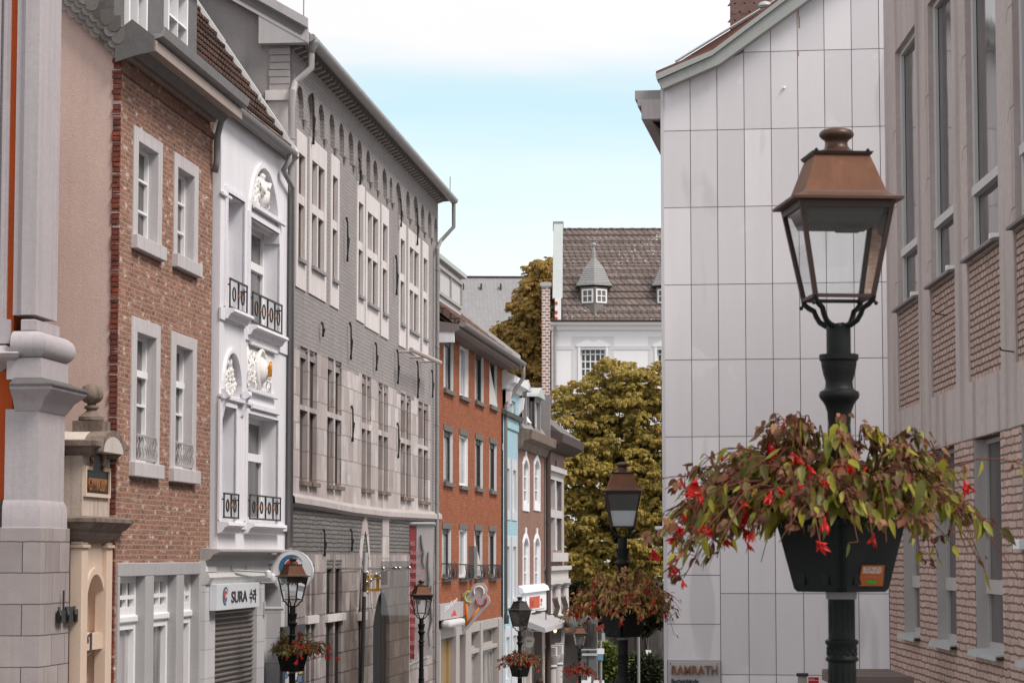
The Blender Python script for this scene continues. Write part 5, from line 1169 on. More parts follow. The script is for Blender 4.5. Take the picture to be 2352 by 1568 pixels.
# white villa
VF = Fr(*at_depth(1270, 1276, 150), 1, 0.0); VF.o.z = ground_z(150)
v = lambda px, py, y=0.0: VF.f(px, py, y)
vl = root('white_villa', VF, 'white villa with a tall brown tiled roof, pointed bay dormers and a zinc gable edge', 'house')
x0 = v(1270, 800)[0]; x1 = v(1690, 800)[0]; ze = v(1300, 748)[1]; yrg = 4.2; zr = VF.f(1400, 527, yrg)[1]
vw = []
for (a, b) in ((1333, 1391), (1509, 1567)): vw.append((v(a, 800)[0], v(b, 800)[0], v(a, 880)[1], v(a, 796)[1]))
vw += [(v(1333, 800)[0], v(1391, 800)[0], 1.5, 4.2), (v(1509, 800)[0], v(1567, 800)[0], 1.5, 4.2)]
vwhite = plain('villa_white', (.82, .81, .83), .7, .04, 1, .1, dirt=(.6, .58, .58)); vgrey = plain('villa_grey_band', (.66, .65, .67), .7, .04, 1)
MB().wall(rect(x0, x1, -1, ze), [rect(*w) for w in vw], .25, back=9.0).obj('wall', vwhite, vl)
for w in vw:
    w_ = win(vl, *w, .2, fw=.10, cols=5, bars=(.2, .4, .6, .8), bw=.07, frame=white_frame)
    wx0, wx1, wz0, wz1 = w; cxm = (wx0 + wx1) / 2; hw = (wx1 - wx0) / 2
    m = MB(); m.box(wx0 - .15, wx0, -.06, .1, wz0 - .1, wz1); m.box(wx1, wx1 + .15, -.06, .1, wz0 - .1, wz1)
    top = [(wx0 - .25, wz1), (wx1 + .25, wz1), (wx1 + .25, wz1 + .12), (cxm + hw * .5, wz1 + .4), (cxm, wz1 + .25), (cxm - hw * .5, wz1 + .4), (wx0 - .25, wz1 + .12)]
    m.ext(top, -.08, .05, 'y'); m.obj('window_surround', vwhite, w_)
m = MB()
for (wx0, wx1, wz0, wz1) in vw[:2]: m.box(wx0 - .5, wx0, -.02, 0, wz0, wz1 + .6); m.box(wx1, wx1 + .5, -.02, 0, wz0, wz1 + .6); m.box(wx0, wx1, -.02, 0, wz1, wz1 + .6)
m.box(x0, x1, -.03, 0, v(1300, 803)[1], v(1300, 794)[1]); m.obj('plaster_bands', vgrey, vl)
MB().ext([(.1, ze - .3), (-.15, ze - .25), (-.2, ze - .05), (-.45, ze + .05), (-.45, ze + .2), (.1, ze + .25)], x0 - .25, x1, 'x').obj('eaves_cornice', vwhite, vl)
m = MB(); m.ext([(-.5 + .11 * math.cos(math.pi + math.pi * i / 6), ze + .3 + .11 * math.sin(math.pi + math.pi * i / 6)) for i in range(7)], x0 - .1, x1, 'x'); m.obj('gutter', iron_rust, vl)
vt = brick('villa_roof_tile', (.22, .175, .16), (.17, .135, .125), (.07, .058, .055), .36, .42, .035, .22, None, 0, 1.0, .012, .25, (.09, .07, .07), blot=.35)
n_ = vt.node_tree; 
t = NT.__new__(NT); t.m = vt; t.t = vt.node_tree; t.n = t.t.nodes; t.p = [q for q in t.n if q.type == 'BSDF_PRINCIPLED'][0]
old = t.p.inputs['Base Color'].links[0].from_socket; co = t.coord()
fl = t.math('MULTIPLY', t.ramp(t.noise(t.mapping(co, (6.5, 6.5, 5.0)), 1.0, 2, .7), .635, .665), t.ramp(t.noise(t.mapping(co, (.45, .45, .35), (3, 0, 1)), 1.0, 2), .42, .6))
t.l(t.mix(fl, old, (.58, .55, .54)), t.p.inputs['Base Color'])
m = MB(); zee = ze + .25; ye = -.45
slab(m, (x0 + .55, ye, zee), (x1, ye, zee), (x1, yrg, zr), (x0 + .55, yrg, zr), .15); slab(m, (x0 + .55, yrg, zr), (x1, yrg, zr), (x1, yrg * 2 + .5, zee), (x0 + .55, yrg * 2 + .5, zee), .15)
rf = m.obj('roof', vt, vl); sl = (zr - zee) / (yrg - ye)
m = MB(); n = 13
for k in range(n):
    y = ye + (yrg - ye) * k / n; z = zee + (y - ye) * sl; m.hexa([(x0 + .56, y - .05, z - .02), (x1, y - .05, z - .02), (x1, y + .3, z + .3 * sl), (x0 + .56, y + .3, z + .3 * sl)], [(x0 + .56, y - .06, z + .07), (x1, y - .06, z + .07), (x1, y + .3, z + .35 * sl), (x0 + .56, y + .3, z + .35 * sl)])
for k in range(36): m.box(x0 + .6 + k * .32, x0 + .9 + k * .32, yrg - .12, yrg + .1, zr - .02, zr + .07 + .015 * (k % 2))
m.obj('roof_tiles', vt, rf)
# zinc clad gable edge with its little chimney head
zg_, zgt = VF.f(1285, 685, -.3)[1], zr + .35
m = MB(); m.hexa([(x0 - .02, -.45, zg_), (x0 + .56, -.45, zg_), (x0 + .56, .3, zg_), (x0 - .02, .3, zg_)], [(x0 + .12, yrg - .3, zgt), (x0 + .68, yrg - .3, zgt), (x0 + .68, yrg + .3, zgt), (x0 + .12, yrg + .3, zgt)])
m.obj('zinc_gable_edge', plain('pale_green_zinc', (.42, .455, .45), .5, .12, 1.2, .25), rf)
MB().box(x0 + .08, x0 + .72, yrg - .35, yrg + .4, zgt - .4, zgt + .1).obj('chimney_head', plain('grey_chimney', (.30, .285, .28), .8), rf)
m = MB(); m.box(x0 + .12, x0 + .48, -.5, .0, v(1285, 738)[1], zg_); tpan = m.obj('painted_corner_panel', vwhite, rf)
m = MB()
for py in (696, 717, 731): x, z = v(1277, py, -.5); m.ball((x + .02, -.5, z), .09, 6, 5, 1.3)
m.obj('red_flower_motif', plain('faded_red', (.5, .12, .08), .7), tpan)
pipe(vl, [(x0 + .12, -.15, ze), (x0 + .12, -.15, -1)], .09, plain('villa_pipe', (.36, .34, .34), .5))
# bay dormers with bell roofs
dz_ = plain('patinated_copper', (.345, .34, .335), .6, .12, 3, .2); dz2 = plain('brown_copper', (.17, .155, .145), .6, .15, 3)
for px in (1365, 1539):
    cx, zb = VF.f(px, 712, .2); _, zw0 = VF.f(px, 696, .2); _, zw1 = VF.f(px, 664, .2); _, zc = VF.f(px, 655, .2); _, zpk = VF.f(px, 560, .2)
    w = .80; wy = .7; yc = ye + (zw0 - zee) / sl + .22
    foot = [(-w, .9), (-w, .15), (0, -.35), (w, .15), (w, .9)]
    m = MB(); b = [(cx + a, yc + c - .4, zw0 - .08) for a, c in foot]; tp = [(cx + a, yc + c - .4, zw1 + .12) for a, c in foot]; k = 5
    m.add(b + tp, [(i, i+1, i+1+k, i+k) for i in range(4)] + [tuple(range(5, 10))]); zb = VF.f(px, 724, .2)[1]; tip = (cx, ye + (zb - zee) / sl - .10, zb)
    m.add(b + [tip], [(i, 5, i+1) for i in range(4)]); do = m.obj('bay_dormer', dz2, vl)
    for (pa, pb3) in ((foot[1], foot[2]), (foot[2], foot[3])):
        A_ = Vector((cx + pa[0], yc + pa[1] - .4, 0)); B_ = Vector((cx + pb3[0], yc + pb3[1] - .4, 0)); L_ = (B_ - A_).length
        o = win(do, .10, L_ - .08, zw0, zw1, .02, fw=.09, cols=2, bars=(.5,), bw=.06, th=.06); o.location = A_; o.rotation_euler = (0, 0, math.atan2(B_.y - A_.y, B_.x - A_.x))
    prof = [(1.10, zc), (.95, zc + .22), (.78, zc + .6), (.62, zc + 1.0), (.36, zc + 1.32), (.15, zc + 1.6), (.09, zc + 2.0), (.04, zpk - .08)]
    m = MB(); vs = []
    for r, z in prof: vs += [(cx - r * .98, yc + .5 * r + .2, z), (cx - r * .98, yc - .25 * r - .05, z), (cx, yc - .72 * r - .05, z), (cx + r * .98, yc - .25 * r - .05, z), (cx + r * .98, yc + .5 * r + .2, z)]
    m.add(vs, [(i*5+j, i*5+j+1, (i+1)*5+j+1, (i+1)*5+j) for i in range(len(prof)-1) for j in range(4)] + [(4, 3, 2, 1, 0)])
    for i in range(1, len(prof) - 1):   # raised seams
        r, z = prof[i]; 
        for kk in range(3): 
            f = kk / 3; r2 = r + (prof[i-1][0] - r) * f; z2 = z + (prof[i-1][1] - z) * f; q = [(cx - r2 * .98, yc - .25 * r2 - .05, z2), (cx, yc - .72 * r2 - .05, z2), (cx + r2 * .98, yc - .25 * r2 - .05, z2)]; m.tube(q, .035, 4)
    bell = m.obj('bell_roof', dz_, do); m = MB(); m.ball((cx, yc, zpk), .14, 8, 6); m.tube([(cx, yc, zpk - .4), (cx, yc, zpk)], .04, 5); m.obj('finial_ball', dz_, bell)
# tall brick chimney in front of the villa corner
c0 = at_depth(1245, 1276, 146); c1 = at_depth(1264, 1276, 146); zt_ = at_depth(1255, 658, 146).z; g = ground_z(146)
bc = empty('brick_chimney', ((c0.x + c1.x) / 2, 146, g), 0, 'tall slim red brick chimney with white mortar at the left edge of the white villa', 'chimney')
hw = (c1.x - c0.x) / 2
MB().box(-hw, hw, -hw, hw, -.2, zt_ - g).obj('shaft', brick('chimney_brick', (.30, .115, .085), (.22, .09, .07), (.62, .56, .54), .34, .17, .05, .3, None, 0, .6, .02, .1, blot=.2), bc)
m = MB(); m.box(-hw - .08, hw + .08, -hw - .08, hw + .08, zt_ - g, zt_ - g + .22); m.obj('chimney_cap', zinc_pale, bc)

# ---------------- trees ----------------------
def leaf_cluster(m, p, outd, size, nl, rnd):
    """palmate leaves of five drooping leaflets round a twig end"""
    outd = outd.normalized(); side = outd.cross(Vector((0, 0, 1)))
    side = side.normalized() if side.length > .05 else Vector((1, 0, 0))
    for k in range(nl):
        az = rnd.uniform(-1.5, 1.5); d = (outd * math.cos(az) + side * math.sin(az)); d.z = 0
        d = d.normalized() if d.length > .05 else Vector((1, 0, 0))
        base = p + d * size * rnd.uniform(.35, 1.1) + Vector((0, 0, rnd.uniform(-.35, .45) * size)); s = size * rnd.uniform(.75, 1.25); droop = rnd.uniform(.7, 1.7)
        for j in range(5):
            a = (j - 2) * .52; e = Matrix.Rotation(a, 3, 'Z') @ d
            L = s * (1.0 - .17 * abs(j - 2)); wv = Matrix.Rotation(math.pi / 2, 3, 'Z') @ e * L * .24
            mid = base + e * L * .55 + Vector((0, 0, -.10 * L * droop)); tip = base + e * L * (.95 - .22 * droop) + Vector((0, 0, -.62 * L * droop))
            o = len(m.v); m.v += [tuple(base), tuple(mid + wv - Vector((0, 0, .05 * L))), tuple(tip), tuple(mid - wv - Vector((0, 0, .05 * L)))]; m.f += [(o, o + 1, o + 2, o + 3)]
def crown(m, lobes, n, size, nl, seed, shell=.72):
    """boughs: flat drooping sprays of leaf clusters spread over every lobe, with dark air between them"""
    rnd = random.Random(seed); tot = sum(l[1] * l[3] for l in lobes); per = 9
    for (c, rx, ry, rz_) in lobes:
        c = Vector(c)
        for _ in range(int(n * .20 * rx * rz_ / tot)):   # inner leaves
            d = Vector((rnd.gauss(0, 1), rnd.gauss(0, 1), rnd.gauss(0, 1))).normalized(); p = c + Vector((d.x * rx, d.y * ry, d.z * rz_)) * rnd.uniform(.25, .62); leaf_cluster(m, p, Vector((d.x, d.y - .3, .1)), size, nl, rnd)
        for _ in range(max(3, int(n / per * rx * rz_ / tot))):
            while True:
                d = Vector((rnd.gauss(0, 1), rnd.gauss(0, 1), rnd.gauss(0, 1)))
                if d.length > .1: d.normalize(); break
            r = shell + (1 - shell) * rnd.random() ** .5
            p = c + Vector((d.x * rx * r, d.y * ry * r, d.z * rz_ * r)); o = Vector((d.x, d.y, 0)); o = o.normalized() if o.length > .1 else Vector((0, -1, 0)); sd = Vector((-o.y, o.x, 0))
            sp = rnd.uniform(.35, 1.15) * size * 2.3
            for _k in range(rnd.randint(5, 13)):
                a, b = rnd.uniform(-1, 1), rnd.uniform(-.9, 1)
                q = p + sd * a * sp + o * b * sp * .8 + Vector((0, 0, -.34 * sp * (a * a + max(0, b)) + rnd.gauss(0, .32) * size)); leaf_cluster(m, q, o + sd * a * .6, size * .82, nl, rnd)
    return m
bark = plain('dark_bark', (.055, .042, .035), .95, .3, 6, .3, .6, 30)
def trunk(par, h, r, limbs, seed):
    rnd = random.Random(seed); m = MB(); m.tube([(0, 0, -.2), (.05, 0, h * .3), (.0, .08, h * .6), (.1, 0, h)], [r * 1.25, r, r * .85, r * .5], 10)
    for (x, y, z) in limbs:
        z0 = rnd.uniform(.4, .9) * h; m.tube([(0, 0, z0), (x * .4, y * .4, z0 + (z - z0) * .6), (x, y, z)], [r * .45, r * .3, r * .1], 6)
    return m.obj('trunk', bark, par, True)
def tree(name, px, D, lobes_px, n, size, nl, cols, label, seed, shell=.72, th=None, group=None, ry_k=1.0):
    b = at_depth(px, 1276, D); g = ground_z(D); t_ = empty(name, (b.x, D, g), 0, label, 'tree', group)
    s = D / FPX; lobes = []
    for (lx, ly, rx, rz_) in lobes_px:
        c = at_depth(lx, ly, D); lobes.append(((c.x - b.x, random.Random(lx).uniform(-.3, .3), c.z - g), rx * s, rx * s * ry_k, rz_ * s))
    crown(MB(), lobes, n, size, nl, seed, shell).obj('crown', leafy(name + '_leaves', cols, .55, .38), t_)
    top = max(l[0][2] for l in lobes); trunk(t_, top * .8, .22, [(l[0][0] * .9, l[0][1], l[0][2]) for l in lobes[:7]], seed); return t_
ch_cols = [(.53, .40, .08), (.43, .335, .07), (.25, .225, .055), (.64, .48, .12), (.34, .285, .06), (.57, .345, .085), (.17, .165, .045)]
tree('chestnut_tree', 1415, 122, ((1425, 893, 70, 84), (1355, 935, 84, 80), (1490, 915, 92, 90), (1330, 1080, 90, 90), (1430, 1060, 120, 110), (1530, 1070, 110, 110), (1340, 1190, 95, 80), (1450, 1200, 125, 95), (1550, 1200, 100, 100), (1320, 1270, 70, 50), (1400, 1290, 90, 55), (1500, 1300, 90, 60)), 5600, .265, 6, ch_cols, 'large yellowing horse chestnut tree in front of the white villa', 21, .66)
or_cols = [(.52, .33, .08), (.40, .29, .075), (.56, .34, .10), (.30, .23, .06), (.48, .27, .075)]
tree('autumn_tree', 1215, 158, ((1248, 620, 32, 30), (1225, 720, 50, 40), (1250, 672, 34, 40), (1232, 655, 26, 26), (1195, 780, 48, 45), (1240, 790, 45, 60), (1215, 860, 60, 50), (1180, 850, 35, 35), (1225, 930, 60, 50)), 1500, .40, 6, or_cols, 'orange autumn tree behind the corner house, beside the brick chimney', 5, .6)
# ================================================================== RIGHT SIDE
hp = at_depth(1526, 1276, 38.0)
H = Fr(hp.x, 38.0, ground_z(38), math.cos(R_(8)), -math.sin(R_(8)))
ph = root('white_panel_house', H, 'tall house whose gable is clad in large pale rectangular panels', 'house')
hx = lambda px, py=700: H.f(px, py)[0]
hz_ = lambda px, py, y=0.0: H.f(px, py, y)[1]
cols = [hx(p) for p in (1525, 1588, 1650, 1712.5, 1775, 1837, 1899, 1962, 2026, 2092)]
rows = [hz_(1525, y) for y in (1183, 1003, 827, 655, 478, 302, 126, -50)]
XR = hx(2110)
def roof_z(x):   # underside of the verge
    a = H.f(1522, 205); b = H.f(1653, 147); c = H.f(1856, 0)
    if x < b[0]: return a[1] + (x - a[0]) * (b[1] - a[1]) / (b[0] - a[0])
    return b[1] + (x - b[0]) * (c[1] - b[1]) / (c[0] - b[0])
# panels : colour differs a little from panel to panel
t = NT('pale_cladding_panel'); co = t.coord(); rnd = t.node('ShaderNodeNewGeometry').outputs['Random Per Island']
c_ = t.mix(rnd, (.67, .64, .665), (.82, .785, .81)); c_ = t.mix(t.ramp(t.noise(t.mapping(co, (2.5, 2.5, .4)), 1, 5), .45, .8, 0, .25), c_, (.55, .52, .55)); c_ = t.mix(t.ramp(t.noise(t.mapping(co, (1.3, 1, 1.1), (5, 0, 2)), 1, 3), .62, .66, 0, .5), c_, (.80, .78, .81))
c_ = t.mix(t.ramp(t.noise(t.mapping(co, (1.5, 1, .28), (1.7, 0, 8)), 1, 2), .60, .64, 0, .45), c_, (.47, .445, .46))
c_ = t.mix(.10, c_, t.mix(t.noise(co, 40, 2), (.4, .4, .4), (.85, .85, .85)))
panel = t.done(c_, .5, .35)
rust_drip = plain('rust_drip', (.42, .24, .15), .8, .3, 8)
GAP = .0055; m = MB(); screws = []
def panel_q(x0, x1, z0, z1, top=None):
    if top: m.ext([(x0 + GAP, z0 + GAP), (x1 - GAP, z0 + GAP)] + top[::-1], -.014, 0)
    else: m.box(x0 + GAP, x1 - GAP, -.014, 0, z0 + GAP, z1 - GAP)
for i in range(len(cols) - 1):
    x0, x1 = cols[i], cols[i + 1]
    for j in range(len(rows) - 1):
        z0, z1 = rows[j], rows[j + 1]; ta, tb = roof_z(x0) - .0, roof_z(x1) - .0
        if z0 > max(ta, tb): continue
        if z1 > min(ta, tb):
            xs_ = [x0 + GAP] + [x for x in (H.f(1653, 147)[0],) if x0 < x < x1] + [x1 - GAP]
            top = [(x, min(z1 - GAP, roof_z(x))) for x in xs_]
            if min(a[1] for a in top) < z0 + .03: continue
            panel_q(x0, x1, z0, z1, top)
        else: panel_q(x0, x1, z0, z1)
xa, xb_ = hx(1531, 1400), hx(1655, 1400)
lowc = [xb_] + [hx(p, 1400) for p in (1720, 1782, 1846, 1908, 1973, 2043, 2110)]
zcn = hz_(1525, 1213)
panel_q(xa, xb_, hz_(1533, 1320), zcn - .02); panel_q(xa, xb_, hz_(1533, 1432), hz_(1533, 1320)); panel_q(xa, xb_, hz_(1533, 1516), hz_(1533, 1432))
panel_q(xa, xb_, -.5, hz_(1533, 1516) - .62)
zl = [-.6, hz_(1655, 1548), hz_(1655, 1362), rows[0]]
for i in range(len(lowc) - 1):
    for j in range(3): panel_q(lowc[i], lowc[i + 1], zl[j], zl[j + 1])
for (a, b) in zip(cols[:2], cols[1:3]): panel_q(a, b, zcn + .02, rows[0])
m.obj('cladding_panels', panel, ph)
out = [(cols[0] + .005, -.6), (XR, -.6), (XR, roof_z(XR)), (H.f(1653, 147)[0], roof_z(H.f(1653, 147)[0])), (cols[0] + .005, roof_z(cols[0]))]
MB().ext(out, .0, .25).box(cols[0] + .004, cols[0] + .3, .25, 12, -.6, hz_(1525, 320)).box(XR - .3, XR, .25, 12, -.6, roof_z(XR)).obj('gable_wall', plain('dark_joint_backing', (.27, .22, .205), .9), ph)
m = MB()
for (px, y0, y1, w) in ((1834, 22, 40, 2), (1835.5, 40, 66, 3), (1834, 118, 130, 2)): m.box(hx(px, y0) - w / 2 / 154, hx(px, y0) + w / 2 / 154, -.0165, -.0142, hz_(px, y1), hz_(px, y0))
m.obj('rust_stain', rust_drip, ph)
MB().ball((hx(1801, 203), -.03, hz_(1801, 203)), .022, 8, 6).obj('fixing_cap', white_frame, ph)
# corner trim and small shop cornice on the left edge
m = MB(); m.box(cols[0] - .035, cols[0] + .012, -.036, .2, zcn, hz_(1525, 205)); m.box(xa - .04, xa + .008, -.036, .2, -.6, zcn); m.obj('corner_trim', plain('pale_corner_trim', (.60, .59, .61), .5, .05), ph)
m = MB(); cz0 = hz_(1530, 1243); m.ext([(xa, zcn + .03), (xa - .16, zcn + .03), (xa - .16, zcn - .01), (xa - .12, zcn - .03), (xa - .11, zcn - .10), (xa - .03, zcn - .14), (xa, cz0)], -.03, 11); m.box(xa - .16, hx(1642, 1213), -.06, .0, zcn - .01, zcn + .035); m.obj('shop_cornice', white_paint, ph)
# verge fascia, tiled roof, chimney, eaves
vz = plain('grey_green_fascia', (.37, .385, .37), .55, .06, 1.2, .15); 
def q(px, py, y=-.22): return H.f(px, py, y)
B0, B1, B2 = q(1522, 204), q(1653, 147), q(1856, 0); T0, T1, T2 = q(1506, 172), q(1638, 116), q(1792, 0)
def ext_line(a, b, x): return (x, a[1] + (x - a[0]) * (b[1] - a[1]) / (b[0] - a[0]))
E0, E1 = ext_line(B1, B2, B2[0] + 2.2), ext_line(T1, T2, B2[0] + 2.2)
m = MB(); m.ext([(B0[0] + .0, B0[1]), B1, E0, (E1[0], E1[1] - .09), (T1[0] - .02, T1[1] - .09), (T0[0] + .03, T0[1] - .09)], -.22, .05); m.ext([(T0[0] + .02, T0[1] - .085), (T1[0] - .015, T1[1] - .085), (E1[0], E1[1] - .085), E1, T1, T0], -.27, .05); m.obj('verge_fascia', vz, ph)
hrt = plain('brown_slate_shingle', (.17, .085, .07), .7, .3, 6, 0, .3, 12)
m = MB()
def roofslab(a, b, t): m.hexa([(a[0], -.18, a[1] - .02), (b[0], -.18, b[1] - .02), (b[0], 12, b[1] - .02), (a[0], 12, a[1] - .02)], [(a[0], -.18, a[1] + t), (b[0], -.18, b[1] + t), (b[0], 12, b[1] + t), (a[0], 12, a[1] + t)])
roofslab(T0, T1, .06); roofslab(T1, E1, .06); rf = m.obj('roof', hrt, ph)
m = MB(); r0, r1 = q(1554, 146, .5), q(1790, 0, .5); r2 = ext_line(r0, r1, r1[0] + 2)
m.hexa([(r0[0], .5, r0[1] - .35), (r2[0], .5, r2[1] - .35), (r2[0], .9, r2[1] - .35), (r0[0], .9, r0[1] - .35)], [(r0[0], .5, r0[1]), (r2[0], .5, r2[1]), (r2[0], .9, r2[1]), (r0[0], .9, r0[1])]); m.obj('raised_roof_edge', hrt, rf)
m = MB(); m.tube([(r0[0] - .02, .48, r0[1] + .02), (r2[0], .48, r2[1] + .02)], .02, 5); m.obj('roof_edge_strip', zinc_pale, rf)
chx0, chx1 = q(1677, 40, 1.5)[0], q(1790, 40, 1.5)[0]; czb = q(1677, 70, 1.5)[1]
m = MB(); m.box(chx0, chx1, 1.5, 2.3, czb - .6, czb + 1.6); chm = m.obj('chimney', plain('chimney_slate', (.19, .115, .10), .65, .3, 7, 0, .2), ph)
m = MB(); random.seed(4)
for r in range(8):
    for k in range(6):
        z = czb - .35 + r * .13; x = chx0 - .07 + k * .15 + (r % 2) * .075
        if x + .15 < chx1 + .05: m.ext([(max(chx0, x), z), (x + .03, z - .05), (x + .10, z - .05), (min(chx1, x + .15), z), (min(chx1, x + .15), z + .10), (max(chx0, x), z + .10)], 1.47 - .006 * (r % 2), 1.5)
m.obj('chimney_shingles', plain('shingle_mauve', (.21, .13, .115), .65, .4, 9), chm)
vx, vz_ = q(1757, 14, .0); m = MB(); m.lathe([(.05, vz_ - .25), (.05, vz_ - .04), (.09, vz_ - .03), (.11, vz_), (.08, vz_ + .05), (.02, vz_ + .07)], vx, .0, 12); m.obj('roof_vent', zinc_pale, rf, True, auto=40)
e0 = H.f(1459, 231, .1); e1 = H.f(1459, 210, .1); xl = e0[0]
m = MB(); m.box(xl, cols[0] - .0, .05, 12, e0[1], e1[1]); m.obj('street_gutter', plain('grey_gutter_fascia', (.33, .325, .315), .6, .1, 3), ph)
m = MB(); m.box(xl + .10, cols[0], .02, 12, e0[1] - .30, e0[1] - .002); m.box(xl + .04, cols[0], .03, 12, e0[1] - .10, e0[1] - .001); m.obj('eaves_moulding', plain('flaking_eaves', (.50, .45, .45), .8, .2, 6, .3), ph)
m = MB(); m.add([(xl + .06, .2, e0[1] - .10), (cols[0], .2, e0[1] - .5), (cols[0], 12, e0[1] - .5), (xl + .06, 12, e0[1] - .10)], [(0, 1, 2, 3)]); m.obj('eaves_soffit', plain('dark_soffit', (.17, .155, .15), .8, .2, 4), ph)
# company plate
c0 = H.f(1534, 1590, -.06); c1 = H.f(1654.5, 1517, -.06)
sp_ = root('company_plate', Fr(*H.w(c0[0], -.035, c0[1]), H.u.x, H.u.y), 'grey plate with bronze letters RAMRATH above the small word Bucheinbände', 'sign')
L_, Hh = c1[0] - c0[0], c1[1] - c0[1]
MB().box(0, L_, -.025, 0, 0, Hh).obj('plate', plain('brushed_plate', (.47, .45, .445), .6, .06, 3, spec=.2), sp_, bevel=.004)
zr_ = H.f(1534, 1548, -.06)[1] - c0[1]; hl = H.f(1534, 1526.5, -.06)[1] - c0[1] - zr_
text('RAMRATH', hl / .70, plain('bronze_sign_letter', (.22, .10, .045), .45, .1, 9, spec=.5, metal=.2), sp_, 'lettering', (L_ * .06, zr_), -.05, .018, .001, L_ * .89 / (hl / .70 * 4.62)); 
zb_ = H.f(1534, 1567.5, -.06)[1] - c0[1]; text('Bucheinbände', hl * .66, black, sp_, 'lettering', (L_ * .065, zb_), -.032, .003, .002, L_ * .60 / (hl * .66 * 6.5))
m = MB()
for x in (.04, L_ - .04): m.ball((x, -.026, Hh - .04), .012, 6, 4)
m.obj('plate_screw', zinc, sp_)

# ---------------- right brick and concrete building --------------------------
yaw = math.atan((1273 - 1176) / FPX * CT); rp_ = at_depth(2044, 1276, 35.0)
RB = Fr(rp_.x, 35.0, ground_z(35), -math.sin(yaw), -math.cos(yaw))
rb = root('concrete_brick_building', RB, 'right hand building of pinkish brick and stained concrete piers with tall windows', 'building')
bx = lambda px: RB.f(px, 1276)[0]
bz = lambda px, py, y=0.0: RB.f(px, py, y)[1]
conc = plain('stained_concrete', (.52, .45, .43), .9, .26, .8, .75, .25, 60, dirt=(.24, .19, .175), ss=2.6)
rbrick = brick('split_face_brick', (.60, .435, .375), (.53, .38, .33), (.20, .145, .125), .46, .083, .012, .12, (.66, .49, .43), .5, .75, .020, .35, (.20, .135, .11), blot=.3)
rbrick2 = brick('pink_panel_brick', (.56, .405, .35), (.49, .35, .30), (.14, .105, .09), .22, .076, .013, .18, None, 0, 1.0, .012, .3, blot=.25)
XN = 22.0
zsill = bz(2047, 720); ztop1 = bz(2063, 111); zb_t = bz(2057.5, 948); zb_b = bz(2146.5, 1031); zt = ztop1 + 1.6
uh = [(RB.f(a, 700)[0], RB.f(b, 700)[0]) for a, b in ((2063, 2109), (2139.5, 2193), (2226, 2296.6))]
pitch = (uh[2][0] - uh[0][0]) / 2; wd = uh[1][1] - uh[1][0]
k = uh[2][0] + pitch
while k + wd < XN: uh.append((k, k + wd)); k += pitch
lh = [(RB.f(a, 1300)[0], RB.f(b, 1300)[0]) for a, b in ((2077, 2114), (2152, 2198), (2242, 2305))]
pl = (lh[2][0] - lh[0][0]) / 2; wl2 = lh[1][1] - lh[1][0]; k = lh[2][0] + pl
while k + wl2 < XN: lh.append((k, k + wl2)); k += pl
zlb = bz(2114, 1462)
holes = [rect(a, b, zsill, ztop1) for a, b in uh] + [rect(a - .10, b + .01, zb_t, zsill - .06) for a, b in uh]
MB().wall(rect(0, XN, zb_b, zt), holes, .12).add([(0, 0, -.5), (0, 9, -.5), (0, 9, zt), (0, 0, zt)], [(3, 2, 1, 0)]).add([(0, 0, zt), (XN, 0, zt), (XN, 9, zt), (0, 9, zt)], [(0, 1, 2, 3)]).add([(XN, 0, -.5), (XN, 9, -.5), (XN, 9, zt), (XN, 0, zt)], [(0, 1, 2, 3)]).obj('concrete_wall', conc, rb)
m = MB()
for a, b in uh: m.box(a - .12, b + .03, .022, .10, zb_t - .02, zsill)
m.obj('brick_panel', rbrick2, rb)
MB().wall(rect(0, XN, -.5, zb_b), [rect(a, b, zlb, zb_b - .015) for a, b in lh], .16, -.012).obj('brick_wall', rbrick, rb)
MB().box(0, XN, .2, .4, -.5, zt).obj('core_wall', plain('dark_core', (.06, .055, .055), .9), rb)
frame_g = plain('off_white_window_frame', (.56, .54, .54), .45, .06, 3); steelg = plain('grey_steel_jamb', (.44, .405, .395), .5, .07, 2, .15)
zx = [bz(2101, 548), bz(2187, 471), bz(2290, 391)]; zx = sum(zx) / 3
for i, (a, b) in enumerate(uh):
    w_ = win(rb, a, b, zsill, ztop1, .115, frame=frame_g, glass=glass_dark, fw=.06, th=.05, bars=(((zx - zsill) / (ztop1 - zsill), .10),), cols=1)
    MB().box(a + .055, a + .10, .07, .11, zsill, ztop1).obj('inner_frame', frame_g, w_)
    m = MB(); m.ext([(.1, zsill + .01), (-.07, zsill - .015), (-.07, zsill - .045), (.1, zsill - .04)], a - .16, b + .02, 'x'); m.obj('metal_sill', plain('brown_metal_sill', (.17, .145, .14), .5, .15, 4) if 'brown_metal_sill' not in bpy.data.materials else bpy.data.materials['brown_metal_sill'], w_)
    MB().box(b - .08, b + .01, -.09, .02, zsill - .02, zsill + .035).obj('sill_end_cap', white_frame, w_)
m = MB()   # shallow mitred joints in the piers
for i, (a, b) in enumerate(uh):
    for kz_ in (0, 1, 2):
        z = zsill + .35 + kz_ * 1.02 - .06 * i; m.box(a - .24, a + .005, -.0015, .002, z, z + .008); m.hexa([(a - .34, -.0015, z - .12), (a - .24, -.0015, z), (a - .24, .002, z), (a - .34, .002, z - .12)], [(a - .34, -.0015, z - .112), (a - .24, -.0015, z + .008), (a - .24, .002, z + .008), (a - .34, .002, z - .112)])
m.obj('pier_joint', plain('dark_joint', (.13, .11, .105), .9), rb)
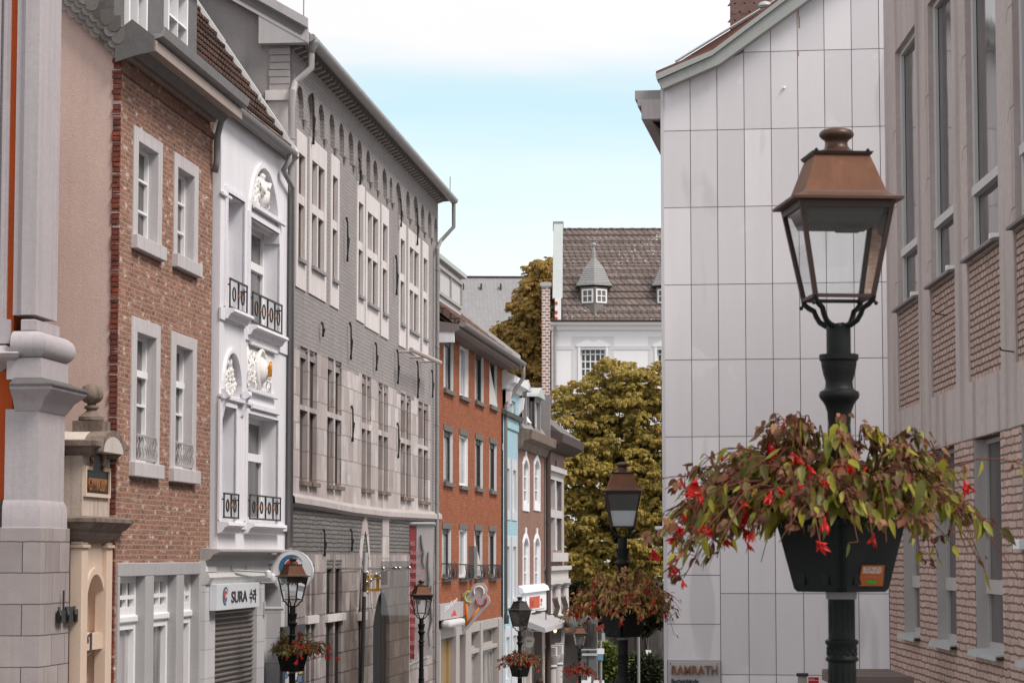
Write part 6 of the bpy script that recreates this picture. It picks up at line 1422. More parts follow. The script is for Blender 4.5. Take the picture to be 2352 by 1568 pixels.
for i, (a, b) in enumerate(lh):
    w_ = win(rb, a, b, zlb, zb_b - .02, .15, frame=steelg, glass=glass_dark, fw=.05, th=.03, bars=((.30, .15),))
    MB().box(a, a + .02, -.005, .14, zlb, zb_b - .02).obj('steel_jamb', steelg, w_)
    m = MB(); m.ext([(.14, zlb + .03), (-.10, zlb - .0), (-.11, zlb - .055), (-.095, zlb - .055), (-.09, zlb - .015), (.14, zlb + .0)], a - .03, b + .02, 'x'); m.obj('metal_sill', zinc_pale, w_)
m = MB()
for (px, py) in ((2175, 724), (2330, 808)): x, z = RB.f(px, py); m.tube([(x, 0, z), (x, -.14, z + .02)], .008, 5); m.tube([(x, -.13, z + .02), (x + .02, -.15, z + .05)], .007, 5)
m.obj('wall_hook', iron, rb)
m = MB(); x, z = RB.f(2078, 1561); m.box(x - .03, x + .02, -.0145, -.0125, z - .1, z + .12); m.obj('rust_stain', rust_drip, rb)
m = MB(); x, z = RB.f(2350, 1250); m.box(x - .02, x + .3, -.10, -.013, z - .05, z + .05); m.obj('wall_box', white_frame, rb, bevel=.01)

# ---------------- small flat-roofed shed in the corner ----------------
sd = at_depth(1892, 1540, 31.0); zt_ = at_depth(1940, 1536, 31.0).z; g = ground_z(30)
xr = at_depth(2044, 1540, 31.0).x + .1
SH = Fr(sd.x, 29.2, g, 1, -.01); sh = root('flat_shed', SH, 'low shed with a weathered brown boarded flat roof between lamp and brick building', 'shed')
wood = plain('weathered_boards', (.17, .125, .105), .85, .25, 3, .4, .2, 40)
w_ = xr - sd.x; top = zt_ - g
MB().box(.08, w_ - .15, .1, 1.8, 0, top - .2).obj('wall', wood, sh)
m = MB()
for k in range(9): m.box(-.02 + 0.0, w_ - .12, -.05 + k * .22, -.05 + k * .22 + .215, top - .07, top - (.004 if k % 2 else 0))
m.box(-.03, w_ - .1, -.06, -.03, top - .13, top - .01); m.box(-.03, .0, -.06, 1.9, top - .13, top - .012); m.obj('roof', plain('brown_roof_boards', (.20, .16, .145), .85, .2, 5, 0, .2), sh)
MB().box(.5, 1.2, .08, .1, .1, top - .4).obj('door', plain('shed_door', (.13, .10, .09), .8, .2), sh)
# post with cap and hydrant plate beside the panel wall
gp_ = at_depth(1843, 1545, 36.5); g = ground_z(36.5)
ps = empty('stone_post', (gp_.x, 36.5, g), R_(-8), 'short square concrete post with a dark cap before the panel wall', 'post'); hh = gp_.z - g
MB().frustum(0, 0, 0, .07, hh - .04, .065).obj('shaft', plain('post_concrete', (.38, .35, .33), .9, .2, 5, .3, .2), ps); MB().frustum(0, 0, hh - .04, .085, hh, .08).obj('post_cap', iron, ps)
gh_ = at_depth(1868.5, 1554, 36.9); g = ground_z(36.9)
hd = empty('hydrant_sign', (gh_.x, 36.9, g), R_(-8), 'small red hydrant plate marked E 100 near the stone post', 'sign'); hh = gh_.z - g
MB().box(-.018, .018, 0, .03, 0, hh - .1).obj('post', zinc, hd); MB().box(-.075, .075, -.012, 0, hh - .2, hh).obj('plate', plain('hydrant_red', (.50, .03, .035), .5, .06), hd)
wl3 = plain('sign_white', (.75, .74, .73), .6); text('E 100', .075, wl3, hd, 'lettering', (-.055, hh - .15), -.014, .002, .002, .68); text('Hydrant', .028, wl3, hd, 'lettering', (-.065, hh - .035), -.014, .002, 0, .9)
MB().box(-.074, .074, -.013, -.0121, hh - .05, hh - .044).obj('plate_line', wl3, hd)
# ================================================================== LAMPS AND FLOWERS
D1 = 10.5; LX1 = at_depth(1931.5, 1276, D1); K = D1 / FPX * 1.0
lampz = lambda py: at_depth(1931, py, D1).z - ground_z(D1)
t = NT('aged_copper'); co = t.coord(); c_ = t.mix(t.ramp(t.noise(t.mapping(co, (6, 6, 3)), 1, 4), .3, .7), (.10, .042, .023), (.165, .068, .036)); c_ = t.mix(t.ramp(t.noise(t.mapping(co, (14, 14, 1.6), (0, 0, 1)), 1, 4), .55, .75, 0, .5), c_, (.25, .10, .045)); copper = t.done(c_, .6, .22, t.bump(t.noise(co, 60, 3), .06, .01), .12)
dkgrey_roof = plain('dark_painted_roof', (.055, .05, .052), .5, .2, 8)
lpaint = plain('dark_green_iron_paint', (.011, .0125, .012), .5, .25, 9, 0, .12, 120, spec=.16)
lbrown = plain('brown_lantern_frame', (.045, .026, .022), .5, .25, 9, spec=.3)
lglass = clear_glass('lantern_glass', (.93, .955, .96), 1.0)
def W2(px): return px * K
def build_lamp():
    r = empty('street_lamp', (LX1.x, D1, ground_z(D1)), R_(5), 'nearest street lamp, large copper roofed lantern before the white panels', 'street lamp', 'old copper lanterns on iron posts')
    Z = lampz
    # lantern roof
    cr = MB(); cr.frustum(0, 0, Z(449), W2(94), Z(363), W2(63), bottom=False, top=False); roof = cr.obj('lantern_roof', copper, r)
    m = MB(); pr = [(94, 449), (99, 455), (108, 460), (128, 466)]
    for (a, y0), (b, y1) in zip(pr, pr[1:]): m.frustum(0, 0, Z(y1), W2(b), Z(y0), W2(a), bottom=False, top=False)
    m.frustum(0, 0, Z(472), W2(127), Z(466), W2(128), bottom=False, top=False); m.frustum(0, 0, Z(473), W2(100), Z(472), W2(127), bottom=False, top=False)
    m.obj('eaves_flare', plain('copper_flare', (.11, .058, .042), .55, .2, 6, spec=.3, metal=.15), roof)
    m = MB(); m.frustum(0, 0, Z(363), W2(68), Z(357), W2(71)); m.frustum(0, 0, Z(366), W2(64), Z(363), W2(68), top=False); m.obj('roof_plate', lbrown, roof)
    fin = [(56, 357.5), (53, 354), (42, 349), (31, 343), (26, 336), (25, 329), (28, 323), (35, 318.5), (40, 313), (40, 307), (35, 300.5), (22, 296), (2, 293.5)]
    MB().lathe([(W2(a), Z(y)) for a, y in fin], 0, 0, 28).obj('chimney_cap', plain('copper_cap', (.085, .046, .033), .42, .3, 6, spec=.4, metal=.4), roof, True, auto=60)
    for sx in (-1, 1):
        for sy in (-1, 1): MB().ball((sx * W2(60), sy * W2(60), Z(354)), W2(4.5), 8, 6).obj('knob', lpaint, roof, True)
    # glazing
    def edge(y, a, b):  # half width of the lantern between rim (488) and foot (684)
        f = (y - 488) / (684 - 488); return W2(103 + (67 - 103) * f)
    m = MB(); tt = W2(5.5)
    for sx in (-1, 1):
        for sy in (-1, 1):
            a, b = edge(476, 0, 0), edge(688, 0, 0)
            m.hexa([(sx*b - tt, sy*b - tt, Z(688)), (sx*b + tt, sy*b - tt, Z(688)), (sx*b + tt, sy*b + tt, Z(688)), (sx*b - tt, sy*b + tt, Z(688))], [(sx*a - tt, sy*a - tt, Z(474)), (sx*a + tt, sy*a - tt, Z(474)), (sx*a + tt, sy*a + tt, Z(474)), (sx*a - tt, sy*a + tt, Z(474))])
    for (y0, y1, g) in ((474, 489, 5), (681, 689, 5)):
        a = edge((y0 + y1) / 2, 0, 0); g = W2(g)
        for s_ in (-1, 1): m.box(-a + tt, a - tt, s_*a - g, s_*a + g, Z(y1), Z(y0)); m.box(s_*a - g, s_*a + g, -a + tt, a - tt, Z(y1), Z(y0))
    fr = m.obj('lantern_frame', lbrown, r)
    a, b = edge(489, 0, 0), edge(681, 0, 0)
    for k in range(4):
        g = MB().add([(-b + tt, -b, Z(681)), (b - tt, -b, Z(681)), (a - tt, -a, Z(489)), (-a + tt, -a, Z(489))], [(0, 1, 2, 3)]).obj('glass_pane', lglass, fr); g.rotation_euler = (0, 0, k * math.pi / 2)
    m = MB(); m.frustum(0, 0, Z(522), W2(78), Z(478), W2(96)); m.frustum(W2(30), 0, Z(530), W2(26), Z(521), W2(30), W2(40), W2(46)); m.obj('lamp_tray', plain('pale_reflector_tray', (.10, .095, .09), .6, .2, 6), r)
    # scroll arms from the foot of the lantern to the post
    m = MB(); q = edge(686, 0, 0)
    for sx in (-1, 1):
        for sy in (-1, 1):
            d = lambda px, y: (sx * W2(px), sy * W2(px), Z(y))
            m.tube([d(67, 684), d(66, 694), d(58, 703), d(47, 711), d(43, 724), d(36, 738), d(24, 747), d(12, 750)], [W2(7), W2(6.5), W2(6.5), W2(6.5), W2(6.5), W2(6.5), W2(7), W2(7)], 8); m.ball(d(72, 702), W2(5), 6, 5); m.tube([d(66, 690), d(72, 702)], W2(3), 5)
    m.obj('scroll_arms', lpaint, r, True, auto=40)
    m = MB(); m.tube([(W2(-8), 0, Z(752)), (W2(-5), 0, Z(744)), (W2(12), 0, Z(742)), (W2(20), W2(6), Z(748))], W2(2.5), 6); m.obj('lamp_cable', iron, r)
    pf = [(28, 813), (28, 752), (26, 748), (4, 747)]
    MB().lathe([(W2(a), Z(y)) for a, y in pf], 0, 0, 24).obj('post_neck', lpaint, r, True, auto=40)
    mid = [(33, 1371), (33, 1352), (27, 1350), (27, 1078), (34, 1074), (35, 1068), (28, 1063), (28, 1032), (38, 1028), (41, 1022), (38, 1016), (27, 1010), (25, 975), (28, 945), (33, 930), (38, 922), (45, 914), (46.5, 906), (44, 899), (36, 895), (32, 890), (31, 876), (36, 860), (40, 840), (41, 830), (45, 826), (45, 814), (28, 813)]
    MB().lathe([(W2(a), Z(y)) for a, y in mid], 0, 0, 28).obj('turned_post', lpaint, r, True, auto=35)
    def fluted(m, z0, z1, rad, n=14):
        N = n * 6; zz_ = [z0, z0 + .02, z0 + .05, z1 - .05, z1 - .02, z1]; am = [0, 0, 1, 1, 0, 0]; vs = []
        for z, q_ in zip(zz_, am):
            for k in range(N):
                t_ = 2 * math.pi * k / N; rr = rad * (1 - .11 * q_ * (max(0, math.cos(n * t_)) ** .6)); vs.append((rr * math.cos(t_), rr * math.sin(t_), z))
        m.add(vs, [(i*N+k, i*N+(k+1) % N, (i+1)*N+(k+1) % N, (i+1)*N+k) for i in range(5) for k in range(N)])
    m = MB(); fluted(m, Z(1467), Z(1371), W2(30.5)); m.obj('fluted_shaft', lpaint, r, True, auto=50); m = MB(); fluted(m, 1.05, Z(1518), W2(32)); m.obj('fluted_shaft', lpaint, r, True, auto=50)
    m = MB(); m.lathe([(W2(a), Z(y)) for a, y in ((32, 1519), (37, 1516), (38, 1512), (35, 1508), (33, 1505), (33, 1483), (35, 1480), (38, 1475), (38, 1470), (31, 1466))], 0, 0, 28)
    for k in range(12):
        a0 = 2 * math.pi * k / 12; 
        for s_ in (-1, 1): m.tube([(W2(33.5) * math.cos(a0 + s_ * f * .26), W2(33.5) * math.sin(a0 + s_ * f * .26), Z(1503) + (Z(1485) - Z(1503)) * (f + 1) / 2) for f in (-1, -.5, 0, .5, 1)], W2(1.8), 5)
    m.obj('ornament_band', lpaint, r, True, auto=40)
    m = MB(); m.lathe([(.19, 0), (.19, .12), (.16, .16), (.15, .5), (.13, .62), (.14, .66), (.10, .74), (.085, .95), (.09, 1.0), (.06, 1.06)], 0, 0, 20); m.obj('post_base', lpaint, r, True, auto=35)
    return r
def copy_tree(o, parent=None):
    c = o.copy(); COL.objects.link(c)
    if parent: c.parent = parent
    for ch in list(o.children): copy_tree(ch, c)
    return c
lamp1 = build_lamp()
lamps = [lamp1]
for (px, D, rot, lab) in ((1430, 28.2, 1, 'street lamp with copper roof standing in front of the chestnut tree'),
                          (673, 43.5, 30, 'street lamp with copper roof in front of the round white sign'),
                          (968.5, 55.5, 20, 'street lamp without flowers in front of the hanging banner'),
                          (1194, 62, 42, 'street lamp with a black roof beside the blue house'),
                          (1331, 84, 10, 'farthest street lamp, half hidden behind the red flowers by the shrubs')):
    c = copy_tree(lamp1); p = at_depth(px, 1276, D); c.location = (p.x, D, ground_z(D)); c.rotation_euler = (0, 0, R_(rot)); c['label'] = lab; lamps.append(c)
m = MB(); fz_ = plain('frosted_glass', (.88, .87, .89), .5, .02, 3); e1, e2 = W2(103 - 36 * .50), W2(66)
m.frustum(0, 0, lampz(682), e2 - .006, lampz(588), e1 - .008, bottom=False, top=False); m.obj('frosted_panel', fz_, lamps[1])
MB().frustum(0, 0, lampz(587), e1 - .008, lampz(490), W2(102) - .008, bottom=False, top=False).obj('grey_reflector', plain('grey_reflector', (.20, .19, .18), .5, .1), lamps[1])
# fine height trim so that each lamp top matches what the street does there
for c, D, py in ((lamps[1], 28.2, 1060), (lamps[2], 43.5, 1279), (lamps[3], 55.5, 1331), (lamps[4], 62, 1369)):
    c.location.z = at_depth(1400, py, D).z - lampz(292)
def recolour(o, old, new):
    for ch in o.children_recursive:
        if ch.type == 'MESH' and ch.data.materials and ch.data.materials[0] == old:
            ch.data = ch.data.copy(); ch.data.materials[0] = new
recolour(lamps[4], copper, dkgrey_roof); recolour(lamps[4], bpy.data.materials['copper_flare'], dkgrey_roof); recolour(lamps[4], bpy.data.materials['copper_cap'], dkgrey_roof)
# lamp by the banner has a clamp with a small plate
MB().box(-.17, .17, -.09, .09, lampz(1276) - .62, lampz(1276) - .50).obj('clamp_plate', iron_rust, lamps[3], bevel=.02)

# ---- planters : four wedge shaped pots round the post
pot_m = plain('black_green_plastic', (.008, .011, .011), .5, .25, 7, 0, .15, 200, spec=.2)
def make_planter(lab):
    r = empty('lamp_planter', (LX1.x, D1, ground_z(D1)), R_(5), lab, 'planter', 'flower planters clamped round the lamp posts')
    zt, zb = lampz(1193), lampz(1358); Rt, Rb = W2(164) * .7071, W2(119) * .7071
    for k in range(4):
        m = MB(); g = .006; pts = lambda R, e: [(-R + e, -R), (R - e, -R), (.036 + g, -.045 - g), (-.036 - g, -.045 - g)]
        # outer wedge with rounded lip
        e_t, e_b = .035, .03
        def ring_(R, e, z): return [(-R + e, -R, z), (R - e, -R, z), (R - e * .3, -R + e * .7, z), (.05, -.05 + .0, z), (-.05, -.05, z), (-R + e * .3, -R + e * .7, z)]
        lv = [ring_(Rb, e_b, zb + .008), ring_(Rb + .004, e_b, zb), ] 
        lv = [ring_(Rb - .01, e_b, zb), ring_(Rb, e_b, zb + .012), ring_(Rt - .008, e_t, zt - .03), ring_(Rt + .006, e_t, zt - .026), ring_(Rt + .006, e_t, zt), ring_(Rt - .012, e_t, zt), ring_(Rt - .03, e_t, zt - .05)]
        n = 6; vs = [p for l in lv for p in l]
        m.add(vs, [(i*n+j, i*n+(j+1) % n, (i+1)*n+(j+1) % n, (i+1)*n+j) for i in range(len(lv)-1) for j in range(n)] + [tuple(range(n-1, -1, -1)), tuple(range((len(lv)-1)*n, len(lv)*n))])
        # pressed recesses near the foot
        for s_ in (-.45, .45): m.box(s_ * Rb - .02, s_ * Rb + .02, -Rb - .012, -Rb + .01, zb + .03, zb + .1)
        o = m.obj('pot', pot_m, r); o.rotation_euler = (0, 0, R_(38 + 90 * k - 5))
    m = MB(); m.lathe([(.062, zb - .03), (.064, zb + .01), (.05, zb + .012)], 0, 0, 20); m.obj('clamp_ring', zinc, r, True, auto=40)
    return r
plan1 = make_planter('nearest black planter with an orange sticker, around the nearest lamp post')
st_p = plan1.children[0]; 
Rm = W2(128) * .7071; stk = MB()
zt, zb = lampz(1193), lampz(1358); Rt, Rb = W2(164) * .7071, W2(119) * .7071
def face(x, z, off=.004):   # point on the sloping front face of the pot, x along it
    f = (z - zb) / (zt - zb); return (x, -(Rb + (Rt - Rb) * f) - off, z)
sz0, sz1 = zb + .025, zb + .108; sx0, sx1 = .035, .135
stk.add([face(sx0, sz0, .006), face(sx1, sz0, .006), face(sx1 + .005, sz1, .006), face(sx0 + .012, sz1, .006), face(sx0, sz0, .003), face(sx1, sz0, .003), face(sx1 + .005, sz1, .003), face(sx0 + .012, sz1, .003)], [(0, 1, 2, 3), (0, 4, 5, 1), (1, 5, 6, 2), (2, 6, 7, 3), (3, 7, 4, 0)])
sk = stk.obj('sticker', plain('sticker_orange', (.36, .10, .03), .6, .15, 12), st_p)
tilt = Matrix.Translation(face(sx0 + .012, (sz0 + sz1) / 2, .0075)) @ Matrix.Rotation(math.atan2(Rt - Rb, zt - zb), 4, 'X')
sp1 = plain('sticker_print_white', (.60, .56, .54), .6); text('ALLE NACH', .0175, sp1, sk, 'lettering', (.004, .024), 0, .0004, .0004, .82, extra=tilt); text('FRANKFURT', .0175, sp1, sk, 'lettering', (.004, .009), 0, .0004, .0004, .80, extra=tilt)
text('mit dem Bus', .009, plain('sticker_print_rose', (.45, .24, .18), .6), sk, 'lettering', (.014, -.008), 0, .0004, 0, 1, extra=tilt)
g = MB().box(.02, .062, -.001, 0, -.034, -.020); o = g.obj('green_mark', plain('sticker_green', (.08, .24, .05), .6), sk); o.data.transform(tilt)
plan2 = copy_tree(plan1); plan3 = copy_tree(plan1); plan5 = copy_tree(plan1)
for pl in (plan2, plan3, plan5):
    for ch in list(pl.children_recursive):
        if ch.name.startswith(('sticker', 'lettering', 'green_mark')): bpy.data.objects.remove(ch)
for pl, lm, rz_, lab in ((plan2, lamps[1], 7, 'black planter on the lamp post in front of the chestnut tree'), (plan3, lamps[2], 20, 'black planter on the lamp post beside the grey hall'), (plan5, lamps[4], 5, 'black planter on the black roofed lamp beside the blue house')):
    pl.location = lm.location; pl.rotation_euler = (0, 0, R_(rz_)); pl['label'] = lab

# ---- trailing begonias
def leaf_into(m, base, d, nrm, L, wd, rnd):
    """pointed folded leaf: three stations along, a midrib and two sides"""
    d = d.normalized(); s_ = d.cross(nrm)
    if s_.length < .05: s_ = d.cross(Vector((1, .3, 0)))
    s_.normalize(); n = s_.cross(d).normalized(); curl = rnd.uniform(-.25, .35) * L; fold = rnd.uniform(.1, .5); asym = rnd.uniform(.75, 1.25)
    st = ((0, .0, 0), (.10, .62, .02), (.34, 1.0, .0), (.68, .62, -.3), (1.0, 0.0, -1))
    o = len(m.v); vs = []; fs = []
    for f, w, c in st:
        c_ = base + d * L * f + n * (curl * f * f)
        if w == 0: vs.append(c_); continue
        vs += [c_ - s_ * wd * w * asym + n * wd * w * fold, c_, c_ + s_ * wd * w / asym + n * wd * w * fold]
    # order: 0 | 1 2 3 | 4 5 6 | 7 8 9 | 10
    m.v += [tuple(p) for p in vs]; q = lambda *a: tuple(o + i for i in a)
    m.f += [q(0, 2, 1), q(0, 3, 2), q(1, 2, 5, 4), q(2, 3, 6, 5), q(4, 5, 8, 7), q(5, 6, 9, 8), q(7, 8, 10), q(8, 9, 10)]
def blossom_mesh():
    m = MB(); rnd = random.Random(3)
    m.tube([(0, 0, .0), (0, 0, -.012), (.0, 0, -.03)], [.003, .007, .009], 7)
    for k in range(6):
        a = k * math.pi / 3 + rnd.uniform(-.2, .2); dd = Vector((math.cos(a) * .42, math.sin(a) * .42, -1)); leaf_into(m, Vector((0, 0, -.016)), dd, Vector((math.cos(a), math.sin(a), .4)), rnd.uniform(.045, .065), .010, rnd)
    me = bpy.data.meshes.new('blossom'); me.from_pydata(m.v, [], m.f); me.materials.append(leafy('begonia_red', [(.62, .012, .008), (.50, .01, .012), (.70, .03, .012)], .5, .3)); return me
blm = blossom_mesh()
lf_green = leafy('begonia_leaf', [(.30, .28, .02), (.13, .15, .016), (.40, .36, .03), (.05, .065, .016), (.24, .23, .02), (.09, .07, .02), (.34, .29, .025)], .5, .35)
lf_green2 = leafy('begonia_leaf_faded', [(.46, .33, .07), (.26, .22, .05), (.50, .40, .08), (.24, .13, .05), (.55, .33, .11)], .55, .25)
lf_dry = leafy('begonia_dry', [(.15, .05, .025), (.22, .095, .042), (.10, .028, .018), (.28, .13, .055), (.08, .045, .025), (.18, .068, .032)], .7, .15)
stem_m = plain('begonia_stem', (.13, .045, .03), .6, .3, 20)
def begonia(lamp, lab, seed, n_stem, n_fl, left=.70, right=.62, up=.46, down=.26, leafk=1.0, leaf_mat=lf_green, bias=None, dz=0.0, s=1.0, dry=None):
    rnd = random.Random(seed); z0 = lampz(1190)
    r = empty('begonia', lamp.location, 0, lab, 'plant', 'red begonias in the lamp planters')
    lm, dm, sm = MB(), MB(), MB(); fl = []
    base_z = Vector((0, 0, z0))
    for i in range(n_stem):
        az = rnd.random() * 2 * math.pi
        if bias and rnd.random() < .35: az = bias + rnd.gauss(0, .5)
        cx, sy = math.cos(az), math.sin(az)
        ext_ = (right if cx > 0 else left) * abs(cx) + .50 * abs(sy)
        kind = rnd.random(); R1 = ext_ * rnd.uniform(.45, 1.0) if kind > .18 else ext_ * rnd.uniform(.2, .5)
        top = up * rnd.uniform(.30, .95) * (1.0 if kind > .18 else 1.15) * (1 - .35 * (R1 / ext_) ** 2); end = rnd.uniform(-down, up * .50) * (R1 / ext_) + up * .5 * (1 - R1 / ext_)
        if sy < -.45: end = max(end, -.10)
        if kind < .18: end = max(end, top * .85)
        r0 = rnd.uniform(.05, .19); pts = []
        N = 9; wob = rnd.uniform(-.3, .3)
        for k in range(N):
            f = k / (N - 1); rr = r0 + (R1 - r0) * f ** .85; z = (1 - f) ** 2 * 0 + 2 * f * (1 - f) * top * 1.5 + f * f * end; a = az + wob * f; pts.append(Vector((rr * math.cos(a), rr * math.sin(a), z)) + base_z)
        sm.tube(pts, [.005 - .0032 * k / (N - 1) for k in range(N)], 5, False)
        dens = int(rnd.uniform(7, 14))
        for j in range(dens):
            f = rnd.uniform(.15, 1.0); k = min(N - 2, int(f * (N - 1))); p = pts[k].lerp(pts[k + 1], f * (N - 1) - k); out = Vector((math.cos(az), math.sin(az), 0)); jit = Vector((rnd.gauss(0, .45), rnd.gauss(0, .45), rnd.gauss(0, .25)))
            d = out * rnd.uniform(.0, .6) + Vector((0, 0, -1)) + jit * .8; nr = out + Vector((rnd.gauss(0, .5), rnd.gauss(0, .5), .3)); tipf = 1 - .45 * f
            pet = p + (out * .3 + jit).normalized() * rnd.uniform(.01, .04); sm.tube([p, pet], [.002, .0015], 4, False)
            if rnd.random() < .42 * leafk + .12: L = rnd.uniform(.05, .165) * tipf; leaf_into(lm, pet, d, nr, L, L * rnd.uniform(.14, .23), rnd)
            else:
                for q in range(4): L = rnd.uniform(.02, .06); leaf_into(dm, pet + Vector((rnd.gauss(0, .012), rnd.gauss(0, .012), rnd.gauss(0, .012))), d + Vector((rnd.gauss(0, .6), rnd.gauss(0, .6), rnd.gauss(0, .4))), nr, L, L * .3, rnd)
        fl.append(pts)
    lm.obj('foliage', leaf_mat, r, True); dm.obj('withered_foliage', dry or lf_dry, r, True); sm.obj('stems', stem_m, r, True)
    for i in range(n_fl):
        if bias is not None and rnd.random() < .75: c = [p for p in fl if p[-1].x * math.cos(bias) > 0] or fl
        else: c = fl
        pts = rnd.choice(c); p = pts[rnd.choice((-1, -1, -2, -2, -3, -4))] + Vector((rnd.gauss(0, .012), rnd.gauss(0, .012), rnd.gauss(0, .01)))
        if p.y > .15 and rnd.random() < .7: p.y *= -1
        o = bpy.data.objects.new('blossom', blm); COL.objects.link(o); o.parent = r; o.location = p; k = rnd.uniform(.7, 1.25) * s; o.scale = (k, k, k); o.rotation_euler = (rnd.gauss(0, .5), rnd.gauss(0, .5), rnd.random() * 6)
    return r
begonia(lamp1, 'large begonia with yellow green leaves and red flowers on the nearest lamp', 12, 250, 98, .70, .66, .40, .30, 1.35, lf_green, math.pi, s=.85)
begonia(lamps[1], 'rusty leaved begonia with red flowers on the lamp before the chestnut', 33, 190, 60, .60, .58, .40, .32, .95, lf_green2, None, s=1.1, dry=leafy('begonia_rust', [(.30, .12, .05), (.42, .22, .09), (.18, .065, .03), (.48, .27, .13), (.36, .15, .06)], .7, .15))
b3 = begonia(lamps[2], 'green begonia with a red fringe on the lamp beside the round sign', 41, 70, 42, .20, .66, .36, .14, 1.5, leafy('begonia_leaf_fresh', [(.10, .12, .03), (.17, .17, .035), (.07, .09, .025), (.20, .17, .04)], .5, .2), 0.0, s=1.3)
begonia(lamps[4], 'bushy begonia with small red flowers on the black roofed lamp', 52, 80, 44, .52, .52, .36, .20, 1.1, leafy('begonia_leaf_olive', [(.14, .12, .03), (.20, .15, .04), (.09, .08, .03), (.16, .09, .035)], .5, .2), None, s=1.3)
begonia(lamps[5], 'dark begonia with red flowers on the farthest lamp by the shrubs', 63, 70, 50, .52, .52, .36, .24, 1.0, leafy('begonia_leaf_dark', [(.10, .07, .03), (.14, .08, .03), (.07, .06, .02)], .5, .2), None, s=1.5)
# ================================================================== LOW BACKGROUND, PEOPLE, GROUND, LIGHT
def shrub(px, py, D, rx, rz, n, size, cols, label, seed, name='shrub'):
    c = at_depth(px, py, D); g = ground_z(D); t_ = empty(name, (c.x, D, g), 0, label, 'shrub'); s = D / FPX; rnd = random.Random(seed); m = MB()
    zc = c.z - g
    for _ in range(n):
        while True:
            d = Vector((rnd.gauss(0, 1), rnd.gauss(0, 1), rnd.gauss(0, 1)))
            if d.length > .1: d.normalize(); break
        r = rnd.uniform(.7, 1.0) * (1 + .12 * math.sin(d.x * 6 + seed) * math.cos(d.z * 7)); p = Vector((d.x * rx * s * r, d.y * rx * s * .8 * r, zc + d.z * rz * s * r))
        for k in range(5):
            e = Vector((d.x + rnd.gauss(0, .6), d.y + rnd.gauss(0, .6), d.z * .5 + .3 + rnd.gauss(0, .5))); leaf_into(m, p + Vector((rnd.gauss(0, .08), rnd.gauss(0, .08), rnd.gauss(0, .06))), e, Vector((0, -.3, 1)), size * rnd.uniform(.7, 1.2), size * .24, rnd)
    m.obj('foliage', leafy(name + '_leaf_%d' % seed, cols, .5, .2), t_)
    m = MB(); 
    for k in range(4): m.tube([(rnd.gauss(0, .1), rnd.gauss(0, .1), 0), (rnd.gauss(0, .3), rnd.gauss(0, .2), zc)], [.05, .02], 5)
    m.obj('branches', bark, t_); return t_
shrub(1392, 1520, 96, 40, 40, 800, .20, [(.12, .16, .035), (.18, .22, .05), (.08, .11, .03), (.24, .26, .07)], 'fresh green rounded shrub behind the lamp with rusty flowers', 71)
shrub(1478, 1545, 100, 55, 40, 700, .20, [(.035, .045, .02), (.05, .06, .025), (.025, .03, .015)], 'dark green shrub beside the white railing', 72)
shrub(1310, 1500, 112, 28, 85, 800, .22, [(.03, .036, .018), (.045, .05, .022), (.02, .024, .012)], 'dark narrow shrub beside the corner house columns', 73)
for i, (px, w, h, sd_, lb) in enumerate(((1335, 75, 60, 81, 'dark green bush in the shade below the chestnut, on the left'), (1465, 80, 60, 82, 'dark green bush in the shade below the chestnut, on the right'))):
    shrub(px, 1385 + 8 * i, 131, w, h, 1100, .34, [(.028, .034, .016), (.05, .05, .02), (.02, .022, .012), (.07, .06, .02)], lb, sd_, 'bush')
# low dark building under the trees
gw = at_depth(1270, 1276, 138); GWF = Fr(gw.x - 3, 138, ground_z(138), 1, 0)
lowb = root('shaded_shop', GWF, 'low dark shop front in deep shade under the chestnut tree', 'building')
ztp = at_depth(1400, 1345, 138).z - ground_z(138)
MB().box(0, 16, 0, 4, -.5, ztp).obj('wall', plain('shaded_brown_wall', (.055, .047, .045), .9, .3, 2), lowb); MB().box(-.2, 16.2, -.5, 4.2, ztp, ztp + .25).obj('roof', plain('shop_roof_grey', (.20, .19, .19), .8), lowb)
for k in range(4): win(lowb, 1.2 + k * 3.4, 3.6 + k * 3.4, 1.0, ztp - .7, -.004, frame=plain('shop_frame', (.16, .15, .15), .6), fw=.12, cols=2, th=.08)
# grey delivery van seen from behind
vp = at_depth(1351, 1444, 92); g = ground_z(92); vz0 = at_depth(1351, 1474, 92).z - g; vh = at_depth(1351, 1414, 92).z - g
van = empty('delivery_van', (vp.x, 92, g), R_(6), 'dark grey delivery van seen from behind, under the rusty leaved planter', 'van')
vw = (at_depth(1375, 1440, 92).x - at_depth(1326, 1440, 92).x) / 2; vm = plain('van_grey_paint', (.10, .10, .105), .35, .08, 2, spec=.5)
m = MB(); m.hexa([(-vw, 0, .35), (vw, 0, .35), (vw, 4.8, .35), (-vw, 4.8, .35)], [(-vw * .93, .06, vh), (vw * .93, .06, vh), (vw * .93, 3.7, vh), (-vw * .93, 3.7, vh)]); body = m.obj('body', vm, van, bevel=.08)
m = MB(); m.box(-.012, .012, -.012, .05, .5, vh - .1); m.obj('door_seam', iron, body)
m = MB(); m.box(-vw * .85, vw * .85, -.03, .0, vh * .64, vh * .66); m.box(-vw * .85, vw * .85, -.03, 0, vh * .69, vh * .70); m.obj('chrome_strip', zinc_pale, body)
